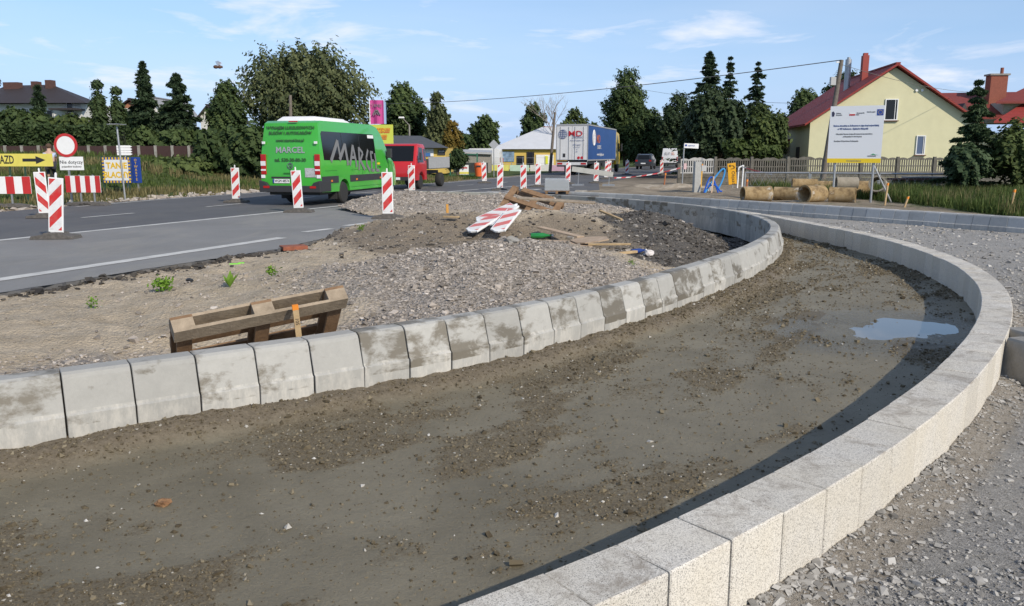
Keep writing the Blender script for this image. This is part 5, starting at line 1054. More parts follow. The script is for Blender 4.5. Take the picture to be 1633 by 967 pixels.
shrub('garden_shrub', 'shrubs under the two spruces', 205, 330, 205, 250, 56, 'dark', 7000, 0.22, 4)
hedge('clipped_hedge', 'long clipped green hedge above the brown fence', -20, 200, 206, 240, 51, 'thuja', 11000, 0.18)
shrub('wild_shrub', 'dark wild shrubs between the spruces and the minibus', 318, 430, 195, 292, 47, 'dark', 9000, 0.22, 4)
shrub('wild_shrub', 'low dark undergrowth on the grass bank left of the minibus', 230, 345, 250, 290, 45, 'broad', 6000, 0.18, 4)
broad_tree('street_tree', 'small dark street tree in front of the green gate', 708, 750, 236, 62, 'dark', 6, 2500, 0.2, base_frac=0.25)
conifer('juniper_tree', 'dense dark juniper at the right in front of the second house', 1564, 128, 100, 32, 'juniper', 12000, full=0.25, z0=0.0)
shrub('juniper_shrub', 'spreading juniper branches left of the tall juniper', 1508, 1568, 228, 296, 31, 'juniper', 6500, 0.11, 1.8)
shrub('juniper_shrub', 'dark green shrub right of the tall juniper at the picture edge', 1575, 1660, 186, 300, 31.5, 'broad', 8000, 0.12, 2.2)
# bare tree by the pole
bt = thing('dead_tree', 'leafless pale tree behind the lorry pole', 'tree', (bx(886, 100), 100, landz(bx(886, 100), 100))); mb = MB(); random.seed(5)
def twig(p, d, l, r, depth):
    q = p + d * l; mb.cyl(p, q, r, r * 0.6, 5, caps=False)
    if depth:
        for i in range(3): e = (d + Vector((random.gauss(0, .45), random.gauss(0, .45), random.gauss(0.1, .25)))).normalized(); twig(p + d * l * random.uniform(.5, 1), e, l * random.uniform(.6, .8), r * 0.55, depth - 1)
twig(Vector((0, 0, 0)), Vector((0, 0, 1)), 3.6, 0.13, 5); mb.build('branches', mat('dead_wood', (0.30, 0.25, 0.20), 0.9), bt)

# ---- grass
def blades(name, label, x, y, z, h, m, wid=0.016, per=5):
    n = len(x); x, y, z, h = (np.repeat(v, per) for v in (x, y, z, h)); n = len(x); a = RNG.random(n) * 2 * np.pi; le = RNG.normal(0, 0.35, n) * h; h = h * RNG.uniform(0.5, 1.1, n)
    x = x + RNG.normal(0, 0.05, n); y = y + RNG.normal(0, 0.05, n); b = np.stack([x, y, z], 1); wv = np.stack([np.cos(a), np.sin(a), 0 * a], 1) * (wid * (0.6 + 0.8 * RNG.random(n)))[:, None]
    tip = b + np.stack([np.cos(a + 1.3) * le, np.sin(a + 1.3) * le, h], 1); mid = b + (tip - b) * 0.55 + np.array([0, 0, 1]) * (h * 0.08)[:, None]
    V = np.stack([b - wv, b + wv, mid + wv * .7, mid - wv * .7, tip], 1).reshape(-1, 3); i0 = np.arange(n) * 5
    F = np.concatenate([np.stack([i0, i0 + 1, i0 + 2], 1), np.stack([i0, i0 + 2, i0 + 3], 1), np.stack([i0 + 3, i0 + 2, i0 + 4], 1)]); o = npmesh(name, V, F, m, attrs=dict(tint=np.repeat(RNG.random(n), 5))); tag(o, label, 'grass', kind='stuff')
N = 26000; x = RNG.uniform(-40, 2, N); y = RNG.uniform(20, 62, N); fx = np.interp(y, [p[1] for p in FAR], [p[0] for p in FAR]); de = fx - x
k_ = (de > 0.9) & (de < 24) & (x > -0.68 * y) & (RNG.random(N) < np.clip(1.6 - de / 22, .3, 1)) & (fbm(x, y, 0.5, 3, 3) + 0.25 * sstep(1, 4, de) > 0.47); x, y, de = x[k_], y[k_], de[k_]
dry = fbm(x, y, 0.25, 3, 7) + 0.2 * np.exp(-((x + 13) / 5) ** 2 - ((y - 36) / 8) ** 2) > 0.55; hgt = 0.10 + 0.28 * fbm(x, y, 0.4, 3, 5) ** 2 * sstep(0.5, 4, de) * 2.0
for nm, lb_, sel, mm in (('verge_grass', 'green grass on the bank beyond the road', ~dry, LEAF['grass']), ('dry_grass', 'tall dry grass on the bank beyond the road', dry, LEAF['dry'])):
    blades(nm, lb_, x[sel], y[sel], land_h(x[sel], y[sel]), hgt[sel] * (1.5 if nm == 'dry_grass' else 1), mm, 0.02, 4)
N = 11500; x = RNG.uniform(11.0, 24, N); y = RNG.uniform(19.5, 38, N); zz = []; keep = []
for a, b in zip(x, y):
    i = int(np.argmin((OP[:, 0] - a) ** 2 + (OP[:, 1] - b) ** 2)); s_ = (a - OP[i, 0]) * nn[i, 0] + (b - OP[i, 1]) * nn[i, 1] - 0.09
    keep.append(s_ > 0.12 and a < 0.7 * b and (a > 12.4 or b > 30 or s_ > 4.5)); zz.append(s_)
keep = np.array(keep); s_ = np.array(zz)[keep]; x, y = x[keep], y[keep]; zv = np.where(s_ < 15, verge_h(x, y, np.clip(s_, 0, 15)), -0.15)
blades('tall_grass', 'tall weedy grass on the right bank behind the outer kerb', x, y, zv, (0.16 + 0.55 * fbm(x, y, 0.5, 3, 6) ** 1.5) * sstep(0.3, 1.8, s_) + 0.07, LEAF['grass'], 0.012, 6)
k_ = RNG.random(len(x)) < 0.12; blades('seed_heads', 'pale dry stalks in the right bank grass', x[k_], y[k_], zv[k_], np.full(k_.sum(), 0.55), LEAF['dry'], 0.009, 4)

# ---- buildings
def house(lab, px_l, px_r, Y, L_, rz, z_eave, z_ridge, wallm, roofm, z0, over=0.45, wins=(), name='house', side_wins=()):
    x0, x1 = bx(px_l, Y, 3), bx(px_r, Y, 3); wd = (x1 - x0) / math.cos(rz); h = thing(name, lab, 'house', ((x0 + x1) / 2, Y + (x1 - x0) / 2 * math.tan(rz), z0), rz); e, r_ = z_eave - z0, z_ridge - z0
    m = MB(); m.prism([(-wd / 2, 0, 0), (wd / 2, 0, 0), (wd / 2, 0, e), (0, 0, r_ - 0.1), (-wd / 2, 0, e)], (0, L_, 0)); m.build('wall', wallm, h)
    sl_ = (r_ - e) / (wd / 2); ov = over
    rf = None
    for sx in (-1, 1):
        m = MB(); m.prism([(0, -ov, r_), (sx * (wd / 2 + ov), -ov, e - sl_ * ov), (sx * (wd / 2 + ov), -ov, e - sl_ * ov + 0.14), (0, -ov, r_ + 0.16)], (0, L_ + 2 * ov, 0)); rf = m.build('roof', roofm, h)
    m = MB(); m.box((0, L_ / 2, r_ + 0.15), (0.3, L_ + 2 * ov, 0.1)); m.build('ridge_cap', roofm, h)
    return h, wd, e, r_
def window(h, x, z, wd, ht, y=-0.01, frame=None, glass=None, axis='y', sill=True):
    fm = frame or WHITE; t_ = 0.06
    m = MB(); B = (lambda c, d: m.box((c[0], y + 0.0 - d[1] / 2, c[1]), d)) if axis == 'y' else (lambda c, d: m.box((y - d[1] / 2, c[0], c[1]), (d[1], d[0], d[2])))
    B((x - wd / 2 + t_ / 2, z), (t_, 0.06, ht)); B((x + wd / 2 - t_ / 2, z), (t_, 0.06, ht)); B((x, z - ht / 2 + t_ / 2), (wd - 2 * t_, 0.06, t_)); B((x, z + ht / 2 - t_ / 2), (wd - 2 * t_, 0.06, t_)); B((x + wd * 0.28, z), (0.035, 0.055, ht - 2 * t_))
    f_ = m.build('window', fm, h)
    m = MB(); B((x, z), (wd - 0.04, 0.02, ht - 0.04)); m.build('pane', glass or GLASS, f_)
    if sill: m = MB(); B((x, z - ht / 2 - 0.04), (wd + 0.16, 0.14, 0.06)); m.build('sill', mat('sill_brown', (0.16, 0.075, 0.05), 0.6), f_)
    return f_
def m_tiles(name, c, sc=5.0):
    k = NB(name); wv = k.t.nodes.new('ShaderNodeTexWave'); wv.wave_type = 'BANDS'; wv.bands_direction = 'Z'; wv.inputs['Scale'].default_value = sc * 0.5; k.lk(k.obj, wv.inputs['Vector'])
    w2 = k.t.nodes.new('ShaderNodeTexWave'); w2.bands_direction = 'Y'; w2.inputs['Scale'].default_value = sc * 0.5; k.lk(k.obj, w2.inputs['Vector'])
    cc = k.ramp(k.noise(3, 5, 0.7, k.obj), (0.3, tuple(v * 0.78 for v in c)), (0.7, c)); cc = k.mix(k.ramp(wv.outputs['Fac'], (0.0, 0.55), (0.3, 0.0)), cc, tuple(v * 0.35 for v in c))
    return k.done(cc, 0.6, k.bump(w2.outputs['Fac'], 0.5, 0.05))
RTILE = m_tiles('red_roof_tiles', (0.33, 0.040, 0.030)); RTILE2 = m_tiles('brown_red_tiles', (0.24, 0.045, 0.035)); BTILE = m_tiles('dark_brown_tiles', (0.055, 0.042, 0.040))
CREAM = mat('cream_render', (0.66, 0.62, 0.40), 0.9, 0.05, 1.5, 0.15, 60); GREYR = mat('grey_green_render', (0.42, 0.44, 0.36), 0.9, 0.05, 1.5)
WHITER = mat('white_render', (0.62, 0.61, 0.58), 0.9, 0.08, 1.0); BRICK = mat('brick_red', (0.26, 0.085, 0.055), 0.9, 0.2, 12)
Yh = 57.0
hh_, wd, e, r_ = house('cream house with a bright red gable roof beyond the concrete fence', 1291, 1535, Yh, 12.5, R(-7), bz(194, Yh), bz(107, Yh), CREAM, RTILE, -0.25)
def hx(px, dy=0): return (bx(px, Yh, 3) - hh_.location.x) / math.cos(R(7))
def hz(py): return bz(py, Yh) - hh_.location.z
BLUEG = mat('sky_glass', (0.08, 0.11, 0.18), 0.05, spec=0.9)
window(hh_, hx(1411), hz(176), 0.85, 1.42, -0.02, glass=GLASS); window(hh_, hx(1459), hz(232), 0.6, 1.3, -0.02, glass=BLUEG)
for px in (1446, 1454): m = MB(); m.cyl((hx(px), -0.02, hz(146)), (hx(px), -0.10, hz(146)), 0.09, n=12); m.build('vent_pipe', WHITE, hh_)
m = MB(); m.box((-wd / 2 - 0.02, 3.2, 1.3), (0.06, 1.0, 2.2)); m.build('door', mat('dark_door', (0.05, 0.045, 0.04), 0.6), hh_)
m = MB(); m.prism([(-wd / 2, 6.2, 2.9), (-wd / 2 - 2.0, 6.2, 2.35), (-wd / 2 - 2.0, 6.2, 2.47), (-wd / 2, 6.2, 3.05)], (0, 3.4, 0)); pr_ = m.build('porch_roof', RTILE, hh_)
m = MB(); [m.box((-wd / 2 - 1.85, y_, 1.18), (0.14, 0.14, 2.35)) for y_ in (6.4, 9.4)]; m.build('porch_post', mat('porch_wood', (0.10, 0.05, 0.035), 0.8), pr_)
m = MB(); m.box((-wd / 2 - 0.9, 8.0, 0.6), (1.8, 3.0, 1.2)); m.build('porch_wall', mat('porch_wood', (0.10, 0.05, 0.035)), pr_)
m = MB(); m.cyl((-1.9, 4.5, r_ - 2.2), (-1.9, 4.5, r_ + 0.95), 0.22, n=14); m.cyl((-1.9, 4.5, r_ + 0.95), (-1.9, 4.5, r_ + 1.1), 0.12, n=10); m.build('chimney', STEEL, hh_, smooth=True)
m = MB(); m.box((-1.0, 3.6, r_ - 0.2), (0.42, 0.5, 2.6)); m.box((-1.0, 3.6, r_ + 1.15), (0.3, 0.3, 0.25)); m.build('chimney', mat('chimney_red', (0.33, 0.06, 0.045), 0.7), hh_)
m = MB(); m.box((wd / 2 + 0.02, -0.05, 1.9), (0.1, 0.08, 3.6)); m.build('drain_pipe', mat('copper_pipe', (0.42, 0.16, 0.06), 0.5), hh_)
# second red roofed house at the right edge
Y2 = 66.0; h2 = thing('house', 'second house with darker red roofs and brick chimney at the right edge', 'house', (bx(1640, Y2), Y2, -0.2), R(-4))
def q2(px, py, dy=0): return (bx(px, Y2 + dy, 4) - h2.location.x, dy, bz(py, Y2 + dy) + 0.2)
m = MB(); a, b = q2(1492, 190), q2(1720, 190); m.box(((a[0] + b[0]) / 2, 5, 1.7), (b[0] - a[0], 9, 3.5)); m.build('wall', CREAM, h2)
def roofpoly(nm, pts, mm, th=0.15): m = MB(); m.prism(pts, (0, 0.02, -th)); return m.build(nm, mm, h2)
roofpoly('roof', [q2(1488, 187), q2(1720, 187), q2(1720, 146, 5), q2(1488, 148, 5)], RTILE2); roofpoly('roof', [q2(1490, 148, 5), q2(1720, 146, 5), q2(1720, 170, 10), q2(1490, 170, 10)], RTILE2)
roofpoly('roof', [q2(1588, 162, -0.5), q2(1740, 162, -0.5), q2(1740, 118, 5), q2(1665, 116, 5)], RTILE2); roofpoly('roof', [q2(1588, 162, -0.5), q2(1665, 116, 5), q2(1600, 158, 9)], RTILE2)
m = MB(); a, b = q2(1598, 190, 0.5), q2(1740, 160, 0.5); m.box(((a[0] + b[0]) / 2, 3, a[2] + 0.55), (b[0] - a[0], 5, 1.6)); m.build('upper_wall', GREYR, h2)
roofpoly('lower_roof', [q2(1592, 193, -2.5), q2(1740, 193, -2.5), q2(1740, 166, 0.4), q2(1626, 166, 0.4)], RTILE)
m = MB(); a = q2(1579, 128, 3); m.box((a[0], 3, a[2] - 0.9), (1.35, 0.9, 2.6)); c_ = m.build('chimney', BRICK, h2); m = MB(); m.box((a[0], 3, a[2] + 0.42), (1.6, 1.1, 0.14)); m.build('cap', CONC, c_); m = MB(); m.cyl((a[0] + 0.35, 3, a[2] + 0.45), (a[0] + 0.35, 3, a[2] + 1.0), 0.13); m.build('flue', BRICK, c_)
m = MB(); a = q2(1530, 172, 1.2); m.prism([(a[0] - 0.5, 0.6, a[2] - 0.9), (a[0] + 0.7, 0.6, a[2] - 0.9), (a[0] + 0.1, 0.6, a[2] + 0.35)], (0, 3, 0)); m.build('dormer', mat('dormer_dark', (0.05, 0.04, 0.04), 0.7), h2)
# left bank houses
Y3 = 74.0; z3 = 1.6; h3 = thing('house', 'white house with a dark brown hipped roof and chimneys on the left bank', 'house', (bx(62, Y3), Y3, z3), R(-6))
def q3(px, py, dy=0): return (bx(px, Y3 + dy, 5) - h3.location.x, dy, bz(py, Y3 + dy) - z3)
a, b = q3(-40, 166), q3(136, 166); m = MB(); m.box(((a[0] + b[0]) / 2, 5, a[2] / 2), (b[0] - a[0], 10, a[2])); m.build('wall', WHITER, h3)
m = MB(); m.add([q3(-60, 164, -1), q3(147, 165, -1), q3(152, 168, 11), q3(-60, 168, 11), q3(0, 136, 5), q3(78, 135, 5)], [(0, 1, 5, 4), (1, 2, 5), (2, 3, 4, 5), (3, 0, 4), (0, 3, 2, 1)]); m.build('roof', BTILE, h3)
for px, py, w_ in ((14, 132, 1.5), (54, 131, 0.6), (78, 129, 0.6)): m = MB(); a = q3(px, py, 4); m.box((a[0], 4, a[2] - 0.8), (w_, 0.7, 1.7)); m.build('chimney', mat('dark_brick', (0.10, 0.050, 0.040), 0.9, 0.2, 6), h3)
for px, py in ((83, 184), (118, 172), (40, 182)): a = q3(px, py); window(h3, a[0], a[2], 0.75, 0.95, -0.01)
m = MB(); a = q3(121, 176); m.box((a[0], -0.8, a[2]), (2.2, 1.8, 0.15)); m.build('canopy', BTILE, h3)
Y4 = 88; hb_, *_ = house('brick house glimpsed right of the thuja trees', 196, 232, Y4, 8, 0, bz(172, Y4), bz(160, Y4), mat('orange_brick', (0.36, 0.16, 0.09), 0.9, 0.15, 6), BTILE, 2.0)
hc_, *_ = house('pale house glimpsed between the two tall spruces', 236, 268, 84, 8, 0, bz(180, 84), bz(158, 84), WHITER, mat('pale_roof', (0.30, 0.30, 0.31), 0.7), 1.8)
hd_, *_ = house('white gable glimpsed behind the dark feathery tree', 322, 350, 78, 8, 0, bz(186, 78), bz(170, 78), WHITER, BTILE, 1.8)
# yellow shop with dark roof
SHOPY = mat('shop_yellow', (0.62, 0.44, 0.11), 0.85, 0.05, 1); SLATE = mat('slate_roof', (0.085, 0.09, 0.10), 0.7, 0.15, 3)
Y5 = 66.0; sh = thing('shop', 'yellow shop with a dark hipped roof and sign panels behind the red truck', 'building', (bx(660, Y5), Y5, 0.1), 0.0)
def q5(px, py, dy=0): return (bx(px, Y5 + dy, 2) - sh.location.x, dy, bz(py, Y5 + dy) - 0.1)
a, b = q5(600, 236), q5(711, 236); m = MB(); m.box(((a[0] + b[0]) / 2, 4, a[2] / 2), (b[0] - a[0], 8, a[2])); m.build('wall', SHOPY, sh)
m = MB(); m.add([q5(590, 236, -0.6), q5(716, 236, -0.6), q5(712, 237, 8.6), q5(590, 237, 8.6), q5(610, 216, 4), q5(672, 217, 4)], [(0, 1, 5, 4), (1, 2, 5), (2, 3, 4, 5), (3, 0, 4), (0, 3, 2, 1)]); m.build('roof', SLATE, sh)
a = q5(679, 243.5); m = MB(); m.box((a[0], -0.05, a[2]), (1.25, 0.06, 0.62)); pn = m.build('sign_panel', WHITE, sh); m = MB(); m.box((a[0] - 0.1, -0.09, a[2] - 0.18), (0.95, 0.02, 0.26)); m.build('blue_field', mat('shop_blue', (0.05, 0.16, 0.42), 0.5), pn)
a = q5(704, 243); m = MB(); m.box((a[0], -0.05, a[2]), (0.6, 0.06, 0.42)); pn = m.build('sign_panel', mat('dark_sign', (0.05, 0.05, 0.055), 0.5), sh); text('lettering', 'SKLEP', 0.18, WHITE, pn, (a[0], -0.09, a[2] + 0.05))
for px in (683, 702): a = q5(px, 256.5); window(sh, a[0], a[2], 0.85, 0.45, -0.01, sill=False)
# low garages and green gate
Y6 = 78; gl = thing('garage_row', 'low grey block garages with a pale flat roof between shop and yellow building', 'building', (bx(757, Y6), Y6, -0.1), 0.0)
def q6(px, py, dy=0): return (bx(px, Y6 + dy, 2) - gl.location.x, dy, bz(py, Y6 + dy) + 0.1)
a, b = q6(730, 243), q6(782, 243); m = MB(); m.box(((a[0] + b[0]) / 2, 3, a[2] / 2), (b[0] - a[0], 6, a[2])); m.build('wall', mat('block_wall', (0.30, 0.28, 0.25), 0.9, 0.25, 9), gl)
m = MB(); m.prism([q6(725, 242, -0.3), q6(785, 244, -0.3), q6(785, 240, 6), q6(725, 238, 6)], (0, 0, -0.15)); m.build('roof', mat('sheet_roof', (0.42, 0.43, 0.44), 0.6, 0.1, 2), gl)
m = MB(); a, b = q6(728, 258), q6(778, 258); m.box(((a[0] + b[0]) / 2, -0.06, a[2] * 0.45), (b[0] - a[0], 0.06, a[2] * 0.9)); m.build('garage_door', mat('garage_dark', (0.035, 0.035, 0.04), 0.7), gl)
# yellow building with white hipped roof
Y7 = 96.0; yb = thing('workshop', 'long yellow building with a big white roof and posters', 'building', (bx(835, Y7), Y7, -0.3), 0.0)
def q7(px, py, dy=0): return (bx(px, Y7 + dy, 3) - yb.location.x, dy, bz(py, Y7 + dy) + 0.3)
a, b = q7(783, 237), q7(905, 237); m = MB(); m.box(((a[0] + b[0]) / 2, 6, a[2] / 2), (b[0] - a[0], 12, a[2])); m.build('wall', SHOPY, yb)
m = MB(); m.add([q7(780, 238, -0.5), q7(915, 238, -0.5), q7(915, 239, 12.5), q7(784, 239, 12.5), q7(864, 203, 6), q7(905, 203, 6)], [(0, 1, 5, 4), (1, 2, 5), (2, 3, 4, 5), (3, 0, 4), (0, 3, 2, 1)]); m.build('roof', mat('white_sheet_roof', (0.60, 0.61, 0.63), 0.5, 0.06, 1), yb)
m = MB(); m.prism([q7(866, 202, 6.5), q7(884, 202, 6.5), q7(884, 222, 6.2), q7(880, 222, 6.2)], (0, 1.0, 0)); m.build('old_roof_edge', mat('rust_tiles', (0.30, 0.11, 0.05), 0.8), yb)
for px0, px1, py0, py1, mm in ((783, 801, 242, 262, WHITE), (801, 820, 242, 258, mat('poster_blue', (0.20, 0.30, 0.42), 0.6, 0.5, 3)), (855, 883, 247, 268, WHITE)):
    a, b = q7(px0, py0), q7(px1, py1); m = MB(); m.box(((a[0] + b[0]) / 2, -0.06, (a[2] + b[2]) / 2), (b[0] - a[0], 0.06, a[2] - b[2])); m.build('poster', mm, yb)
a, b = q7(869, 249), q7(874, 262); m = MB(); m.box(((a[0] + b[0]) / 2, -0.12, (a[2] + b[2]) / 2), (b[0] - a[0], 0.04, a[2] - b[2])); m.build('yellow_strip', mat('neon_yellow', (0.70, 0.72, 0.03), 0.5), yb)
for px, wd_, py in ((830, 0.9, 257), (846, 0.9, 255)): a = q7(px, py); window(yb, a[0], a[2], wd_, 1.2 if px < 840 else 1.8, -0.01, frame=mat('dark_frame', (0.05, 0.045, 0.04), 0.6), sill=False)
# banners on the yard fence
bn = thing('yard_fence', 'low wire fence with pale green and yellow banners before the yellow building', 'fence', (bx(830, 84), 84, -0.1), 0.02)
for i in range(11): m = MB(); m.cyl((-5.5 + i * 1.15, 0, 0), (-5.5 + i * 1.15, 0, 1.5), 0.03, n=6); m.build('post', STEEL, bn)
for i, c_ in enumerate(((0.55, 0.60, 0.55), (0.62, 0.60, 0.15), (0.45, 0.60, 0.50), (0.62, 0.62, 0.60), (0.52, 0.35, 0.45))): m = MB(); m.box((-4.3 + i * 2.1, -0.05, 0.36), (2.0, 0.02, 0.62)); bq = m.build('banner', mat('banner_%d' % i, c_, 0.7, 0.1, 4), bn)
for i in range(2): m = MB(); m.bar((-5.5, 0, 0.8 + i * 0.6), (6.0, 0, 0.8 + i * 0.6), 0.02); m.build('wire', STEEL, bn)
# ---- billboard, flags, lamps, bin, diamond sign
Y_ = 58.0; x_ = bx(607, Y_); z_ = landz(x_, Y_); bl = thing('billboard', 'lime yellow billboard with red edged letters behind the minibus', 'billboard', (x_, Y_, z_))
zt_, zl_ = bz(199, Y_) - z_, bz(232, Y_) - z_; LIME = mat('billboard_lime', (0.55, 0.60, 0.08), 0.6, 0.05, 1)
m = MB(); m.box((-0.45, 0, (zt_ + zl_) / 2), (2.8, 0.08, zt_ - zl_)); m.build('panel', LIME, bl)
for s_, py in (('HOTER!!!!', 208.5), ('BLO!!!!', 219)):
    text('lettering', s_, 0.44, MDR, bl, (-0.02, -0.05, bz(py, Y_) - z_ - 0.02), sx=0.75, shear=0.3, bold=0.03); text('lettering', s_, 0.44, YELLOW, bl, (-0.02, -0.058, bz(py, Y_) - z_), sx=0.75, shear=0.3)
for px in (-1.4, 0.6): m = MB(); m.box((px, 0.1, zl_ / 2 + .2), (0.12, 0.12, zl_ + 0.4)); m.build('post', STEEL, bl)
def flag(lab, px0, px1, py0, py1, Y, mm, txt, tm):
    xa, xb = bx(px0, Y), bx(px1, Y); z_ = landz(xa, Y); fl = thing('banner_flag', lab, 'flag', (xa, Y, z_), 0, 'advertising flags'); zt_, zl_ = bz(py0, Y) - z_, bz(py1, Y) - z_
    m = MB(); m.cyl((0, 0, 0), (0, 0, zt_ + 0.15), 0.045, 0.03, 8); m.build('pole', WHITE, fl)
    nx, v, f = 9, [], []
    for i in range(nx):
        for zq in (zl_, zt_): v.append((0.05 + (xb - xa) * i / (nx - 1), 0.07 * math.sin(i * 1.1), zq))
    for i in range(nx - 1): f.append((2 * i, 2 * i + 2, 2 * i + 3, 2 * i + 1))
    n0 = len(v); v += [(a, b + 0.012, c) for a, b, c in v]; f += [tuple(n0 + q for q in reversed(t_)) for t_ in f]
    mb = MB(); mb.add(v, f); mb.build('cloth', mm, fl, recalc=False)
    text('lettering', txt, 0.36, tm, fl, ((xb - xa) / 2 + 0.05, -0.09, zt_ - 0.4), sx=0.8)
    return fl, zt_, zl_
fl, zt_, zl_ = flag('pink advertising flag on a white pole above the billboard', 592, 613, 160, 198, 60, mat('flag_pink', (0.50, 0.055, 0.24), 0.7), 'TANIE', GREYP)
m = MB(); [m.bar((0.25 + a, -0.1, zl_ + 0.62), (0.45 + a, -0.1, zl_ + 1.0), 0.06) for a in (0, 0.14)]; [m.bar((0.45 + a, -0.1, zl_ + 1.0), (0.65 + a, -0.1, zl_ + 0.62), 0.06) for a in (0, 0.14)]; m.build('roof_emblem', GREYP, fl)
flag('pale blue flag half hidden behind the pink flag', 608, 617, 163, 198, 62, mat('flag_blue', (0.30, 0.42, 0.60), 0.7), 'E', GREYP)
def lamp(lab, px, ptop, Y, arm):
    x_ = bx(px, Y); z_ = landz(x_, Y); h = bz(ptop, Y) - z_; o = thing('street_lamp', lab, 'street lamp', (x_, Y, z_)); m = MB(); m.cyl((0, 0, 0), (0, 0, h - 0.6), 0.10, 0.07, 8); m.bar((0, 0, h - 0.65), (arm, 0, h), 0.06); m.build('pole', CONC, o)
    m = MB(); m.box((arm * 1.15, 0, h + 0.02), (0.55, 0.22, 0.14), taper=0.8); m.build('lamp_head', WHITE, o, bevel=0.02)
lamp('street lamp with a pale head standing before the dark tree', 654, 188, 74, -0.6)
Y_ = 60; x_ = bx(787.5, Y_); z_ = 0.0; dm = thing('diamond_sign', 'grey back of a diamond shaped priority sign on a thin post', 'road sign', (x_, Y_, z_)); zc = bz(231, Y_)
m = MB(); m.box((0, 0, zc), (0.52, 0.02, 0.52), Matrix.Rotation(math.pi / 4, 3, 'Y')); m.build('plate', mat('sign_back', (0.40, 0.41, 0.42), 0.5, metal=0.3), dm); m = MB(); m.cyl((0, 0.04, 0), (0, 0.04, zc), 0.035); m.build('post', STEEL, dm)
p_ = Vector((bx(763.5, 58), 58, landz(bx(763.5, 58), 58))); ob = thing('litter_bin', 'orange litter bin at the grass edge across the road', 'litter bin', p_); OR = mat('bin_orange', (0.70, 0.13, 0.03), 0.5)
m = MB(); m.lathe([(0.24, 0.15), (0.32, 0.75), (0.34, 0.95), (0.30, 1.08), (0.12, 1.12)], 18); m.build('bin_body', OR, ob, smooth=True); m = MB(); m.box((0, -0.32, 0.86), (0.3, 0.05, 0.12)); m.build('slot', BLACKP, ob); m = MB(); m.cyl((0, 0.3, 0), (0, 0.3, 0.9), 0.03); m.build('post', STEEL, ob)
Y_ = 62; gg = thing('mesh_gate', 'green mesh gate with a white and yellow poster', 'gate', (bx(738, Y_), Y_, landz(bx(738, Y_), Y_))); GRN = mat('gate_green', (0.03, 0.14, 0.08), 0.5)
for px in (718, 740, 761): m = MB(); m.box((bx(px, Y_) - gg.location.x, 0, 0.85), (0.1, 0.1, 1.9)); m.build('post', GRN, gg)
for zq in (0.15, 1.7): m = MB(); m.box((0, 0, zq), (2.1, 0.05, 0.06)); m.build('rail', GRN, gg)
m = MB(); [m.box((-1.0 + i * 0.1, 0, 0.92), (0.012, 0.012, 1.5)) for i in range(21)]; q_ = m.build('mesh_wires', GRN, gg); q_['kind'] = 'stuff'
m = MB(); a = bx(740, Y_) - gg.location.x; m.box((a, -0.08, bz(271, Y_) - gg.location.z), (0.70, 0.02, 0.72)); po = m.build('poster', WHITE, gg); m = MB(); m.box((a, -0.095, bz(276, Y_) - gg.location.z), (0.70, 0.01, 0.16)); m.build('yellow_field', BANN, po); m = MB(); m.box((a, -0.095, bz(268, Y_) - gg.location.z), (0.5, 0.01, 0.10)); m.build('red_field', RED, po)

# ---- poles and overhead wire
def pole(lab, base, top, r, name='utility_pole'):
    b, t_ = Vector(base), Vector(top); o = thing(name, lab, 'pole', b); m = MB(); m.cyl((0, 0, 0), t_ - b, r, r * 0.65, 10); m.build('shaft', mat('pole_wood', (0.17, 0.145, 0.12), 0.9, 0.25, 8), o, smooth=True); return o, t_
Yp = 40.0; pb = Vector((bx(1312, Yp), Yp, -0.1)); ptp = Vector((bx(1342, Yp, 6), Yp, bz(96, Yp)))
po1, t1 = pole('leaning wooden pole with a small box beside the information board', pb, ptp, 0.15)
m = MB(); d_ = (ptp - pb); q_ = d_ * 0.84; m.box((q_.x - 0.28, q_.y - 0.05, q_.z), (0.24, 0.2, 0.38)); m.build('junction_box', mat('grey_box', (0.45, 0.45, 0.44), 0.5), po1); m = MB(); m.bar((d_.x, 0, d_.z - 0.1), (d_.x - 0.25, 0, d_.z - 0.1), 0.06); m.build('insulator', WHITE, po1)
Yq = 75.0; pq = Vector((bx(877, Yq), Yq, -0.1)); po2, t2 = pole('dark wooden pole left of the lorry', pq, (bx(885, Yq, 5), Yq, bz(179, Yq)), 0.16)
Yr = 62.0; pole('concrete pole stub rising behind the minibus roof', (bx(464, Yr), Yr, 0.6), (bx(464, Yr, 5), Yr, bz(152, Yr)), 0.17)
def cable(lab, a, b, sag, r=0.022):
    a, b = Vector(a), Vector(b); pts = [a.lerp(b, i / 24) - Vector((0, 0, 4 * sag * (i / 24) * (1 - i / 24))) for i in range(25)]; m = MB(); m.tube(pts, r, 5); o = m.build('overhead_cable', mat('cable_grey', (0.16, 0.15, 0.14), 0.7), None); return tag(o, lab, 'cable')
Yf = 88.0; far_end = Vector((bx(575, Yf, 9), Yf, bz(166, Yf)))
cable('overhead cable from the leaning pole across the sky to the left', ptp, far_end, 0.55, 0.022)
cable('thin cable from the leaning pole top to the house gable and beyond', ptp - Vector((0, 0, .2)), (bx(1560, 58, 7), 58, bz(148, 58)), 0.25, 0.012)
cable('thin sagging cable above the dark trees left of the house', (bx(1010, 80, 8), 80, bz(140, 80)), (bx(1262, 58, 5), 57, bz(165, 57)), 0.3, 0.012)

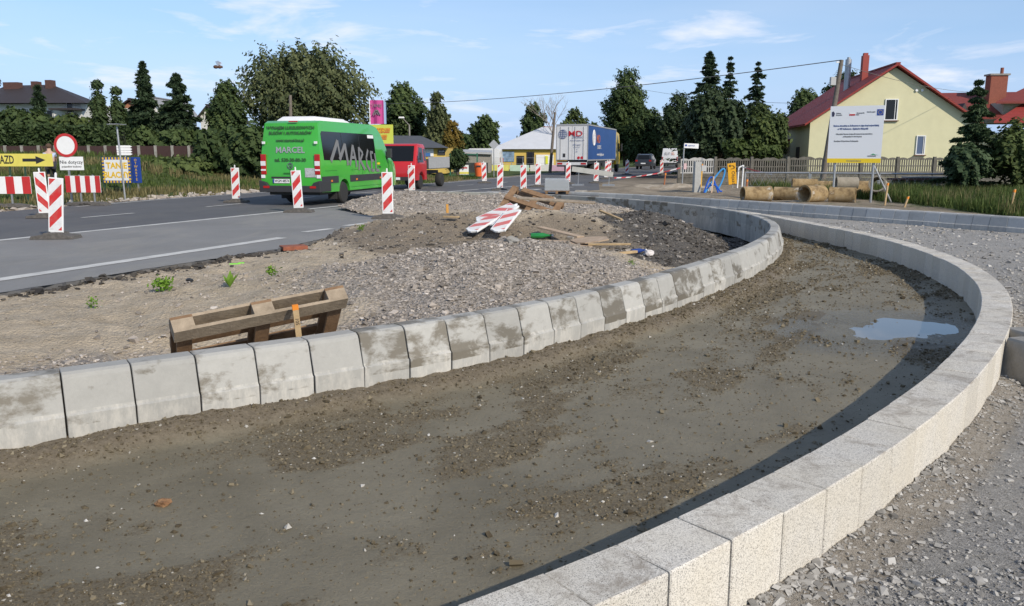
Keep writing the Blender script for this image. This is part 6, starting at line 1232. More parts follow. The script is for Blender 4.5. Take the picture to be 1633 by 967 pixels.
# ---- precast concrete fence
FENC = mat('fence_concrete', (0.20, 0.185, 0.16), 0.95, 0.0, 3, 0.5, 30, c2=(0.085, 0.078, 0.062), objrand=0.12); FENL = mat('gate_concrete', (0.46, 0.45, 0.43), 0.9, 0.1, 4)
def fence_panel_meshes(wd=1.96, bal=True):
    m = MB()
    for i in range(3): m.box((0, 0, 0.14 + i * 0.26), (wd, 0.05, 0.245))
    for r_ in range(6):
        for c_ in range(7): m.box((-wd / 2 + 0.14 + c_ * 0.28 + (0.07 if r_ % 2 else -0.03), -0.028, 0.08 + r_ * 0.13), (0.25, 0.012, 0.10))
    lo_ = m
    t_ = MB(); t_.box((0, 0, 0.82), (wd, 0.07, 0.07)); t_.box((0, 0, 1.16), (wd, 0.06, 0.06))
    pts = [(-wd / 2, -0.03, 1.50)] + [(-wd / 2 + wd * i / 16, -0.03, 1.56 + 0.07 * abs(math.sin(i * math.pi / 4)) + 0.09 * math.exp(-((i - 8) / 2.2) ** 2)) for i in range(17)] + [(wd / 2, -0.03, 1.50)]
    t_.prism(pts, (0, 0.06, 0))
    b_ = MB()
    for i in range(15): b_.box((-wd / 2 + 0.08 + i * (wd - 0.16) / 14, 0, 1.175), (0.062, 0.045, 0.66))
    return lo_, t_, b_
fd = R(-1.5); fo = Vector((bx(1083, 46.5), 46.5)); fstep = 2.05
fc = thing('concrete_fence', 'weathered precast concrete fence with balusters in front of the cream house', 'fence', (fo.x, fo.y, -0.25), fd)
post_m = MB(); post_m.box((0, 0, 0.85), (0.15, 0.16, 1.75)); p0 = post_m.build('post', FENC, fc, bevel=0.015)
lo_, t_, b_ = fence_panel_meshes(); P0 = [lo_.build('lower_panel', FENC, fc), t_.build('baluster_rail', FENC, fc), b_.build('balusters', FENC, fc)]
P0[2]['kind'] = 'stuff'
for i in range(11):
    if i: o = p0.copy(); link(o, fc); o.location = (i * fstep, 0, 0)
    for q in P0:
        if i == 0: q.location = (fstep / 2, 0, 0)
        elif i < 10: o = q.copy(); link(o, fc); o.location = (i * fstep + fstep / 2, 0, 0.05 if i >= 3 else 0)
for q in (P0[1], P0[2]): q.data = q.data.copy(); q.data.materials[0] = FENL
# street-name sign
Y_ = 45.5; x_ = bx(1089, Y_); ss = thing('street_sign', 'white street name plate on a thin post at the fence corner', 'road sign', (x_, Y_, -0.2)); zt_ = bz(230, Y_) + 0.2
m = MB(); m.cyl((0, 0, 0), (0.03, 0, zt_), 0.035); m.build('post', STEEL, ss); m = MB(); m.box((0.42, -0.05, zt_ - 0.1), (0.8, 0.03, 0.26), Matrix.Rotation(0.05, 3, 'Y')); pn = m.build('plate', WHITE, ss); text('lettering', 'SIERPNIA', 0.10, NAVY, pn, (0.42, -0.07, zt_ - 0.1)); m = MB(); m.cyl((0.12, -0.066, zt_ - 0.07), (0.12, -0.072, zt_ - 0.07), 0.06, n=14); m.build('round_emblem', NAVY, pn)
m = MB(); m.box((0.12, -0.05, 1.15), (0.16, 0.02, 0.32)); m.build('notice', mat('notice_pink', (0.65, 0.45, 0.45), 0.6), ss)

# ---- information board
p_ = gp(1356, 325, 0.0); zv_ = vergez(p_.x, p_.y); ib = thing('information_board', 'tall white project information board with yellow bottom strip on steel posts', 'sign board', (p_.x, p_.y, zv_), R(-24))
zt_, zl_ = bz(169, p_.y) - zv_, bz(260, p_.y) - zv_; hb = zt_ - zl_; BW = 1.60; zm = (zt_ + zl_) / 2; GRW = mat('board_white', (0.70, 0.72, 0.75), 0.45)
m = MB(); m.box((0, 0, zm), (BW, 0.03, hb)); pn = m.build('panel', GRW, ib); m = MB(); m.box((0, -0.0175, zl_ + 0.07), (BW, 0.005, 0.14)); m.build('yellow_strip', YELLOW, ib)
for x_ in (-0.55, 0.60): m = MB(); m.cyl((x_, 0.05, -0.1), (x_, 0.05, zt_ - 0.1), 0.035, n=10); m.build('post', STEEL, ib, smooth=True)
m = MB(); m.cyl((0.62, 0.06, zl_ - 0.1), (1.25, 0.35, -0.05), 0.028); m.build('brace', STEEL, ib)
def bt_(s_, sz_, x_, zf, mm, al='CENTER', sx=0.85): text('lettering', s_, sz_, mm, ib, (x_ * 0.88, -0.02, zl_ + hb * zf), align=al, sx=sx * 0.88, bold=sz_ * 0.03)
bt_('Budowa obwodnicy m. Kolbuszowa w ciągu drogi wojewódzkiej', 0.073, 0.0, 0.655, MDB, sx=0.8); bt_('nr 987 Kolbuszowa - Sędziszów Małopolski', 0.073, -0.1, 0.60, MDB, sx=0.8)
bt_('Cel projektu: Poprawa dostępności transportowej województwa', 0.058, -0.05, 0.51, GREYP, sx=0.8); bt_('podkarpackiego w sieci drogowej', 0.058, -0.1, 0.465, GREYP, sx=0.8); bt_('Beneficjent: Województwo Podkarpackie', 0.058, -0.3, 0.385, GREYP, sx=0.85)
for s_, x_, zf in (('Fundusze', -0.62, 0.875), ('Europejskie', -0.60, 0.845), ('Rzeczpospolita', 0.12, 0.875), ('Polska', 0.02, 0.845), ('Unia Europejska', 0.47, 0.89)): bt_(s_, 0.05, x_, zf, GREYP)
bt_('www.mapadotacji.gov.pl', 0.06, 0.0, 0.036, GREYP)
def patch(par, x_, zf, w_, h_, mm, nm='emblem'): m = MB(); m.box((x_ * 0.88, -0.019, zl_ + hb * zf), (w_, 0.006, h_)); return m.build(nm, mm, par)
patch(ib, -0.16, 0.87, 0.17, 0.05, WHITE); patch(ib, -0.16, 0.845, 0.17, 0.05, RED); ef = patch(ib, 0.77, 0.88, 0.19, 0.19, NAVY)
m = MB(); [m.box((0.678 + 0.06 * math.cos(a), -0.024, zl_ + hb * 0.88 + 0.06 * math.sin(a)), (0.014, 0.004, 0.014)) for a in np.linspace(0, 2 * math.pi, 12, endpoint=False)]; q_ = m.build('ring_of_stars', YELLOW, ef); q_['kind'] = 'stuff'
m = MB(); m.prism([(-0.74, -0.018, zl_ + hb * 0.82), (-0.68, -0.018, zl_ + hb * 0.82), (-0.66, -0.018, zl_ + hb * 0.87), (-0.70, -0.018, zl_ + hb * 0.91), (-0.75, -0.018, zl_ + hb * 0.90)], (0, -0.004, 0)); m.build('emblem', mat('emblem_dark', (0.03, 0.03, 0.07), 0.5), ib)
m = MB(); m.prism([(0.48, -0.018, zl_ + hb * 0.14), (0.56, -0.018, zl_ + hb * 0.165), (0.64, -0.018, zl_ + hb * 0.145), (0.74, -0.018, zl_ + hb * 0.14)], (0, -0.004, 0)); m.build('hill_emblem', mat('hill_green', (0.05, 0.28, 0.12), 0.5), ib); bt_('PODKARPACKIE', 0.045, 0.6, 0.12, GREYP)

# ---- concrete pipes
def m_pipe():
    k = NB('ochre_pipe'); c = k.ramp(k.noise(3.0, 6, 0.7, k.obj), (0.32, (0.13, 0.085, 0.042)), (0.5, (0.34, 0.24, 0.12)), (0.72, (0.44, 0.34, 0.21)))
    c = k.mix(k.ramp(k.noise(2.2, 5, 0.7, k.obj, None, 0.5), (0.56, 0.0), (0.62, 0.75)), c, (0.52, 0.48, 0.41)); return k.done(c, 0.9, k.bump(k.noise(30, 5, 0.7, k.obj), 0.5, 0.02))
PIPE = m_pipe(); PIPEG = mat('grey_pipe', (0.30, 0.265, 0.21), 0.9, 0.25, 5, 0.5, 30)
PIPES = [(1208, 323, 0.50, 0.95, 6, 0, 'ochre concrete pipe at the left end, open end to the right'), (1256, 321, 0.46, 0.80, -24, 0, 'white smeared ochre pipe second from the left'), (1299, 325, 0.55, 0.78, 206, 0, 'large ochre pipe with its open end to the left'), (1284, 305, 0.34, 0.85, 170, 0.36, 'small pipe lying on top of the second pipe'), (1346, 325, 0.50, 0.8, 152, 0, 'ochre pipe between the information board posts'), (1352, 308, 0.40, 0.7, 170, 0.36, 'grey pipe lying on the board side pipes'), (1372, 318, 0.52, 0.8, 172, 0.1, 'ochre pipe behind the right board post'), (1402, 313, 0.55, 0.75, 60, 0.25, 'grey tilted pipe at the right end of the heap'), (1320, 314, 0.5, 0.9, 160, 0.05, 'ochre pipe at the back behind the large one')]
for i, (px, py, dia, L_, rot, lift, lab) in enumerate(PIPES):
    p_ = gp(px, py + lift * 40, 0.02); Yb = p_.y + (0.9 if lift else 0.35) + (0.8 if i in (6, 8) else 0); x_ = bx(px, Yb); o = thing('concrete_pipe', lab, 'pipe', (x_, Yb, vergez(x_, Yb) + lift - 0.02), R(rot), 'pipes heaped behind the outer kerb', rot=(0, R(10) if i == 7 else 0, R(rot)))
    r_ = dia / 2; m = MB(); m.lathe([(r_ * 0.82, -L_ / 2), (r_, -L_ / 2), (r_, L_ * 0.36), (r_ * 1.08, L_ * 0.42), (r_ * 1.08, L_ / 2), (r_ * 0.86, L_ / 2), (r_ * 0.82, -L_ / 2)], 26, 'X', (0, 0, r_)); m.build('barrel', PIPEG if i in (5, 7) else PIPE, o, smooth=True)

# ---- tilted yellow detour sign, white gate pieces, hoses, pillar
Y_ = 41; x_ = bx(1171, Y_); td = thing('detour_sign', 'tilted yellow detour sign with a black turning arrow by the fence', 'road sign', (x_, Y_, -0.2), rot=(0.05, -0.13, 0.05)); zl_, zt_ = bz(294, Y_) + 0.2, bz(260, Y_) + 0.2; hb = zt_ - zl_; AMB = mat('amber_sign', (0.72, 0.36, 0.01), 0.5, 0.05)
m = MB(); m.box((0, 0, (zl_ + zt_) / 2), (0.42, 0.03, hb)); m.build('plate', AMB, td, bevel=0.01); text('lettering', 'Objazd', 0.24, BLACKP, td, (0.05, -0.02, zl_ + hb * 0.30), rot=(math.pi / 2, math.pi / 2, 0))
m = MB(); pts = [(0.12, -0.022, zl_ + hb * 0.74)] + [(0.02 + 0.10 * math.cos(a), -0.022, zl_ + hb * 0.82 + 0.07 * math.sin(a)) for a in np.linspace(0, math.pi / 2, 5)] + [(-0.1, -0.022, zl_ + hb * 0.82 + 0.07)]
[m.bar(a, b, 0.05, 0.008) for a, b in zip(pts[:-1], pts[1:])]; m.bar((0.12, -0.022, zl_ + hb * 0.74), (-0.05, -0.022, zl_ + hb * 0.74), 0.05, 0.008); m.prism([(-0.16, -0.026, zl_ + hb * 0.82 + 0.07), (-0.06, -0.026, zl_ + hb * 0.82 + 0.14), (-0.06, -0.026, zl_ + hb * 0.82)], (0, 0.008, 0)); q_ = m.build('turn_arrow', BLACKP, td)
m = MB(); m.box((0, 0.03, zl_ / 2), (0.05, 0.03, zl_ + 0.3)); m.build('post', STEEL, td)
Y_ = 40; x_ = bx(1181, Y_); wf = thing('gate_leaf', 'narrow white tubular gate leaf right of the tilted sign', 'gate', (x_, Y_, -0.2), 0.3); m = MB(); zt_ = bz(264, Y_) + 0.2
for a, b in (((-0.13, 0, 0), (-0.1, 0, zt_ - .1)), ((0.13, 0, 0), (0.16, 0, zt_)), ((-0.1, 0, zt_ - .1), (0.16, 0, zt_)), ((-0.13, 0, 0.05), (0.13, 0, 0.05))): m.bar(a, b, 0.05)
m.build('tube_frame', WHITE, wf)
p_ = gp(1113, 311, 0.05); cp = thing('gate_pillar', 'short grey concrete pillar with a small box before the fence', 'pillar', (p_.x, p_.y + 0.3, vergez(p_.x, p_.y) - 0.05), 0.1)
m = MB(); m.box((0, 0, 0.62), (0.26, 0.26, 1.24), taper=0.94); m.build('shaft', mat('pale_concrete', (0.40, 0.40, 0.38), 0.9, 0.12, 6), cp, bevel=0.015); m = MB(); m.box((0.24, -0.02, 0.98), (0.18, 0.14, 0.22)); m.build('meter_box', mat('grey_box', (0.45, 0.45, 0.44)), cp)
HOSE = mat('blue_hose', (0.012, 0.10, 0.52), 0.4); HOSEL = mat('light_blue_hose', (0.06, 0.33, 0.70), 0.4)
bz0 = Vector((p_.x + 0.45, p_.y - 0.1, vergez(p_.x + .45, p_.y)))
def hose(lab, pts, r, mm): m = MB(); P_ = [Vector(p) for p in pts]; S_ = []
hs = thing('pipe_coil', 'blue plastic water pipes bent upright beside the concrete pillar', 'pipe', bz0)
def bez(pts, n=18):
    P_ = [Vector(p) for p in pts]; o = []
    for i in range(n + 1):
        u_ = i / n; Q = P_[:]
        while len(Q) > 1: Q = [a.lerp(b, u_) for a, b in zip(Q[:-1], Q[1:])]
        o.append(Q[0])
    return o
for pts, mm in (([(-0.2, 0, 0), (0.1, 0.1, 0.5), (0.42, 0, 1.0), (0.62, 0, 1.25), (0.62, 0.05, 0.7), (0.3, 0, 0.15)], HOSEL), ([(-0.25, -0.05, 0), (-0.1, 0, 0.5), (0.0, 0, 0.9), (0.1, 0, 0.5), (0.3, 0, 0.0)], HOSE), ([(-0.1, -0.05, 0.2), (0.15, 0, 0.45), (0.35, 0, 0.2), (0.3, 0, 0.0), (0.45, 0, 0.05)], HOSE)): m = MB(); m.tube(bez(pts), 0.032, 7); m.build('hose', mm, hs, smooth=True)
m = MB(); m.bar((0.02, -0.1, 0.0), (0.08, -0.1, 0.62), 0.05); tag(m.build('survey_stake', mat('pale_stake', (0.58, 0.42, 0.30), 0.8), None), 'pale wooden stake in front of the blue pipes', 'stake'); bpy.context.scene.objects['survey_stake'].location = bz0
p2 = gp(1141, 312, 0.05); vp = thing('valve_pipe', 'white plastic pipe stub sticking up right of the blue pipes', 'pipe', (p2.x, p2.y + 1.0, vergez(p2.x, p2.y + 1))); m = MB(); m.cyl((-0.05, 0, 0), (-0.05, 0, 0.42), 0.035); m.cyl((0.06, 0, 0), (0.06, 0, 0.32), 0.03); m.cyl((-0.05, 0, 0.32), (0.06, 0, 0.3), 0.03); m.build('tube', WHITE, vp)
# ---- wooden stakes
STK = [(1190, 319, 0.8, 0.04, 'reddish stake at the left end of the pipe heap', mat('red_stake', (0.33, 0.12, 0.05), 0.8)), (1413, 328, 0.75, 0.08, 'pale stake right of the information board brace', WOODP), (1444, 331, 0.40, 0.35, 'short leaning stake in the right bank grass', WOODP), (1614, 341, 0.72, 0.12, 'orange topped stake at the right edge behind the outer kerb', WOODP), (1059, 304, 0.70, 0.1, 'thin dark stake on the sand left of the pillar', mat('red_stake', (0.33, 0.12, 0.05))), (1118, 306, 1.05, 0.03, 'yellow stake against the concrete pillar', mat('yellow_stake', (0.62, 0.34, 0.04), 0.8))]
for px, py, h_, ln, lab, mm in STK:
    p_ = gp(px, py, 0.05); o = thing('survey_stake', lab, 'stake', (p_.x, p_.y + 0.1, vergez(p_.x, p_.y) - 0.05), group='survey stakes', rot=(0, ln, 0.3)); m = MB(); m.prism([(-0.025, -0.02, 0), (0.025, -0.02, 0), (0.025, -0.02, h_), (-0.025, -0.02, h_ - 0.03)], (0, 0.04, 0)); m.build('shaft', mm, o); m = MB(); m.box((0, 0, h_ - 0.06), (0.054, 0.044, 0.07)); m.build('painted_tip', mat('orange_tip', (0.75, 0.24, 0.02), 0.7), o)
# ---- low steel mesh panels lying along the verge
sp0 = Vector((bx(1188, 36), 36.0, -0.1)); sp1 = Vector((bx(1520, 33), 33.0, -0.05)); sf = thing('site_fence', 'low galvanised site fence panels behind the pipes', 'fence', sp0, math.atan2(sp1.y - sp0.y, sp1.x - sp0.x)); L_ = (sp1 - sp0).length
for i in range(3):
    a, b = i * L_ / 3 + 0.03, (i + 1) * L_ / 3 - 0.03
    m = MB(); m.cyl((a, 0, 0.9), (b, 0, 0.9), 0.035, n=8); m.cyl((a, 0, 0.28), (b, 0, 0.28), 0.025, n=8); m.cyl((a, 0, 0.0), (a, 0, 0.9), 0.03, n=8); m.cyl((b, 0, 0), (b, 0, 0.9), 0.03, n=8); q_ = m.build('tube_frame', STEEL, sf, smooth=True)
    m = MB(); n_ = int((b - a) / 0.28)
    for j in range(n_): x0_ = a + j * (b - a) / n_; m.bar((x0_, 0, 0.28), (x0_ + 0.3, 0, 0.9), 0.007); m.bar((x0_ + 0.3, 0, 0.28), (x0_, 0, 0.9), 0.007)
    q2_ = m.build('wire_mesh', STEEL, q_); q2_['kind'] = 'stuff'
# ---- stack of plates in the grass
p_ = Vector((bx(1462, 34.5), 34.5)); sk = thing('plate_stack', 'rusty dark steel plates stacked on concrete blocks in the bank grass', 'stack', (p_.x, p_.y, -0.1), 0.0)
for i in range(3): m = MB(); m.box((-0.6 + i * 0.75, 0.1, 0.3), (0.6, 0.5, 0.6)); m.build('concrete_block', CONC, sk, bevel=0.02)
m = MB(); m.box((0.1, 0, 0.66), (2.3, 0.7, 0.08)); m.build('plate', mat('rusty_plate', (0.12, 0.055, 0.045), 0.8, 0.3, 5), sk); m = MB(); m.box((0.5, -0.05, 0.74), (2.0, 0.6, 0.05)); m.build('plate', mat('grey_plate', (0.28, 0.28, 0.28), 0.7, 0.2, 5), sk)
# ---- barrier tape
def tape(lab, pts, wd=0.07):
    m = MB(); P_ = [Vector(p) for p in pts]; n = len(P_)
    v = []; f = []
    for i, p in enumerate(P_): tw = 0.6 * math.sin(i * 0.9); v += [p + Vector((0, math.sin(tw) * wd / 2, math.cos(tw) * wd / 2)), p - Vector((0, math.sin(tw) * wd / 2, math.cos(tw) * wd / 2))]
    f = [(2 * i, 2 * i + 2, 2 * i + 3, 2 * i + 1) for i in range(n - 1)]; m.add(v, f)
    return tag(m.build('barrier_tape', m_stripes('tape_stripes', -1, (0.55, 0.05, 0.06), (0.72, 0.70, 0.68), 0.5, 1.0) if 'tape_stripes' not in MATS else MATS['tape_stripes'], None, recalc=False), lab, 'tape')
def catn(a, b, sag, n=16): a, b = Vector(a), Vector(b); return [a.lerp(b, i / n) - Vector((0, 0, 4 * sag * (i / n) * (1 - i / n))) for i in range(n + 1)]
tape('red and white barrier tape from the trestle board to the street sign', catn((bx(980, 46), 46, bz(284, 46)), (bx(1085, 45.4), 45.4, bz(268, 45.4)), 0.12))
tape('red and white barrier tape from the gate leaf down to the site fence', catn((bx(1183, 40), 40, bz(266, 40)), (bx(1232, 36), 36, bz(278, 36)), 0.03))
# ---- trestle board, wrapped pavers
Y_ = 42.0; tr = thing('trestle_board', 'long pale board resting on thin steel trestles before the lorry', 'barrier', (bx(945, Y_), Y_, 0.0), R(-14)); BRD = mat('dirty_board', (0.52, 0.51, 0.46), 0.7, 0.15, 3)
m = MB(); m.box((0, 0, 0.72), (2.15, 0.05, 0.26), Matrix.Rotation(0.13, 3, 'Y')); m.build('board', BRD, tr); 
for x_ in (-0.75, 0.85): m = MB(); m.bar((x_, 0.02, 0), (x_ + 0.05, 0.02, 0.9), 0.035); m.box((x_, 0, 0.04), (0.6, 0.36, 0.08)); m.build('trestle', STEEL, tr)
p_ = gp(889, 310, 0.0); p_.y += 0.4; ws = thing('paver_stack', 'pallet of grey pavers wrapped in clear plastic beyond the island kerb', 'pallet', (p_.x, p_.y, 0.005), R(-4)); m = MB()
for x_ in (-0.42, 0, 0.42): m.box((x_, 0, 0.06), (0.1, 0.9, 0.10))
m.box((0, 0, 0.125), (1.05, 0.9, 0.03)); m.build('pallet', WOODD, ws)
for r_ in range(3): m = MB(); m.box((0, 0, 0.21 + r_ * 0.13), (0.95, 0.82, 0.122)); m.build('paver_layer', mat('paver_grey', (0.30, 0.31, 0.32), 0.9, 0.15, 8), ws, bevel=0.01)
FILM = mat('plastic_film', (0.55, 0.58, 0.60), 0.18, alpha=0.45, bump=0.7, bscale=9); m = MB(); m.box((0, 0, 0.37), (1.02, 0.88, 0.50), taper=0.96); m.build('plastic_film', FILM, ws, bevel=0.03)
m = MB(); m.prism([(0, 0, 0), (0.5, 0.1, 0), (0.55, 0.5, 0.0), (0.1, 0.5, 0)], (0, 0, 0.12)); o = m.build('paver_slab', CONC, None); o.location = (p_.x + 0.75, p_.y + 0.1, 0.01); tag(o, 'flat broken slab right of the wrapped paver stack', 'slab')
# sand heap
x, y, F = grid_in_poly([(4.6, 33.5), (6.2, 32.6), (9.0, 32.4), (10.5, 34), (9.5, 37), (6, 38), (4.4, 36)], 0.12); hz_ = 0.38 * np.exp(-((x - 7.3) / 1.5) ** 2 - ((y - 34.6) / 1.1) ** 2) + 0.25 * np.exp(-((x - 5.6) / .9) ** 2 - ((y - 35.5) / .9) ** 2) + 0.10 * (fbm(x, y, 2, 4, 4) - .5) - 0.02
k = NB('heap_sand'); c = k.ramp(k.noise(3, 6, .75), (0.3, (0.24, 0.18, 0.12)), (0.65, (0.52, 0.45, 0.35))); M_SAND = k.done(c, 0.95, k.bump(k.noise(14, 5, .8), .7, .05), .2)
shp = npmesh('sand_heap', np.stack([x, y, hz_], 1), F, M_SAND, smooth=True); tag(shp, 'low heap of pale sand and soil behind the outer kerb', 'sand', kind='stuff')

# ---- pallets on the island
def pallet(lab, loc, rot, tilt, sc=1.0, scz=1.0, damaged=False):
    o = thing('wooden_pallet', lab, 'pallet', loc, rot=rot); W_, D_ = 1.2, 0.8
    for i, y_ in enumerate((-0.35, 0.0, 0.35)): m = MB(); m.box((0, y_, 0.011), (W_, 0.1, 0.022)); m.build('bottom_board', WOODD, o)
    for x_ in (-0.53, 0, 0.53):
        for y_ in (-0.35, 0, 0.35): m = MB(); m.box((x_, y_, 0.061), (0.14, 0.1, 0.078)); m.build('block', WOOD if y_ < 0 else WOODD, o)
        m = MB(); m.box((x_, 0, 0.111), (0.14, D_, 0.022)); m.build('stringer', WOODD, o)
    for i, y_ in enumerate((-0.35, -0.17, 0.0, 0.17, 0.35)):
        if damaged and i in (1, 3): continue
        m = MB(); m.box((0, y_, 0.133), (W_ * (1 if not (damaged and i == 4) else 0.6), 0.12, 0.022)); m.build('top_board', WOOD if i == 0 else WOODD, o)
    o.scale = (sc, sc, scz); return o
# near pallet: stands on its long edge inside the kerb and leans away from it; x axis along the kerb
pa, pbv = gp(325, 560, -0.02), gp(545, 528, -0.02)
q_ = thing('wooden_pallet', 'wooden pallet leaning on its edge inside the near kerb', 'pallet', (-2.12, 7.05, 0.0))
ux = Vector((0.80, 0.60, 0)).normalized()
def plank(nm, c, d, mm): m = MB(); m.box(c, d); return m.build(nm, mm, q_)
for z_ in (0.05, 0.27, 0.49, 0.71): plank('deck_board', (0, 0.075, z_), (1.2, 0.022, 0.115), WOODD if z_ < 0.7 else WOOD)  # boards below the top rail use the dark wood, shade painted in
for x_ in (-0.53, 0, 0.53): plank('stringer', (x_, 0.053, 0.40), (0.14, 0.022, 0.8), WOODD)
for x_ in (-0.53, 0, 0.53):
    for z_ in (0.06, 0.74): plank('block', (x_, 0.003, z_), (0.14, 0.078, 0.12), WOOD)
for z_ in (0.06, 0.74): plank('runner_board', (0, -0.047, z_), (1.2, 0.022, 0.12), WOOD)
for x_ in (-0.53, 0, 0.53): plank('cross_batten', (x_, -0.024, 0.40), (0.1, 0.02, 0.56), WOODD)
ang = math.atan2(ux.y, ux.x)
q_.matrix_world = Matrix.Translation((-2.22, 6.76, -0.27)) @ Matrix.Rotation(ang, 4, 'Z') @ Matrix.Rotation(R(44), 4, 'X') @ Matrix.Rotation(R(-8), 4, 'Y') @ Matrix.Scale(1.13, 4)
p_ = Vector((-1.66, 6.28, 0.0)); o = thing('survey_stake', 'orange tipped wooden stake with a pencilled number in front of the pallet', 'stake', (p_.x - 0.02, p_.y - 0.05, -0.05), group='survey stakes', rot=(0.1, -0.08, 0.4)); m = MB(); m.box((0, 0, 0.2), (0.045, 0.025, 0.5)); sh_ = m.build('shaft', WOODP, o); m = MB(); m.box((0, 0, 0.435), (0.047, 0.027, 0.04)); m.build('painted_tip', mat('orange_tip', (0.75, 0.24, 0.02)), o); text('lettering', '105', 0.04, BLACKP, sh_, (0, -0.014, 0.32), rot=(math.pi / 2, math.pi / 2, 0), ext=0.0008)
pallet('broken dark pallet on the far heap behind the fallen beacons', (0.45, 19.6, islz(0.45, 19.6) + 0.26), (R(38), R(16), R(-20)), 0, 1.15, 1.3, damaged=True)
# planks and plywood scraps
def scrap(lab, x, y, l_, w_, th, rz, mm, lift=0.03, ry=0.0, cat='plank', name='plank', torn=False):
    m = MB()
    if torn:
        n = 11; a = [(l_ / 2 * math.cos(t_) * random.uniform(.7, 1.1), w_ / 2 * math.sin(t_) * random.uniform(.7, 1.15), 0) for t_ in np.linspace(0, 2 * math.pi, n, endpoint=False)]; m.prism(a, (0, 0, th))
    else: m.box((0, 0, th / 2), (l_, w_, th))
    o = m.build(name, mm, None, bevel=0.0 if torn else 0.004); x -= 0.35; o.location = (x, y, islz(x, y) + lift + 0.05); o.rotation_euler = (random.uniform(-.08, .16), ry, rz); return tag(o, lab, cat)
random.seed(21)
scrap('long thin lath lying left of the plywood scraps', 0.75, 13.55, 1.25, 0.06, 0.03, 0.10, WOODP); scrap('shorter lath under the long thin one', 0.9, 13.35, 0.9, 0.06, 0.03, 0.16, WOODP)
scrap('large torn plywood sheet in the middle of the scraps', 1.35, 14.3, 1.1, 0.9, 0.02, 0.15, PLY, 0.07, 0.08, 'plywood', 'plywood_sheet', True); scrap('pale torn plywood piece pointing right', 1.75, 14.45, 0.85, 0.55, 0.02, -0.2, PLY, 0.12, -0.1, 'plywood', 'plywood_sheet', True)
scrap('broad board leaning on the plywood scraps', 1.25, 15.1, 1.0, 0.22, 0.03, -0.75, PLY, 0.14, 0.12); scrap('short block of wood in front of the plywood', 1.55, 13.6, 0.5, 0.11, 0.06, 0.7, PLY, 0.04); scrap('lath reaching right from the scraps', 2.05, 14.0, 0.75, 0.05, 0.03, 0.06, WOODP, 0.06)
scrap('lone pale batten at the foot of the dark slope', 2.05, 12.4, 0.62, 0.07, 0.04, 0.62, WOODP, 0.05); scrap('long grey board behind the bottle, one end raised', 1.3, 17.6, 1.7, 0.2, 0.03, -0.28, WOOD, 0.22, 0.05); scrap('orange batten standing in the gravel right of the long board', 2.45, 17.2, 0.75, 0.05, 0.04, -1.0, WOODP, 0.08, 0.2)
scrap('dark plank next to the broken pallet', 0.95, 18.6, 1.1, 0.14, 0.03, -0.75, WOODD, 0.12, 0.1); scrap('small orange wood chip on the brown slope', -0.85, 15.9, 0.32, 0.09, 0.03, -0.3, WOODP, 0.03)
o = thing('survey_stake', 'orange stake standing in the far gravel heap', 'stake', (-1.62, 20.3, islz(-1.62, 20.3) - 0.05), group='survey stakes', rot=(0.05, -0.04, 0.3)); m = MB(); m.box((0, 0, 0.2), (0.06, 0.04, 0.42)); m.build('shaft', mat('orange_stake', (0.55, 0.28, 0.06), 0.8), o)
def bottle(lab, x, y, z, rz, mm, s=1.0, cap=WHITE):
    o = thing('bottle', lab, 'bottle', (x, y, z), rot=(0, R(88), rz)); m = MB(); m.lathe([(0.0, 0), (0.033 * s, 0.0), (0.036 * s, 0.01), (0.036 * s, 0.15 * s), (0.014 * s, 0.22 * s), (0.014 * s, 0.27 * s), (0.0, 0.27 * s)], 16); m.build('glass_body', mm, o, smooth=True); m = MB(); m.cyl((0, 0, 0.262 * s), (0, 0, 0.285 * s), 0.017 * s); m.build('cap', cap, o)
bottle('green glass bottle lying on the soil', 0.36, 15.2, islz(0.36, 15.2) + 0.06, -0.1, mat('green_glass', (0.02, 0.22, 0.05), 0.08, coat=0.5), 1.5); bottle('crushed clear blue plastic bottle by the long lath', 0.68, 13.2, islz(0.68, 13.2) + 0.06, 0.15, mat('clear_plastic', (0.50, 0.60, 0.78), 0.15, coat=0.4), 1.6, HOSE); bottle('small blue bottle standing by the broken pallet', 1.25, 18.9, islz(1.25, 18.9) + 0.12, 1.2, HOSEL, 1.1, HOSE); bottle('dark blue bottle right of the plywood', 2.0, 13.4, islz(2.0, 13.4) + 0.05, 0.5, mat('navy_plastic', (0.02, 0.05, 0.22), 0.3), 1.1)
def lump(name, lab, cat, loc, s, mm, seed, sz=(1, 1, .7)):
    b = bmesh.new(); bmesh.ops.create_icosphere(b, subdivisions=2, radius=1); rr = random.Random(seed)
    for v in b.verts: v.co *= 1 + rr.uniform(-.28, .22); v.co = Vector((v.co.x * s * sz[0], v.co.y * s * sz[1], v.co.z * s * sz[2]))
    me = bpy.data.meshes.new(name); b.to_mesh(me); b.free(); me.materials.append(mm); o = link(bpy.data.objects.new(name, me)); o.location = loc; return tag(o, lab, cat)
lump('crumpled_paper', 'crumpled white paper on the gravel just inside the kerb', 'litter', (0.24, 7.95, islz(.24, 7.95) + .03), 0.045, WHITE, 3); lump('crumpled_bag', 'crumpled pale plastic bag right of the plywood scraps', 'litter', (2.3, 13.5, islz(2.3, 13.5) + .05), 0.09, mat('bag_white', (0.62, 0.58, 0.56), 0.5), 5)
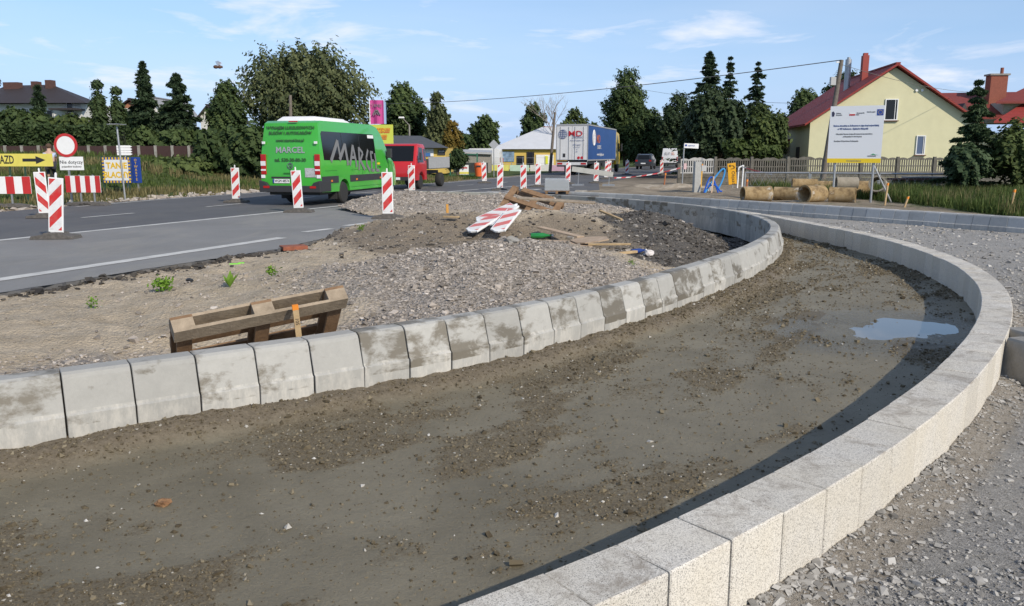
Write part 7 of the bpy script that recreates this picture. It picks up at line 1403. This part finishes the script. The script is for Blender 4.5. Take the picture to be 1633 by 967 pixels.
lump('rusty_stone', 'rust brown stone lying alone on the mud bed', 'stone', (-1.86, 4.02, bedz(-1.86, 4.02) + .015), 0.038, mat('rusty_stone', (0.17, 0.075, 0.03), 0.85, 0.0, 30, 0.6, 60, c2=(0.34, 0.20, 0.10)), 9, (1.2, .8, .7)); lump('boulder', 'fist sized dark stone on the gravel mound', 'stone', (0.0, 10.2, islz(0, 10.2) + .02), 0.09, CONC, 12); lump('asphalt_lump', 'largest black asphalt lump lying on the sandy soil', 'stone', (-4.1, 10.1, islz(-4.1, 10.1) + .01), 0.05, BLACKP, 14)
m = MB(); m.box((0, 0, 0.03), (0.42, 0.3, 0.07)); o = m.build('manhole_brick', mat('red_brick', (0.27, 0.09, 0.05), 0.9, 0.25, 12), None, bevel=0.008); o.location = (-3.75, 13.75, islz(-3.75, 13.75) + 0.01); o.rotation_euler = (0, 0, 0.5); tag(o, 'flat red brick block at the torn asphalt edge', 'brick')
m = MB(); m.box((0, 0, 0.006), (0.2, 0.05, 0.012)); m.box((0.06, 0.02, 0.010), (0.08, 0.05, 0.02)); o = m.build('green_scrap', mat('neon_green', (0.25, 0.75, 0.05), 0.5), None); o.location = (-4.0, 11.6, islz(-4, 11.6) + 0.01); o.rotation_euler = (0, 0, 0.2); tag(o, 'neon green plastic scrap on the sandy soil', 'litter')
# weeds
def weed(lab, x, y, n, h, broad=False):
    z_ = islz(x, y); o = thing('weed', lab, 'plant', (x, y, z_), group='weeds on the island'); 
    if broad:
        V = []; F = []; mb = MB()
        for i in range(8):
            a = i * 0.9; l_ = h * random.uniform(.7, 1.1); d = Vector((math.cos(a) * .55, math.sin(a) * .55, 1)).normalized(); s_ = Vector((-math.sin(a), math.cos(a), 0)) * l_ * .17; p0_ = Vector((0, 0, 0)); mb.add([p0_, d * l_ * .5 + s_, d * l_ + Vector((math.cos(a), math.sin(a), -.3)) * l_ * .1, d * l_ * .5 - s_], [(0, 1, 2, 3)])
        ob_ = mb.build('leaves', LEAF['weed'], o, recalc=False); at_ = ob_.data.attributes.new('tint', 'FLOAT', 'POINT'); [setattr(v, 'value', random.uniform(.3, 1)) for v in at_.data]
    else: P = RNG.normal(0, 1, (n, 3)) * np.array([h * .28, h * .28, h * .22]) + np.array([0, 0, h * .5]); P[:, 2] = np.abs(P[:, 2]); leaves('leaves', P, h * .16, LEAF['weed'], o, aspect=2.0)
weed('feathery green weed in the middle of the sandy soil', -4.05, 9.2, 150, 0.18); weed('broad leaved bright green weed above the pallet', -3.27, 9.2, 0, 0.2, True); weed('low green weed left of the feathery one', -4.4, 8.3, 60, 0.12); weed('small weed on the gravel edge behind the broad leaved one', -3.1, 10.3, 80, 0.15); weed('tiny weeds on the inner edge of the kerb', 1.5, 10.0, 60, 0.08); weed('flat weed patch between the torn lane edge and the brown slope', -2.9, 15.5, 100, 0.12)
# concrete pieces at the right edge
for i, (x_, y_, s_, lab) in enumerate(((4.08, 6.30, 0.36, 'near tapered concrete block beside the granite kerb at the right edge'), (4.30, 6.75, 0.34, 'tapered concrete block half hidden behind the near one at the right edge'))):
    o = thing('concrete_block', lab, 'block', (x_ + 0.12, y_, grvz(x_, y_) - 0.02), rot=(0, 0.05 * i, 0.3)); m = MB(); m.box((0, 0, s_ / 2), (0.34, 0.40, s_), taper=0.72); m.build('body', CONC, o, bevel=0.02)
# brown fence and cyclist on the left bank
BRF = mat('brown_fence', (0.050, 0.024, 0.022), 0.8, 0.12, 2); Yb = 49.5; xa, xb = bx(-15, Yb), bx(330, Yb); nf = 13
bf = thing('brown_fence', 'low brown panel fence with pale posts along the foot of the hedge', 'fence', (xa, Yb, landz(bx(150, Yb), Yb) - 0.1)); zt_ = bz(233, Yb) - bf.location.z
for i in range(nf):
    w_ = (xb - xa) / nf; m = MB(); m.box((i * w_ + w_ / 2, 0, zt_ / 2), (w_ - 0.16, 0.06, zt_)); m.build('panel', BRF, bf); m = MB(); m.box((i * w_, -0.02, zt_ / 2), (0.15, 0.15, zt_ + 0.06)); m.build('post', CONC, bf)
Yc = 33; xc = bx(81, Yc); zc = landz(xc, Yc); bk = thing('bicycle', 'bicycle under the rider in the light blue shirt at far left', 'bicycle', (xc, Yc, zc), 0.5)
for y_ in (-0.52, 0.52): m = MB(); m.lathe([(0.32, -0.015), (0.345, 0.0), (0.32, 0.015), (0.31, 0.0), (0.32, -0.015)], 22, 'X', (0, y_, 0.345)); m.build('wheel', RUBBER, bk)
m = MB(); [m.cyl(a, b, 0.018) for a, b in (((0, -0.52, .345), (0, 0, .3)), ((0, 0, .3), (0, -0.15, .85)), ((0, -0.15, .8), (0, 0.38, .85)), ((0, 0, .3), (0, 0.38, .85)), ((0, 0.36, .95), (0, 0.52, .345)), ((-.25, 0.36, 1.0), (.25, 0.36, 1.0)))]; m.build('frame', BLACKP, bk)
m = MB(); m.box((0, -0.17, 0.9), (0.15, 0.26, 0.06)); m.build('saddle', BLACKP, bk)
rd = thing('person', 'cyclist in a light blue shirt and dark trousers riding at far left', 'person', (xc, Yc, zc), 0.5)
def skin_body(nm, verts, edges, radii, mm, parent):
    me = bpy.data.meshes.new(nm); me.from_pydata(verts, edges, []); o = link(bpy.data.objects.new(nm, me), parent); sk_ = o.modifiers.new('s', 'SKIN'); 
    for i, r_ in enumerate(radii): me.skin_vertices[0].data[i].radius = (r_, r_)
    me.skin_vertices[0].data[0].use_root = True; o.modifiers.new('u', 'SUBSURF').levels = 1
    dg = bpy.context.evaluated_depsgraph_get(); m2 = bpy.data.meshes.new_from_object(o.evaluated_get(dg)); o.modifiers.clear(); o.data = m2; m2.materials.clear(); m2.materials.append(mm); bpy.data.meshes.remove(me)
    for p in m2.polygons: p.use_smooth = True
    return o
SKIN = mat('skin', (0.50, 0.32, 0.24), 0.6); SHIRT = mat('shirt_blue', (0.42, 0.50, 0.66), 0.8); TROU = mat('dark_trousers', (0.04, 0.04, 0.05), 0.85)
bd = skin_body('body', [(0, -.15, .98), (0, -.05, 1.2), (0, .05, 1.42), (0, .09, 1.52), (0, .12, 1.64), (0, .13, 1.72), (.17, .04, 1.40), (.2, .2, 1.2), (.22, .36, 1.04), (-.17, .04, 1.40), (-.2, .2, 1.2), (-.22, .36, 1.04), (.09, -.12, .95), (.11, .22, .72), (.1, .05, .3), (.1, .14, .25), (-.09, -.12, .95), (-.11, .18, .9), (-.1, .1, .5), (-.1, .19, .46)], [(0, 1), (1, 2), (2, 3), (3, 4), (4, 5), (2, 6), (6, 7), (7, 8), (2, 9), (9, 10), (10, 11), (0, 12), (12, 13), (13, 14), (14, 15), (0, 16), (16, 17), (17, 18), (18, 19)], [.15, .14, .16, .06, .10, .09, .065, .05, .035, .065, .05, .035, .1, .075, .05, .04, .1, .075, .05, .04], SKIN, rd)
skin_body('shirt', [(0, -.15, .98), (0, -.05, 1.2), (0, .05, 1.41), (.18, .04, 1.39), (.2, .14, 1.27), (-.18, .04, 1.39), (-.2, .14, 1.27)], [(0, 1), (1, 2), (2, 3), (3, 4), (2, 5), (5, 6)], [.165, .155, .172, .08, .072, .08, .072], SHIRT, rd)
skin_body('trousers', [(0, -.16, .95), (.09, -.12, .94), (.11, .22, .72), (.1, .06, .34), (-.09, -.12, .94), (-.11, .18, .9), (-.1, .1, .54)], [(0, 1), (1, 2), (2, 3), (0, 4), (4, 5), (5, 6)], [.165, .12, .09, .065, .12, .09, .065], TROU, rd)
b = bmesh.new(); bmesh.ops.create_icosphere(b, subdivisions=2, radius=.115); [setattr(v, 'co', v.co + Vector((0, .10, 1.70))) for v in b.verts]; bmesh.ops.delete(b, geom=[v for v in b.verts if v.co.z < 1.66 and v.co.y > .1], context='VERTS'); me = bpy.data.meshes.new('hair'); b.to_mesh(me); b.free(); me.materials.append(mat('brown_hair', (0.09, 0.05, 0.03), .8)); link(bpy.data.objects.new('hair', me), rd)
# flying insect
ic = Vector((bx(348, 1.6, 1.7), 1.6, bz(107, 1.6))); ins = thing('flying_insect', 'brown winged insect flying in the sky above the left trees', 'insect', ic, rot=(0, 0, 0.1)); m = MB(); m.lathe([(0.0, -0.0085), (0.0026, -0.007), (0.0036, -0.003), (0.0024, 0.0005), (0.0032, 0.003), (0.0034, 0.005), (0.002, 0.007), (0.0026, 0.0085), (0.0, 0.010)], 12, 'X'); m.build('body', mat('insect_brown', (0.10, 0.05, 0.03), 0.6), ins, smooth='all')
WING = mat('insect_wing', (0.55, 0.52, 0.55), 0.3, alpha=0.35)
for s_ in (-1, 1): m = MB(); m.prism([(0.003, 0, 0.002), (0.008, s_ * 0.004, 0.007), (0.004, s_ * 0.010, 0.0105), (-0.002, s_ * 0.009, 0.009), (-0.001, s_ * 0.003, 0.004)], (0, 0, 0.0002)); m.build('wing', WING, ins)
# rubble pile stones beside the far road edge, left verge
x = RNG.uniform(-16, -9.5, 500); y = np.interp(x, [p[0] for p in FAR][:8], [p[1] for p in FAR][:8]); x = x - np.abs(RNG.normal(0.9, .7, 500)); stones('verge_rubble', np.stack([x, y, land_h(x, y) + .03], 1), lognorm(500, .10, .6, .03, .4), M_STONE, 'pale rubble strewn along the grass edge of the road', tint=.5 + .5 * RNG.random(500))

# far wood closing the view
P = np.stack([RNG.uniform(-60, 110, 26000), RNG.uniform(185, 200, 26000), RNG.random(26000)], 1); P[:, 2] = P[:, 2] ** 0.8 * (3.0 + 5.5 * fbm(P[:, 0], P[:, 1] * 0, 0.08, 4, 3)) - 0.2
fw = leaves('distant_wood', P, 0.9 * (0.7 + 0.6 * RNG.random(len(P))), LEAF['dark'], None); tag(fw, 'distant low wood closing the view along the horizon', 'wood', kind='stuff')
